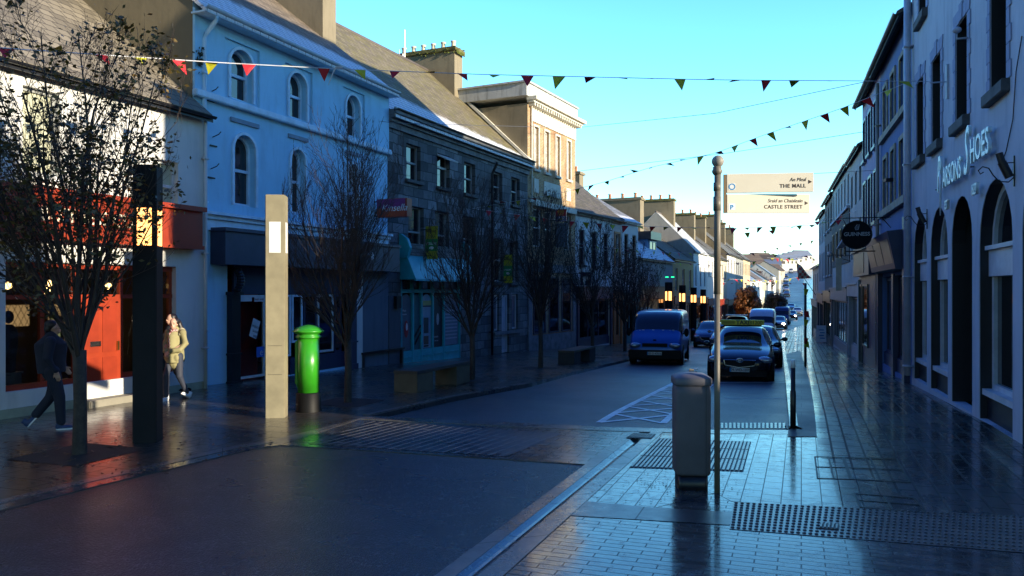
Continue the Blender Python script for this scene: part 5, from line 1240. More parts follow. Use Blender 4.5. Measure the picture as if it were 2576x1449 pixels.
# advertising A-board
p = G(2066, 862); o = empty('a_board', p, R(-15), 'white A-board with blue writing leaning by the far right shopfronts', 'A-board')
m = MB(); m.prism([(-.3,-.25,.05),(.3,-.25,.05),(.3,0,1.15),(-.3,0,1.15)], (0,.03,0)); m.build('board_panel', M_diff, o); m = MB(); m.prism([(-.3,.25,.05),(.3,.25,.05),(.3,.035,1.15),(-.3,.035,1.15)], (0,-.03,0)); m.build('board_panel', M_diff, o)
m = MB()
for k in range(4): zq = .85-.18*k; m.obox((.05*(k % 2),-.27+.25*zq/1.1,zq), (.15,0,0), (0,.004,0), (0,0,.03))
m.build('blue_print', M_ib, o)
# hanging and wall signs on the left row
def sign_box(b, x0, x1, y0, y1, out, name, label, thick=.12, mat=None, cat='sign', bracket=True):
    """board standing out from the wall, its broad face down the street to the camera"""
    xm, ym = (x0+x1)/2, (y0+y1)/2; u_, z_ = b.px(xm, ym, out); o = empty(name, (0,0,0), 0, label, cat); o.matrix_basis = b.root.matrix_basis @ Matrix.Translation((u_, -out, z_))
    Zc = (b.root.matrix_basis @ Vector((u_,-out,z_))).y; hh = (y1-y0)/F*Zc/2; ww = (x1-x0)/F*Zc/2/.92
    m = MB(); m.box(-thick/2, thick/2, -ww, ww, -hh, hh); bo = m.build('sign_board', mat, o, bevel=.01)
    if bracket: a_ = MB(); a_.tube([(0, out, hh*.8),(0, 0, hh*.8)], .02, 5); a_.tube([(0, out, -hh*.8),(0, 0, -hh*.8)], .02, 5); a_.build('sign_bracket', M_iron, o)
    return o, ww, hh
FR = (R(90), 0, R(-90))   # lettering that faces the camera end of the street, -x in the facade frame
o, w_, h_ = sign_box(bS, 951, 1029, 501, 547, .75, 'hanging_sign', 'purple and orange curved hanging sign between the blue and stone buildings', .3, plain('orange_sign', (.5,.07,.012), .35))
m = MB(); m.box(-.156,-.151,-w_+.01,w_-.01,0,h_-.01); m.build('purple_band', plain('purple_band', (.26,.035,.16), .35), o)
m = MB(); m.box(-.16,.16,-w_-.05,-w_-.002,-h_,h_); m.build('sign_end', plain('deep_orange', (.4,.04,.01), .35), o, bevel=.01)
text('Kinsella', .3, M_diff, o, (-.158, w_*.65, -.1), rot=FR, extrude=.002, shear=.3)
o, w_, h_ = sign_box(bK, 1399, 1425, 527, 557, .9, 'bank_sign', 'red and navy illuminated bank sign on a bracket', .1, plain('sign_red', (.5,.02,.03), .35))
m = MB(); m.box(-.056,-.051,-w_+.01,w_-.01,-h_+.01,-h_*.15); m.build('navy_band', plain('sign_navy', (.02,.015,.16), .35), o)
text('AIB', .3, M_diff, o, (-.06, w_*.7, -h_*.85), rot=FR, extrude=.002, sx=.95)
m = MB(); yc = 0; m.ell((-.06,0,h_*.35), (.006,w_*.55,h_*.36), 12, 8); m.ell((-.06,w_*.33,h_*.68), (.006,.09,.07)); m.ell((-.06,-w_*.33,h_*.68), (.006,.09,.07)); m.build('sign_emblem', plain('emblem_orange', (.75,.3,.03), .4), o)
m = MB(); m.box(-.068,-.062,-w_*.3,-w_*.08,h_*.15,h_*.42); m.box(-.068,-.062,w_*.08,w_*.3,h_*.15,h_*.42); m.build('emblem_windows', plain('sign_red', (.5,.02,.03), .35), o)
o, w_, h_ = sign_box(bK, 1399, 1428, 562, 622, .9, 'screen_sign', 'plain blue grey panel hanging below the bank sign', .12, plain('panel_bluegrey', (.16,.2,.27), .4))
hw = [x for x in bpy.data.objects if x.name.startswith('white_shop_house')][0]
class _B: pass
wb_ = _B(); 
bW = Bld('tmp', 'x', wr(.02), wr(4.6)); tmp_root = bW.root
o, w_, h_ = sign_box(bW, 1461, 1487, 685, 718, .8, 'square_sign', 'navy square hanging sign with a white emblem past the bank', .1, M_navy)
m = MB(); m.ell((-.056,0,.02), (.006,.18,.12), 8, 6); m.ell((-.056,.1,-.15), (.006,.08,.16), 8, 6); m.build('sign_emblem', M_diff, o)
bpy.data.objects.remove(tmp_root)
M_yb = plain('sale_yellow', (.5,.45,.02), .5); M_gb = plain('sale_green', (.03,.3,.07), .5)
def sale_board(x0, x1, y0, y1, label):
    o, w_, h_ = sign_box(bS, x0, x1, y0, y1, .45, 'sale_board', label, .02, M_yb, 'sale board')
    m = MB(); m.box(-.0135,-.0105,-w_+.002,w_-.002,-h_*.5,h_*.22); m.build('green_band', M_gb, o)
    text('FOR', w_*.5, M_red_, o, (-.014, w_*.9, h_*.62), rot=FR, extrude=.001, offset=.004); text('SALE', w_*.5, M_red_, o, (-.014, -w_*.02, h_*.62), rot=FR, extrude=.001, offset=.004, sx=.7)
    text('COLLINS', w_*.5, M_diff, o, (-.016, w_*.92, -h_*.12), rot=FR, extrude=.001, offset=.003, sx=.88)
    m = MB(); m.ell((-.014,-0.0,-h_*.32), (.003,w_*.4,h_*.09)); m.build('board_emblem', M_diff, o); return o
M_red_ = plain('dark_red_print', (.12,.03,.01), .6)
sale_board(1070, 1102, 569, 652, 'yellow and green sale board on the stone wall over the teal shop')
sale_board(1267, 1289, 641, 712, 'yellow and green sale board lower down over the small white door')
# green and white sign far along the row
Pq = at(1829, 733, 90); o = empty('shop_sign', Pq, R(-10), 'small white sign with a green leaf beyond the sign pole', 'sign'); m = MB(); m.box(-.4,.4,-.05,.05,-.45,.45); m.build('sign_board', M_diff, o); m = MB(); m.ell((.0,-.06,.1), (.2,.01,.22)); m.build('sign_emblem', plain('leaf_green', (.05,.4,.05), .5), o)
Pq = at(1685, 697, 55); o = empty('lit_shop_sign', Pq, 0, 'small green lit bars of a shop sign among the far trees', 'lit sign'); m = MB(); m.box(-.3,-.1,-.04,.04,-.035,.035); m.box(.1,.3,-.04,.04,-.035,.035); m.build('lit_bars', plain('green_glow', (.02,.5,.2), .4, emis=(.02,1,.35), estr=1.5), o)
# chequered flag
Pq = at(2052, 742, 60); o = empty('chequered_flag', Pq, 0, 'red and cream chequered flag on a slanting pole over the far right footpath', 'flag')
m = MB(); tip = at(2014, 687, 58)-Pq; m.tube([(0,0,0), tip], .025, 5); m.build('flag_pole', M_iron, o)
cm_ = bpy.data.materials.new('chequer_cloth'); cm_.use_nodes = True; nt = cm_.node_tree; bb = nt.nodes['Principled BSDF']; ck_ = N(nt, 'ShaderNodeTexChecker'); ck_.inputs['Color1'].default_value = (.75,.08,.05,1); ck_.inputs['Color2'].default_value = (.8,.68,.45,1); ck_.inputs['Scale'].default_value = 5
tcn = N(nt, 'ShaderNodeTexCoord'); nt.links.new(tcn.outputs['Object'], ck_.inputs[0]); nt.links.new(ck_.outputs[0], bb.inputs['Base Color'])
m = MB(); nx, nz = 10, 8
TL, TR, BR, BL_ = (at(x_, y_, 57.5)-Pq for x_, y_ in ((2005,660),(2013,667),(2042,700),(2006,702)))
for i in range(nx+1):
    for j in range(nz+1):
        u_, v_ = i/nx, j/nz; pt = TL.lerp(TR, u_).lerp(BL_.lerp(BR, u_), v_); m.v.append((pt.x, pt.y+.1*math.sin(v_*6+u_*4), pt.z))
for i in range(nx):
    for j in range(nz): a_ = i*(nz+1)+j; m.f.append((a_, a_+1, a_+nz+2, a_+nz+1))
m.build('flag_cloth', cm_, o, True)
# ------------------------------------------------------------------ bunting and cables
def bunting(ptsZ, n, label, size=.26, start=0, cord=.006, seed=1, extra=None, tailgap=.4):
    """ptsZ = [(px, py, Z)...]; smooth chain through the points"""
    P3 = [at(*p) for p in ptsZ]; random.seed(seed)
    seg = [0]
    for a, c in zip(P3, P3[1:]): seg.append(seg[-1]+(c-a).length)
    def pt(d):
        for k in range(len(P3)-1):
            if d <= seg[k+1] or k == len(P3)-2:
                t = (d-seg[k])/(seg[k+1]-seg[k]); return P3[k].lerp(P3[k+1], t)
    o = empty('bunting', P3[0], 0, label, 'bunting', 'strings of red and yellow pennants across the street'); L = seg[-1]
    m = MB(); m.tube([pt(L*k/40)-P3[0] for k in range(41)], cord, 5); m.build('cord', M_cord, o)
    for k in range(n):
        d = tailgap+(L-2*tailgap)*(k+.5)/n; p = pt(d)-P3[0]; t = (pt(d+.05)-pt(d-.05)).normalized()
        s_ = size*random.uniform(.75,1.05); tilt = random.choice((random.uniform(-.9,.3), random.uniform(-1.9,-.6), random.uniform(.5,1.9))); sk = random.uniform(-.5,.5)
        dn = Vector((t.y*0, 0, -1)); side = t.cross(dn).normalized(); down = (dn*math.cos(tilt)+side*math.sin(tilt)).normalized()
        a_, c_ = p-t*s_*.5, p+t*s_*.5; e_ = p+down*s_*1.05+t*s_*sk
        m = MB(); mid = (a_+c_+e_)/3+side*.03*random.uniform(-1,1)
        m.face([a_, c_, mid]); m.face([c_, e_, mid]); m.face([e_, a_, mid])
        m.build('pennant', M_fy if (k+start) % 2 else M_fr, o)
    return o
b1 = bunting([(-120,108,10.2),(0,121,10.8),(560,158,13.9),(840,173,14.9),(1200,187,15.9),(1800,201,17.2),(2345,205,18.2)], 28, 'near bunting string crossing the whole sky from the white shop to the arched building', .27, 0, .008, 4)
p_ = at(848,172,14.9)-b1.location; m = MB(); m.tube([p_+Vector((.1,0,.02)), p_+Vector((-.02,0,.02)), p_+Vector((-.08,-.02,-.1)), p_+Vector((-.16,-.02,-.32))], [.02,.02,.012,.006], 5); m.build('cord_tail', M_cord, b1)
bunting([(2302,200,18.5),(2110,275,20.5),(1920,340,23),(1800,385,24.5),(1640,420,26.5),(1520,458,28),(1400,488,29.5),(1190,524,31.4)], 25, 'slanting bunting string from the arched building down to the stone building', .28, 1, .007, 7)
bunting([(1187,524,31.5),(1400,553,32.5),(1571,568,33.4),(1830,575,34),(2050,566,34.5),(2150,545,34.5)], 27, 'bunting string at roof level behind the two direction boards', .3, 0, .007, 9)
bunting([(1830,590,40),(1960,578,40),(2100,548,38),(2180,520,32)], 9, 'short bunting string rising to the lilac pub building', .28, 1, .006, 2)
bunting([(1385,604,40),(1571,628,46),(1713,636,52),(1880,640,55),(2068,600,58)], 24, 'bunting string in front of the white row houses beyond the bank', .32, 0, .008, 3)
bunting([(1454,640,44),(1640,655,56),(1800,668,62),(2060,640,62)], 22, 'lower bunting string in front of the low dormer building', .32, 1, .008, 8)
bunting([(1670,682,72),(1830,702,75),(1960,706,78),(2045,690,78)], 22, 'far bunting string just over the far light columns', .34, 0, .01, 11)
bunting([(1700,706,80),(1860,712,84),(2040,712,84)], 20, 'lowest bunting string over the parked white van', .34, 1, .01, 12)
bunting([(1930,648,120),(1985,652,120),(2040,643,120)], 8, 'tiny bunting string against the hillside', .55, 1, .014, 13)
def cable(pts, label, r=.01):
    P3 = [at(*p) for p in pts]; o = empty('overhead_cable', P3[0], 0, label, 'cable', 'thin cables over the street'); m = MB(); m.tube([p-P3[0] for p in P3], r, 4); m.build('cable', plain('cable_grey', (.12,.13,.15), .6), o)
cable([(1462,320,40),(1800,285,33),(2180,205,26)], 'thin cable from the brick bank to the deep blue building')
cable([(1460,430,42),(1830,385,36),(2170,332,31)], 'thin cable passing just above the sign pole ball')
cable([(827,290,24),(1000,310,26),(1460,322,40)], 'thin cable along the front of the stone building', .008)
cable([(2040,437,30),(2210,428,27)], 'short thin cable right of the upper direction board', .008)
o = empty('roof_aerial', at(1018,140,38.6), 0, 'tall thin white aerial beside the mossy chimney', 'aerial'); m = MB(); m.tube([(0,0,-.6),(0,0,1.25)], .035, 6); m.tube([(-.25,0,-.6),(-.25,0,.3)], .012, 4); m.box(-.12,.0,-.02,.02,-.3,.1); m.build('mast', M_diff, o)
# ------------------------------------------------------------------ trees
def barkmat(name, col):
    m, nt, b = new_mat(name); tc = N(nt, 'ShaderNodeTexCoord'); nz = noise(nt, tc.outputs['Object'], 9, 6, .7)
    nt.links.new(mix(nt, ramp(nt, nz, .35, .65), tuple(c*.6 for c in col), tuple(c*1.4 for c in col)), b.inputs['Base Color'])
    b.inputs['Roughness'].default_value = .8; bump(nt, b, nz, .6, .02); return m
M_bark = barkmat('dark_wet_bark', (.045,.035,.027)); M_twig = plain('twig_bark', (.04,.028,.022), .7, bstr=0)
def leafmat(name, c0, c1):
    m, nt, b = new_mat(name); gi = N(nt, 'ShaderNodeNewGeometry')
    nt.links.new(mix(nt, gi.outputs['Random Per Island'], c0, c1), b.inputs['Base Color']); b.inputs['Roughness'].default_value = .5
    b.inputs['Subsurface Weight'].default_value = 0; return m
M_leaf = leafmat('autumn_green_leaf', (.045,.042,.008), (.14,.085,.015)); M_leafo = leafmat('russet_leaf', (.14,.05,.012), (.25,.09,.02)); M_leafd = leafmat('dull_brown_leaf', (.05,.035,.015), (.1,.05,.02))
def bare_tree(loc, H, Rc, label, seed, fork=1.45, tr=.085, limbs=11, leaves=0, lm=None, detail=1.0, lean=0, leafzone=None, name='street_tree'):
    rnd = random.Random(seed); o = empty(name, loc, 0, label, 'tree', 'upright street trees along the left footpath')
    t = MB(); t.tube([(0,0,-.1),(0,0,.02),(.01,0,fork*.5),(lean*.3,0,fork)], [tr*1.25,tr*1.05,tr*.9,tr*.95], 12)
    t.build('trunk', M_bark, o, True)
    c = MB(); ends = []
    def env(z):   # crown radius at a height
        u = max(0, min(1, (z-fork)/(H-fork))); return Rc*max(.12, min(1, .35+u*1.9) if u < .45 else math.sqrt(max(0, 1-((u-.45)/.6)**2)))
    def branch(p, d, L, r, lvl):
        n = 5 if lvl < 2 else 3; pts = [p]; rr = [r]
        for k in range(n):
            hx = Vector((pts[-1].x, pts[-1].y, 0)); out = hx.normalized() if hx.length > .05 else Vector((0,0,0)); e_ = env(pts[-1].z+.25)
            d = d+Vector((rnd.gauss(0,.08), rnd.gauss(0,.08), .10))
            if hx.length > e_*.9: d -= out*max(0, d.dot(out))*.8
            d.normalize(); q = pts[-1]+d*L/n
            if q.z > H*rnd.uniform(.96,1.03): break
            pts.append(q); rr.append(r*(1-.75*(k+1)/n))
        if len(pts) < 2: return
        c.tube(pts, rr, 5 if lvl == 0 else (4 if lvl == 1 else 3), cap=False); n = len(pts)-1
        if lvl >= 3:
            ends.append((pts[-1], d)); ends.append((pts[-2], d)); return
        m = {0: int(12*detail), 1: int(7*detail), 2: 3}[lvl]
        for k in range(m):
            f = .12+.86*(k+rnd.random())/m; i = min(int(f*n), n-1); pp = pts[i].lerp(pts[i+1], f*n-i)
            dd = (pts[i+1]-pts[i]).normalized(); a_ = rnd.uniform(0, 6.28)
            perp = dd.orthogonal().normalized(); perp.rotate(Matrix.Rotation(a_, 3, dd))
            if lvl == 0 and (perp.x*pp.x+perp.y*pp.y) < 0 and rnd.random() < .5: perp = -perp
            nd = (dd+perp*rnd.uniform(.35,.8)).normalized()
            branch(pp, nd, L*(.5 if lvl == 0 else .5)*(1-.4*f)*rnd.uniform(.6,1.25), max(rr[i]*.5, .0035+max(0, loc[1]-14)*.00013), lvl+1)
    for k in range(limbs):
        a_ = 6.28*k/limbs+rnd.uniform(-.3,.3); tilt = rnd.uniform(.15,.68) if k > 1 else .05
        d = Vector((math.cos(a_)*math.sin(tilt), math.sin(a_)*math.sin(tilt), math.cos(tilt)))
        z0_ = fork-rnd.uniform(.02,.3) if k > 2 else fork-.03
        branch(Vector((lean*.3, 0, z0_)), d, (H-fork)*rnd.uniform(.78,1.02)*(1-.35*tilt), tr*rnd.uniform(.28,.45), 0)
    c.build('crown', M_twig, o, True)
    if leaves:
        lf = MB(); k = 0
        while k < leaves:
            p, d = ends[rnd.randrange(len(ends))]
            if leafzone and not leafzone(p, rnd): 
                if rnd.random() < .97: continue
            q = p+Vector((rnd.gauss(0,.05), rnd.gauss(0,.05), rnd.gauss(0,.05))); s_ = rnd.uniform(.018,.036)
            ax = Vector((rnd.gauss(0,1), rnd.gauss(0,1), rnd.gauss(0,.5)-.3)).normalized(); bx = ax.orthogonal().normalized(); bx.rotate(Matrix.Rotation(rnd.uniform(0,6.28), 3, ax))
            lf.face([q-ax*s_*1.5, q+bx*s_*.75, q+ax*s_*1.5, q-bx*s_*.75]); k += 1
        lf.build('foliage', lm or M_leaf, o)
    return o
def lz1(p, rnd):
    k = math.sin(p.x*5+1)*math.sin(p.z*4+p.x*2)+math.sin(p.y*6)*.5
    if p.z < 4.3 and p.x > .55: return True
    if p.z < 4.2: return k > -.1 or rnd.random() < .25
    return k > .45 or rnd.random() < .12
bare_tree(G(200,1142), 6.05, 1.7, 'street tree with brown green leaves in front of the red shop door, nearest the camera', 11, 1.4, .09, 12, 6600, M_leaf, 1.1, leafzone=lz1)
bare_tree(GZ(-175, 9.0), 4.6, 1.25, 'leafy street tree mostly outside the left edge of the picture', 12, 1.3, .09, 10, 2600, M_leaf, .8)
bare_tree(G(875,1012), 5.75, 1.28, 'bare street tree to the right of the green post box', 21, 1.25, .075, 13, 0, detail=1.25)
bare_tree(G(1188,955), 5.35, 1.3, 'bare street tree behind the near stone bench', 22, 1.3, .075, 12, 0, detail=1.2)
bare_tree(G(1360,926), 5.7, 1.35, 'bare street tree in front of the small white door', 23, 1.5, .08, 12, 300, M_leafd, 1.1)
bare_tree(G(1490,900), 5.6, 1.35, 'bare street tree behind the far stone bench', 24, 1.4, .08, 11, 700, M_leafd, 1.0)
bare_tree(G(1572,884), 5.4, 1.4, 'bare street tree just left of the blue van', 25, 1.4, .08, 10, 900, M_leafd, .9)
for q, (px, Z, H, n_, lb) in enumerate(((1603,43,5.6,1600,'brown leafed tree directly behind the blue van roof'),(1628,50,5.4,1600,'second brown leafed tree behind the blue van'),(1702,79,5.4,300,'thin tree behind the first two far light columns'),(1735,84,5.2,300,'thin tree behind the middle far light columns'),(1775,90,5.0,400,'thin tree past the last far light column'))):
    bare_tree(GZ(px, Z), H, 1.6, lb, 30+q, 1.5, .09, 8, n_, M_leafd, .62)
def clump_tree(loc, H, Rc, label, seed, mat, n=5200, ls=.16):
    rnd = random.Random(seed); o = empty('rounded_tree', loc, 0, label, 'tree'); t = MB(); t.tube([(0,0,-.1),(0,0,H*.35),(.1,0,H*.6)], [.16,.13,.08], 8)
    for k in range(7): a_ = k*.9; t.tube([(0,0,H*.3),(Rc*.4*math.cos(a_),Rc*.4*math.sin(a_),H*.6),(Rc*.6*math.cos(a_),Rc*.6*math.sin(a_),H*.8)], [.07,.04,.02], 5)
    t.build('trunk', M_bark, o, True); f = MB(); cl = []
    for k in range(38):
        th, ph = rnd.uniform(0,6.28), rnd.uniform(-1,1.2); rr = rnd.uniform(.35,.85); cl.append((Vector((Rc*rr*math.cos(th)*math.cos(ph), Rc*rr*math.sin(th)*math.cos(ph), H*.58+H*.38*rr*math.sin(ph))), rnd.uniform(.3,.5)*Rc))
    for k in range(n):
        c_, r_ = cl[rnd.randrange(len(cl))]; d = Vector((rnd.gauss(0,1),rnd.gauss(0,1),rnd.gauss(0,1))).normalized(); q = c_+d*r_*rnd.uniform(.7,1.05); s_ = ls*rnd.uniform(.6,1.2)
        ax = (d+Vector((rnd.gauss(0,.6),rnd.gauss(0,.6),rnd.gauss(0,.6)))).normalized().orthogonal().normalized(); bx = ax.cross(d).normalized(); f.face([q-ax*s_, q+bx*s_*.6, q+ax*s_, q-bx*s_*.6])
    f.build('crown', mat, o); return o
clump_tree(GZ(1878,83), 4.6, 1.55, 'rounded russet tree behind the white van', 3, M_leafo)
clump_tree(GZ(1948,112), 4.4, 1.5, 'darker brown tree behind the dark blue van', 4, M_leafd)
for q,(px,py,Z) in enumerate(((2450,785,330),)): pass
# ------------------------------------------------------------------ hillside behind
m_hill = plain('hill_grass', (.09,.1,.04), .9, var=.4, bscale=.05)
mb = MB(); nx, ny = 26, 14
def hillz(x, y):
    xc = 161+(y-450)*.36; d = xc-14-x; base = gh(x, y)
    return base-.1+max(0, min(1, d/60))*15*max(0, min(1, (y-290)/170)) if d > 0 else base-.3
hv = []
for j in range(ny+1):
    for i in range(nx+1):
        y = 290+i*0+j*40; x = -120+i*22
        hv.append((x, y, hillz(x, y)))
mb.v = hv
for j in range(ny):
    for i in range(nx): a_ = j*(nx+1)+i; mb.f.append((a_, a_+1, a_+nx+2, a_+nx+1))
tag(mb.build('hillside', m_hill, None, True), kind='structure')
def far_house(px, Z, w, d_, e, r_, col, roofm, rz, label, nu=3, z0=None, nrow=1, zoff=0):
    x = (px-CX)/F*Z; zb_ = (hillz(x, Z) if z0 is None else z0)
    A_ = Vector((x, Z)); dv = Vector((math.cos(rz), math.sin(rz)))
    b = Bld('hillside_house', label, A_-dv*w/2, A_+dv*w/2, 'houses on the far hillside', base=zb_)
    hs = [(w*(i+.5)/nu-.5, w*(i+.5)/nu+.5, e-1.9-2.6*k, e-.6-2.6*k, 'r') for i in range(nu) for k in range(nrow)]
    b.walls(plaster('hill_wall_%d' % int(px), col, tuple(c*.6 for c in col), .2), d_, zb_+e, zb_+r_, hs, zmin=-2)
    b.roof(roofm, over=.3)
    for h in hs: b.window(*h[:4], reveal=.14, rail=False, frame=M_black)
    return b
wcol = (.72,.71,.68); blu = plain('bluish_far_roof', (.2,.24,.3), .6); brn = plain('brown_far_roof', (.12,.09,.07), .8)
FH = [ (1893,118,9,7,6.3,8.6,wcol,blu,1.16,'white house with a blue side just past the ochre house',3,2),
 (1908,135,11,8,6.8,9.6,wcol,brn,1.16,'tall white gabled house above the dark brown tree',3,2),
 (1921,155,12,8,6.6,9.4,(.7,.62,.45),blu,1.18,'cream far house over the parked vans',4,2),
 (1936,180,12,8,6.6,9.2,wcol,brn,1.2,'white far house with brown roof above the second tree',4,2),
 (1948,210,14,8,6.4,9.4,wcol,blu,1.2,'white far house at the foot of the hill road',4,2),
 (1962,260,14,9,6.0,8.8,(.65,.6,.5),brn,1.2,'cream far house left of the hill road',4,2)]
for f_ in FH: far_house(f_[0], f_[1], f_[2], f_[3], f_[4], f_[5], f_[6], f_[7], f_[8], f_[9], f_[10], gh((f_[0]-CX)/F*f_[1], f_[1])-.2, f_[11])
random.seed(8)
rows_ = [(1985,400,'first pale terrace house at the top of the hill road'),(1997,405,'second pale terrace house at the top of the hill road'),(2010,410,'third pale terrace house at the top of the hill road'),(2022,415,'fourth pale terrace house at the top of the hill road')]
for k, (px, Z, lb) in enumerate(rows_): far_house(px+3, Z, 9, 8, 5.4, 8.2, wcol, blu, .25, lb, 4, gh((px-CX)/F*Z, Z)+(.6*k), 1)
for k, (px, Z, e, r_, col, rf, lb) in enumerate(((1893,360,5.5,8.5,(.5,.35,.2),brn,'brown brick house highest on the left skyline'),(1912,380,5.5,8,(.55,.4,.22),brn,'ochre house with two lit windows on the skyline'),(1903,330,4.5,7.5,wcol,brn,'white gabled house under the brown brick house'),(1930,350,4.5,7.2,wcol,blu,'white house in the middle of the hillside'),(1948,380,4.5,7.4,(.6,.58,.5),brn,'pale house near the round bush on the skyline'),(1965,420,4.5,7.5,wcol,blu,'white hillside house left of the pale terrace'),(1940,300,4.0,6.5,(.6,.55,.45),brn,'low cream house near the foot of the hillside'),(2005,480,5,8,(.4,.5,.6),blu,'blue roofed house on the right skyline'),(2030,470,4.5,7,wcol,brn,'white house at the right end of the skyline'),(1975,470,4.5,7,(.6,.5,.35),brn,'ochre house on the skyline in the middle'),(1922,430,5,8,(.6,.55,.45),brn,'pale brown house behind the ochre house'))):
    x = (px-CX)/F*Z; far_house(px, Z, 12, 8, e, r_, col, rf, .3*(-1)**k, lb, 3, hillz(x, Z)+.2, 1)
clump_tree(Vector((at(1945,650,410).x, 410, hillz(at(1945,650,410).x,410))), 9, 3.4, 'round bush on the skyline of the hill', 7, leafmat('hedge_leaf', (.04,.06,.015), (.09,.11,.03)), 900, .8)
clump_tree(Vector((at(1905,720,200).x, 200, gh(at(1905,720,200).x,200))), 8, 4, 'dark tree between the far houses and the hill road', 9, M_leafd, 1200, .5)

# ------------------------------------------------------------------ vehicles
M_tyre = plain('tyre', (.012,.012,.012), .8); M_rim = plain('wheel_rim', (.3,.3,.32), .35, .8)
M_cglass = glass('car_glass', (.008,.012,.018), .04, .0); M_trimb = plain('black_trim', (.006,.006,.007), .6, spec=.2)
M_plate = plain('number_plate', (.6,.6,.56), .4, bstr=0); M_lens = plain('headlamp_glass', (.35,.37,.4), .12, .6, coat=1); M_chrome = plain('chrome', (.6,.6,.6), .2, 1)
def paint(name, col, r=.25): return plain(name, col, r, .1, spec=.35, coat=.45, bstr=0, var=.04)
def car(loc, rz, label, bodym, kind='saloon', L=4.6, Wd=1.78, H=1.47, cat='car', plate=None, lights=False, name='parked_car', group='vehicles in the street', detail=True, rear=False):
    """front at local -y; stations from the nose to the tail"""
    o = empty(name, loc, rz, label, cat, group); w = Wd/2
    if kind == 'saloon': st = [(-.5,.62,.34,.50,.56,None),(-.475,.86,.25,.62,.68,None),(-.40,.96,.22,.68,.80,None),(-.28,1,.20,.70,.89,None),(-.20,1,.2,.71,.94,None),(-.04,1,.2,.71,.97,.88),(.05,1,.2,.71,.97,.985),(.18,1,.2,.71,.97,1.0),(.30,1,.2,.72,.98,.96),(.40,.99,.22,.74,1.0,None),(.47,.93,.24,.72,.98,None),(.5,.8,.32,.6,.86,None)]
    elif kind == 'hatch': st = [(-.5,.66,.34,.52,.58,None),(-.47,.88,.25,.64,.72,None),(-.39,.97,.22,.70,.84,None),(-.25,1,.2,.74,.96,None),(-.12,1,.2,.75,1.0,.86),(-.0,1,.2,.75,1.0,.985),(.15,1,.2,.75,1.0,1.0),(.32,1,.2,.76,1.0,.98),(.42,.98,.22,.78,1.02,.86),(.47,.95,.24,.74,1.0,None),(.5,.85,.32,.6,.86,None)]
    else: st = [(-.5,.74,.3,.52,.62,None),(-.48,.92,.25,.66,.86,None),(-.44,.98,.23,.76,1.05,None),(-.375,1,.22,.84,1.22,None),(-.30,1,.22,.86,1.25,.9 if H < 2.2 else .78),(-.22,1,.22,.86,1.25,.98 if H < 2.2 else .95),(-.1,1,.22,.86,1.25,1.0),(.1,1,.22,.86,1.25,1.0),(.3,1,.22,.86,1.25,1.0),(.47,1,.22,.86,1.25,.99),(.5,.98,.25,.84,1.22,.96)]
    vs = []; rows = []; hs_ = H/1.47 if kind != 'van' else 1
    for (yy, ww, zb_, zm, zt_, zr) in st:
        W2 = w*ww; zm_ = zm*hs_*(1 if kind != 'van' else 1.0); zt2 = zt_*hs_
        if zr is None: rw_, zr1, zr2 = W2*.82, zt2+.02, zt2+.05
        else: rw_, zr1, zr2 = w*(.75 if kind != 'van' else .95), H*zr-.06, H*zr
        rows.append([(0,yy*L,zb_*.9),(W2*.86,yy*L,zb_*.9),(W2*.98,yy*L,zb_+.08),(W2,yy*L,zm_),(W2*.96,yy*L,zt2),(rw_,yy*L,zr1),(rw_*(.62 if kind != 'van' else .8),yy*L,zr2),(0,yy*L,zr2+.01)])
    me = bpy.data.meshes.new('cage'); bm = bmesh.new(); n = len(rows); k = len(rows[0]); g = {}
    for i in range(n):
        for j in range(k):
            g[i,j,1] = bm.verts.new(rows[i][j]); g[i,j,-1] = g[i,j,1] if j in (0, k-1) else bm.verts.new((-rows[i][j][0], *rows[i][j][1:]))
    for i in range(n-1):
        for j in range(k-1):
            cab = [st[q][5] is not None for q in (i, i+1)]
            mi = 0
            if j == 4 and any(cab): mi = 1 if (kind != 'van' or i < 5 ) else 0
            if j in (5,6) and cab[0] != cab[1]: mi = 1
            if j in (5,6) and cab[0] and cab[1] and kind != 'van' and (i == [q for q in range(n) if st[q][5]][0]): mi = 1
            if j in (0,1): mi = 2
            if kind == 'van' and j == 4 and i > 4: mi = 0
            if kind == 'van' and H < 2.2 and j in (5,6) and i == 4: mi = 1
            for s_ in (1,-1):
                q = [g[i,j,s_], g[i,j+1,s_], g[i+1,j+1,s_], g[i+1,j,s_]]
                if s_ == 1: q = q[::-1]
                try: f = bm.faces.new([v for v in dict.fromkeys(q)]); f.material_index = mi
                except ValueError: pass
    for i in (0, n-1):
        for s_ in (1,-1):
            for j in range(k-1):
                pass
        loop = [g[i,j,1] for j in range(k)]+[g[i,j,-1] for j in range(k-2,0,-1)]
        f = bm.faces.new(loop if i == 0 else loop[::-1]); f.material_index = 0
    bmesh.ops.recalc_face_normals(bm, faces=bm.faces[:]); bm.to_mesh(me); bm.free()
    for _ in range(3): me.materials.append(None)
    t = bpy.data.objects.new('cage', me); C.objects.link(t); md = t.modifiers.new('s', 'SUBSURF'); md.levels = 2; md.render_levels = 2
    dg = bpy.context.evaluated_depsgraph_get(); dg.update(); full = bpy.data.meshes.new_from_object(t.evaluated_get(dg)); bpy.data.objects.remove(t)
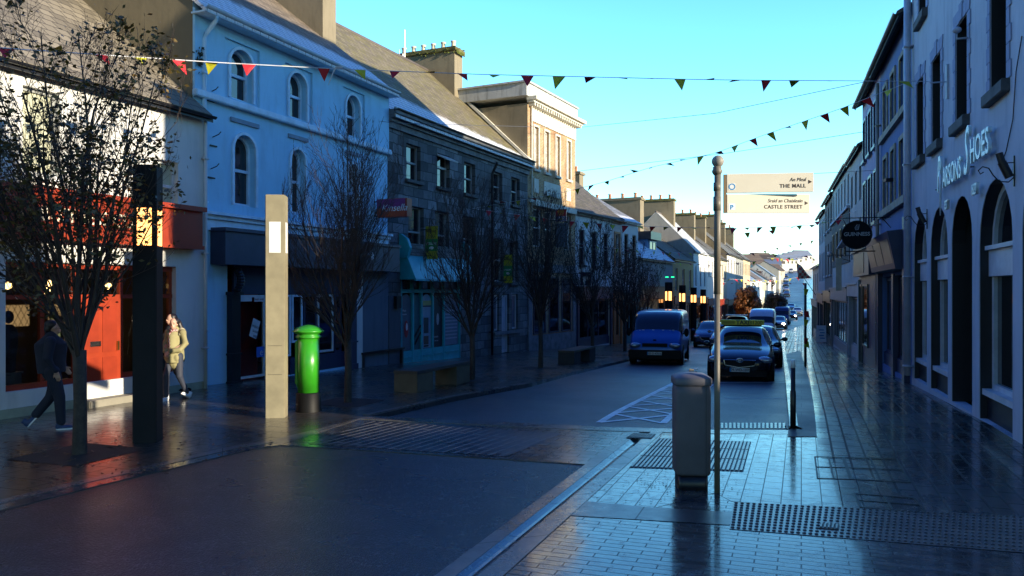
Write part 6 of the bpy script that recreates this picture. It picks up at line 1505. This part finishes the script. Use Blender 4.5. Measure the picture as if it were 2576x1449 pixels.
    for idx, (nm, mt, off) in enumerate((('body', bodym, 0), ('windows', M_cglass, -.006), ('lower_trim', M_trimb, 0))):
        bm = bmesh.new(); bm.from_mesh(full)
        bmesh.ops.delete(bm, geom=[f for f in bm.faces if f.material_index != idx], context='FACES')
        if off:
            bm.normal_update()
            for v in bm.verts: v.co += v.normal*off
        m2 = bpy.data.meshes.new(nm); bm.to_mesh(m2); bm.free(); m2.materials.clear(); m2.materials.append(mt)
        m2.polygons.foreach_set('material_index', [0]*len(m2.polygons)); m2.polygons.foreach_set('use_smooth', [True]*len(m2.polygons))
        c = bpy.data.objects.new(nm, m2); C.objects.link(c); c.parent = o
    wr_ = .33 if kind != 'van' else .35
    for sx_ in (-1,1):
        for yy in ((-.325*L),(.30*L)):
            m = MB(); m.tube([(sx_*(w-.20),yy,wr_),(sx_*(w-.19),yy,wr_),(sx_*(w-.0),yy,wr_),(sx_*(w+.012),yy,wr_)], [wr_*.9,wr_,wr_,wr_*.92], 20); wo = m.build('wheel', M_tyre, o)
            m = MB(); m.tube([(sx_*(w+.0),yy,wr_),(sx_*(w+.02),yy,wr_)], [wr_*.66,wr_*.6], 14); m.build('rim', M_rim, wo)
            if detail: m = MB(); m.tube([(sx_*(w-.05),yy,wr_+.02),(sx_*(w+.003),yy,wr_+.02)], wr_*1.16, 20); m.build('wheel_arch', M_trimb, o)
    if kind == 'van': fy, hz = -.5*L, .78
    else: fy, hz = -.475*L, .66
    sg = -1
    for sx_ in (-1,1):
        m = MB(); m.ell((sx_*w*.72, fy+.06 if kind != 'van' else fy+.07, hz), (.23,.13,.105), 14, 10, Matrix.Rotation(R(-18*sx_), 3, 'Z')); hl = m.build('headlight', plain('lit_headlamp', (1,.95,.85), .3, emis=(1,.88,.7), estr=14) if lights and sx_ > 0 else M_lens, o, True)
        m = MB(); m.ell((sx_*(w*1.0+.1), -.16*L if kind != 'van' else -.30*L, (1.0 if kind != 'van' else 1.22)), (.11,.06,.08) if kind != 'van' else (.09,.07,.16), 10, 8); m.box(sx_*w*.9, sx_*(w+.06), -.16*L-.03 if kind != 'van' else -.3*L-.03, -.16*L+.03 if kind != 'van' else -.3*L+.03, (.95 if kind != 'van' else 1.15), (1.0 if kind != 'van' else 1.2)); m.build('door_mirror', bodym if kind != 'van' and detail else M_trimb, o, True)
    if detail:
        g0 = -.5*L-.01 if kind != 'van' else -.5*L-.012
        if kind != 'van':
            m = MB(); m.prism([(-.42,g0+.005,.66),(.42,g0+.005,.66),(.38,g0,.52),(0,g0-.02,.47),(-.38,g0,.52)], (0,.08,0)); gr = m.build('grille', M_trimb, o)
            m = MB(); pts_ = [(-.42,g0,.665),(.42,g0,.665),(.38,g0-.005,.52),(0,g0-.025,.465),(-.38,g0-.005,.52),(-.42,g0,.665)]; m.tube(pts_, .014, 5); m.build('grille_surround', M_chrome, o)
            m = MB(); m.box(-.7,.7,g0+.01,g0+.1,.22,.36); m.build('lower_intake', M_trimb, o)
            for sx_ in (-1,1): m = MB(); m.ell((sx_*.62,g0+.05,.3), (.07,.04,.04), 10, 6); m.build('fog_lamp', M_lens, o, True)
            pz = .40; m = MB(); m.tube([(-.5*w*0-.62,-.19*L,1.0),(0,-.2*L,.985),(.5,-.19*L,1.0)], .012, 4); m.build('wiper', M_trimb, o)
        else:
            m = MB(); m.box(-.45,.45,g0+.0,g0+.08,.74,.86); m.build('grille', M_trimb, o)
            m = MB(); m.box(-w*.98,w*.98,g0-.03,g0+.25,.3,.62); m.build('bumper', M_trimb, o, bevel=.03)
            pz = .5; g0 -= .03
        if plate:
            m = MB(); m.box(-.26,.26,g0-.035,g0-.02,pz-.055,pz+.055); po = m.build('number_plate', M_plate, o); m = MB(); m.box(-.26,-.22,g0-.037,g0-.0345,pz-.055,pz+.055); m.build('plate_band', M_ib, po)
            text(plate, .1, M_black, po, (.02, g0-.038, pz-.034), extrude=.001, offset=.002, align='CENTER', sx=.95)
    return o
def heading(px, Z, rz_deg, off=-.085): 
    p = GZ(px, Z, off); return p, R(rz_deg)
# taxi: faces the camera, pointing down the street
p, rz = heading(1868, 23.9, -18); p.z = gh(p.x, p.y)-.085
taxi = car(p, rz, 'black taxi with a yellow roof sign parked at the front of the rank', paint('black_taxi_paint', (.004,.006,.012), .15), 'saloon', 4.65, 1.78, 1.5, 'taxi', '09-WD-1070', name='taxi')
m = MB(); m.box(-.62,.62,-.1,.06,1.53,1.68); rs = m.build('roof_sign', plain('taxi_yellow', (.7,.62,.04), .4), taxi, bevel=.01); m = MB(); m.box(-.55,.55,-.06,.02,1.48,1.53); m.build('sign_base', M_trimb, rs)
text('TAXI', .17, M_black, rs, (-.18,-.112,1.55), extrude=.001, offset=.006); text('31200', .15, plain('taxi_number', (.1,.09,.01), .5), rs, (.2,-.112,1.555), extrude=.001, offset=.002); m = MB(); m.box(-.6,-.22,-.1115,-.1,1.56,1.65); m.build('sign_crest', plain('dull_yellow', (.4,.33,.03), .5), rs)
m = MB(); g0 = -.5*4.65-.03
def oval(a_, b_, cx_=0, cz_=0, r=.008): m.tube([(cx_+a_*math.cos(t_*math.pi/8), g0, .66+cz_+b_*math.sin(t_*math.pi/8)) for t_ in range(17)], r, 4)
oval(.085,.058); oval(.03,.055); oval(.06,.022,0,.022); m.build('bonnet_emblem', M_chrome, taxi)
p, rz = heading(1663, 31.2, -16); van = car(p, rz, 'bright blue panel van driving down the left lane', paint('blue_van_paint', (.01,.10,.42), .3), 'van', 4.9, 1.94, 2.02, 'van', '03-D-47016', name='van')
m = MB()
for k in range(12): m.box(-.75+.12*k, -.67+.12*k, -1.86, -1.7, 1.26, 1.29+.02*(k % 3))
m.build('dashboard_papers', M_diff, van)
m = MB(); m.ell((0,-2.44,.98), (.07,.02,.03), 10, 6); m.build('bonnet_emblem', M_trimb, van)
pG = paint('dark_green_paint', (.015,.03,.03), .25)
p, rz = heading(1905, 30.2, -18); car(p, rz, 'dark green car parked directly behind the front taxi', pG, 'saloon', 4.5, 1.75, 1.45, plate=None)
p, rz = heading(1835, 43, -20); tx = car(p, rz, 'second taxi with a yellow roof sign behind the sign pole', paint('pale_grey_paint', (.22,.23,.27), .25), 'saloon', 4.5, 1.75, 1.45, 'taxi', name='taxi')
m = MB(); m.box(-.6,.6,-.1,.06,1.47,1.6); m.build('roof_sign', plain('taxi_yellow', (.7,.62,.04), .4), tx)
p, rz = heading(1786, 47, -17); car(p, rz, 'small blue grey hatchback between the blue van and the sign pole', paint('bluegrey_paint', (.07,.1,.2), .25), 'hatch', 3.9, 1.68, 1.5)
p, rz = heading(1852, 54, -19); suv = car(p, rz, 'dark high car with a roof rack beside the white van', paint('dark_grey_paint', (.03,.035,.04), .25), 'hatch', 4.6, 1.85, 1.8)
m = MB(); m.box(-.7,.7,-.5,.6,1.84,1.89); m.build('roof_rack', M_white, suv)
p, rz = heading(1918, 62, -20); car(p, rz, 'white high roofed van parked behind the taxis', paint('white_van_paint', (.85,.86,.87), .3), 'van', 5.2, 1.95, 2.35, 'van', name='van')
p, rz = heading(1958, 88, -22); car(p, rz, 'silver car with a lit headlight beside the white van', paint('silver_paint', (.22,.24,.26), .25), 'saloon', 4.5, 1.75, 1.45, lights=True, name='car')
p, rz = heading(1968, 108, -22); car(p, rz, 'dark blue van behind the silver car', paint('dark_blue_van_paint', (.01,.03,.14), .3), 'van', 5.2, 1.95, 2.4, 'van', name='van')
p, rz = heading(1991, 130, -22); car(p, rz, 'dark red car with a lit headlight far down the road', paint('dark_red_paint', (.07,.015,.015), .25), 'saloon', 4.5, 1.8, 1.5, lights=True, name='car', detail=False)
p, rz = heading(2006, 150, -22); car(p, rz, 'silver car farthest along the flat part of the road', paint('silver_paint', (.22,.24,.26), .25), 'hatch', 4.5, 1.8, 1.5, name='car', detail=False)
p, rz = heading(1990, 172, -22); car(p, rz, 'pale blue car behind the farthest silver car', paint('pale_blue_paint', (.2,.28,.36), .25), 'saloon', 4.5, 1.8, 1.5, name='car', detail=False)
for k, (px, Z, col, lb) in enumerate(((1979,225,(.05,.05,.06),'dark car parked low on the hill road'),(1978,245,(.3,.3,.32),'grey car parked above the dark one on the hill road'),(1977,268,(.04,.04,.05),'black car parked half way up the hill road'),(1977,295,(.6,.6,.6),'white car parked half way up the hill road'),(1977,325,(.1,.1,.12),'dark car parked high on the hill road'),(1990,372,(.65,.65,.65),'white van parked highest on the hill road'))):
    p, rz = heading(px, Z, -20); car(p, rz, lb, paint('far_paint_%d' % k, col, .3), 'van' if 'van' in lb else 'hatch', 4.4, 1.8, 2.1 if 'van' in lb else 1.5, 'van' if 'van' in lb else 'car', detail=False)
# ------------------------------------------------------------------ people
M_skin = plain('skin', (.50,.30,.21), .5, bstr=0); M_hair = plain('dark_hair', (.015,.01,.008), .45)
def body_mesh(parts, name, mat, parent, voxel=.011, smooth=3):
    mb = MB()
    for p in parts: p(mb)
    return baked(mb, [('REMESH', dict(mode='VOXEL', voxel_size=voxel)), ('SMOOTH', dict(iterations=smooth, factor=.5))], name, mat, parent)
T = lambda pts, rad, n=14: (lambda mb: (mb.tube(pts, rad, n), mb.ell(pts[0], (rad[0] if not isinstance(rad[0], tuple) else min(rad[0]),)*3), mb.ell(pts[-1], (rad[-1] if not isinstance(rad[-1], tuple) else min(rad[-1]),)*3)))
E = lambda c, r, rot=None: (lambda mb: mb.ell(c, r, 16, 12, rot))
def hand(w, d, fwd, scale=1.0, curl=.5):
    """palm, five separate fingers; w = wrist, d = direction of the hand, fwd = palm normal"""
    w, d, f = Vector(w), Vector(d).normalized(), Vector(fwd).normalized(); s_ = d.cross(f).normalized(); out = []
    pc = w+d*.045*scale; out.append(lambda mb: mb.obox(pc, s_*.036*scale, d*.045*scale, f*.012*scale))
    for k, (o_, l_) in enumerate(((-.030,.062),(-.010,.072),(.010,.068),(.029,.052))):
        b_ = w+d*.085*scale+s_*o_*scale; dd = (d+f*curl*.5).normalized(); b2 = b_+dd*l_*.5*scale; d3 = (d+f*curl*1.6).normalized(); b3 = b2+d3*l_*.5*scale
        out.append(T([b_, b2, b3], [.0088*scale,.0082*scale,.0068*scale], 8))
    b_ = w+d*.025*scale-s_*.034*scale; dd = (d*.6-s_*.7+f*.3).normalized(); out.append(T([b_, b_+dd*.03*scale, b_+(dd+d*.5).normalized()*.058*scale], [.011*scale,.01*scale,.008*scale], 8))
    return out
def head(c, fwd_rot, parent_parts, s_=1.0):
    """skull, jaw, nose, ears, neck; local face toward -y rotated by fwd_rot"""
    Rm = Matrix.Rotation(fwd_rot, 3, 'Z'); c = Vector(c); q = lambda v: c+Rm @ (Vector(v)*s_)
    return [E(q((0,.01,.02)), (.073*s_,.092*s_,.10*s_), Rm), E(q((0,-.03,-.055)), (.052*s_,.055*s_,.058*s_), Rm), E(q((0,-.09,-.012)), (.012*s_,.018*s_,.022*s_), Rm), E(q((.074,.01,-.01)), (.01*s_,.018*s_,.028*s_), Rm), E(q((-.074,.01,-.01)), (.01*s_,.018*s_,.028*s_), Rm),
        T([q((0,.01,-.06)), q((0,.02,-.15))], [.05*s_,.052*s_]), E(q((0,-.078,-.052)), (.022*s_,.012*s_,.009*s_), Rm)]
def face_bits(c, rot, parent, s_=1.0):
    Rm = Matrix.Rotation(rot, 3, 'Z'); c = Vector(c); q = lambda v: c+Rm @ (Vector(v)*s_)
    for sx_ in (-1,1):
        m = MB(); m.ell(q((sx_*.03,-.083,.005)), (.013*s_,.006*s_,.007*s_), 10, 6, Rm); m.build('eye', M_hair, parent, True); m = MB(); m.ell(q((sx_*.03,-.085,.026)), (.019*s_,.006*s_,.004*s_), 8, 6, Rm); m.build('eyebrow', M_hair, parent, True)
    m = MB(); m.ell(q((0,-.092,-.052)), (.021*s_,.006*s_,.006*s_), 10, 6, Rm); m.build('lips', plain('lips', (.4,.12,.1), .5), parent, True)
def shoe(x, y, z, rz, tilt, mat, sole, parent, s_=1.0):
    Rm = Matrix.Rotation(rz, 4, 'Z') @ Matrix.Rotation(tilt, 4, 'X'); M4 = Matrix.Translation((x, y, z)) @ Rm
    mb = MB(); mb.ell((0,-.05,.035), (.045,.11,.036), 16, 10); mb.ell((0,.04,.05), (.04,.06,.055), 14, 10); mb.tube([(0,.04,.04),(0,.045,.13)], [.045,.043], 12)
    m2 = MB(); m2.add(mb, M4); so = baked(m2, [('REMESH', dict(mode='VOXEL', voxel_size=.009)), ('SMOOTH', dict(iterations=2, factor=.5))], 'shoe', mat, parent)
    mb = MB(); mb.prism([(.045*math.cos(a_*.3142)*(1 if math.sin(a_*.3142) > 0 else 1.08), .02-.06+.13*math.sin(a_*.3142)*1.0, 0) for a_ in range(20)], (0,0,.022)); m3 = MB(); m3.add(mb, M4); m3.build('sole', sole, so)
# woman in the sun: walks toward the camera, head turned down
p = G(440,1006); rzw = R(-16); o = empty('person', p, rzw, 'woman in a sunlit olive parka, checked scarf and white trainers walking past the shop', 'person')
hipL, hipR = (-.085,0,.88), (.085,0,.88); kneeL, kneeR = (-.08,-.17,.50), (.09,.02,.48); ankL, ankR = (-.075,-.17,.10), (.10,.22,.13)
sh = 1.36; hc = (0,-.045,1.535)
handpts = hand((.035,-.20,.985), (-.5,-.25,-.55), (0,.8,-.4), .9, .7)+hand((-.055,-.2,.98), (.5,-.25,-.5), (0,.8,-.4), .9, .7)
body_mesh(head(hc, R(25), None)+[T([(0,.01,1.38),(0,.02,1.2),(0,.01,1.0),(0,0,.9)], [(.09,.07),(.14,.1),(.12,.09),(.15,.1)]), T([hipL,kneeL,ankL],[.075,.05,.036]), T([hipR,kneeR,ankR],[.075,.05,.036]),
  T([(-.16,.02,sh),(-.21,.0,1.12),(-.055,-.2,.985)],[.045,.04,.028]), T([(.16,.02,sh),(.21,.0,1.12),(.035,-.2,.985)],[.045,.04,.028])]+handpts, 'body', M_skin, o, .0085, 2)
wo = o; face_bits(hc, R(25), o)
body_mesh([T([hipL,kneeL,(-.075,-.17,.12)],[.095,.07,.056]), T([hipR,kneeR,(.10,.22,.14)],[.095,.07,.056]), E((0,0,.88),(.16,.11,.1))], 'trousers', plain('dark_jeans', (.03,.035,.055), .7), o)
M_par = plain('olive_parka', (.28,.25,.12), .8, bscale=25, bstr=.3, var=.15)
body_mesh([T([(0,.02,1.42),(0,.025,1.3),(0,.02,1.12),(0,.015,.95),(0,.015,.76)], [(.1,.08),(.2,.12),(.19,.125),(.205,.14),(.215,.15)], 24),
  T([(-.17,.02,1.36),(-.235,.02,1.14),(-.2,-.1,1.02),(-.07,-.185,1.0)],[.075,.07,.06,.05]), T([(.17,.02,1.36),(.235,.02,1.14),(.2,-.1,1.02),(.05,-.185,1.0)],[.075,.07,.06,.05]), E((.1,-.1,.86),(.07,.045,.08)), E((-.11,-.1,.86),(.06,.045,.08))], 'coat', M_par, o, .012, 4)
body_mesh([T([(-.14,-.02,1.33),(-.13,.06,1.4),(0,.12,1.43),(.13,.06,1.4),(.14,-.02,1.33)],[.035,.06,.07,.06,.035])], 'hood', plain('hood_lining', (.42,.38,.25), .85, bscale=40, bstr=.4), o)
chk = bpy.data.materials.new('checked_scarf'); chk.use_nodes = True; nt = chk.node_tree; bb = nt.nodes['Principled BSDF']; w1 = N(nt, 'ShaderNodeTexChecker'); w1.inputs['Scale'].default_value = 28; w1.inputs['Color1'].default_value = (.45,.36,.32,1); w1.inputs['Color2'].default_value = (.22,.04,.05,1); tcn = N(nt, 'ShaderNodeTexCoord'); nt.links.new(tcn.outputs['Object'], w1.inputs[0]); nt.links.new(w1.outputs[0], bb.inputs['Base Color']); bb.inputs['Roughness'].default_value = .9
body_mesh([T([(-.06,-.05,1.41),(0,-.09,1.39),(.07,-.04,1.41),(0,.06,1.42),(-.06,-.05,1.41)],[.035]*5), T([(-.01,-.1,1.36),(.0,-.135,1.2),(.01,-.14,1.05)],[(.055,.02),(.06,.02),(.055,.02)])], 'scarf', chk, o, .009, 2)
body_mesh([E((0,.012,1.575),(.086,.098,.088)), T([(.03,.07,1.56),(.07,.09,1.45),(.09,.07,1.36)],[.06,.055,.025]), T([(-.05,.05,1.55),(-.08,.04,1.46)],[.04,.025])], 'hair', M_hair, o, .01, 2)
shoe(-.075,-.19,.0, 0, 0, M_diff, M_diff, o); shoe(.10,.23,.035, R(-8), R(-28), M_diff, M_diff, o)
m = MB(); m.tube([(-.2,-.02,1.3),(-.27,-.02,1.0),(-.28,-.02,.82)], .01, 5); m.box(-.36,-.24,-.1,.06,.62,.84); m.build('handbag', plain('black_bag', (.015,.015,.016), .5), o, bevel=.02)
# person mostly hidden behind the shaded column
p = G(414,1001)+Vector((0,.35,0)); o = empty('person', p, R(-40), 'person in dark clothes half hidden behind the shaded light column', 'person')
hc = (0,-.02,1.6)
body_mesh(head(hc, 0, None)+[T([(0,.01,1.44),(0,.02,1.25),(0,0,.95)],[(.1,.08),(.15,.1),(.15,.1)]), T([(-.09,0,.92),(-.08,-.1,.5),(-.08,-.12,.1)],[.08,.055,.04]), T([(.09,0,.92),(.1,.06,.5),(.1,.24,.14)],[.08,.055,.04])]+[T([(-.2,.02,1.4),(-.24,.02,1.12),(-.23,-.1,.88)],[.045,.04,.028]), T([(.2,.02,1.4),(.24,.04,1.12),(.24,.0,.88)],[.045,.04,.028])]+hand((-.23,-.1,.88),(0,-.2,-1),(.9,0,0))+hand((.24,0,.88),(0,-.1,-1),(-.9,0,0)), 'body', M_skin, o, .01)
face_bits(hc, 0, o)
body_mesh([T([(0,.01,1.46),(0,.02,1.28),(0,.01,1.0),(0,0,.84)],[(.11,.09),(.22,.13),(.19,.13),(.2,.14)]), T([(-.2,.02,1.4),(-.25,.02,1.12),(-.23,-.09,.92)],[.07,.06,.05]), T([(.2,.02,1.4),(.25,.04,1.12),(.24,0,.92)],[.07,.06,.05])], 'coat', plain('black_coat', (.015,.015,.02), .8), o)
body_mesh([T([(-.09,0,.9),(-.08,-.1,.5),(-.08,-.12,.12)],[.095,.07,.055]), T([(.09,0,.9),(.1,.06,.5),(.1,.23,.18)],[.095,.07,.055])], 'trousers', plain('black_trousers', (.012,.012,.015), .8), o)
body_mesh([E((0,.02,1.64),(.086,.1,.09))], 'hair', M_hair, o)
shoe(-.08,-.14,0,0,0,M_trimb,M_trimb,o); shoe(.1,.25,.035,0,R(-25),M_trimb,M_trimb,o)
# man walking away at the left
p = G(132,1080); o = empty('person', p, R(118), 'man in a dark navy jumper and jeans seen from behind, walking past the shop window', 'person')
hc = (0,-.03,1.62); M_jump = plain('navy_jumper', (.018,.022,.04), .85, bscale=60, bstr=.3); M_jn = plain('navy_jeans', (.014,.018,.035), .8)
hl_, hr_ = (-.1,0,.93), (.1,0,.93); kl, kr = (-.1,-.10,.52), (.1,.03,.5); al, ar = (-.1,-.12,.1), (.1,.24,.2)
body_mesh(head(hc, R(10), None)+[T([(0,.01,1.45),(0,.02,1.25),(0,0,.95)],[(.11,.09),(.17,.11),(.17,.11)]), T([hl_,kl,al],[.085,.06,.042]), T([hr_,kr,ar],[.085,.06,.042]), T([(-.2,.02,1.42),(-.26,.06,1.14),(-.24,-.06,.92)],[.05,.045,.032]), T([(.2,.02,1.42),(.26,-.02,1.14),(.22,-.16,.96)],[.05,.045,.032])]+hand((-.24,-.06,.92),(0,-.3,-1),(.9,0,0))+hand((.22,-.16,.96),(0,-.6,-.8),(-.9,0,0)), 'body', M_skin, o, .01)
face_bits(hc, R(10), o)
body_mesh([T([(0,.02,1.49),(0,.02,1.36),(0,.02,1.1),(0,.01,.9)],[(.1,.09),(.235,.14),(.21,.15),(.2,.14)],20), T([(-.21,.02,1.41),(-.28,.06,1.14),(-.25,-.05,.96)],[.085,.07,.05]), T([(.21,.02,1.41),(.28,-.02,1.14),(.23,-.15,.99)],[.085,.07,.05])], 'jumper', M_jump, o, .012, 4)
body_mesh([T([hl_,kl,(-.1,-.12,.13)],[.115,.085,.07]), T([hr_,kr,(.1,.23,.24)],[.115,.085,.07]), E((0,0,.93),(.19,.13,.1))], 'trousers', M_jn, o, .012, 3)
body_mesh([E((0,.015,1.66),(.088,.102,.09)), E((0,.06,1.6),(.075,.06,.07))], 'hair', M_hair, o)
shoe(-.1,-.14,0,0,0,plain('blue_trainer', (.03,.06,.15), .6),M_diff,o,1.1); shoe(.1,.28,.11,0,R(-50),plain('blue_trainer', (.03,.06,.15), .6),M_diff,o,1.1)
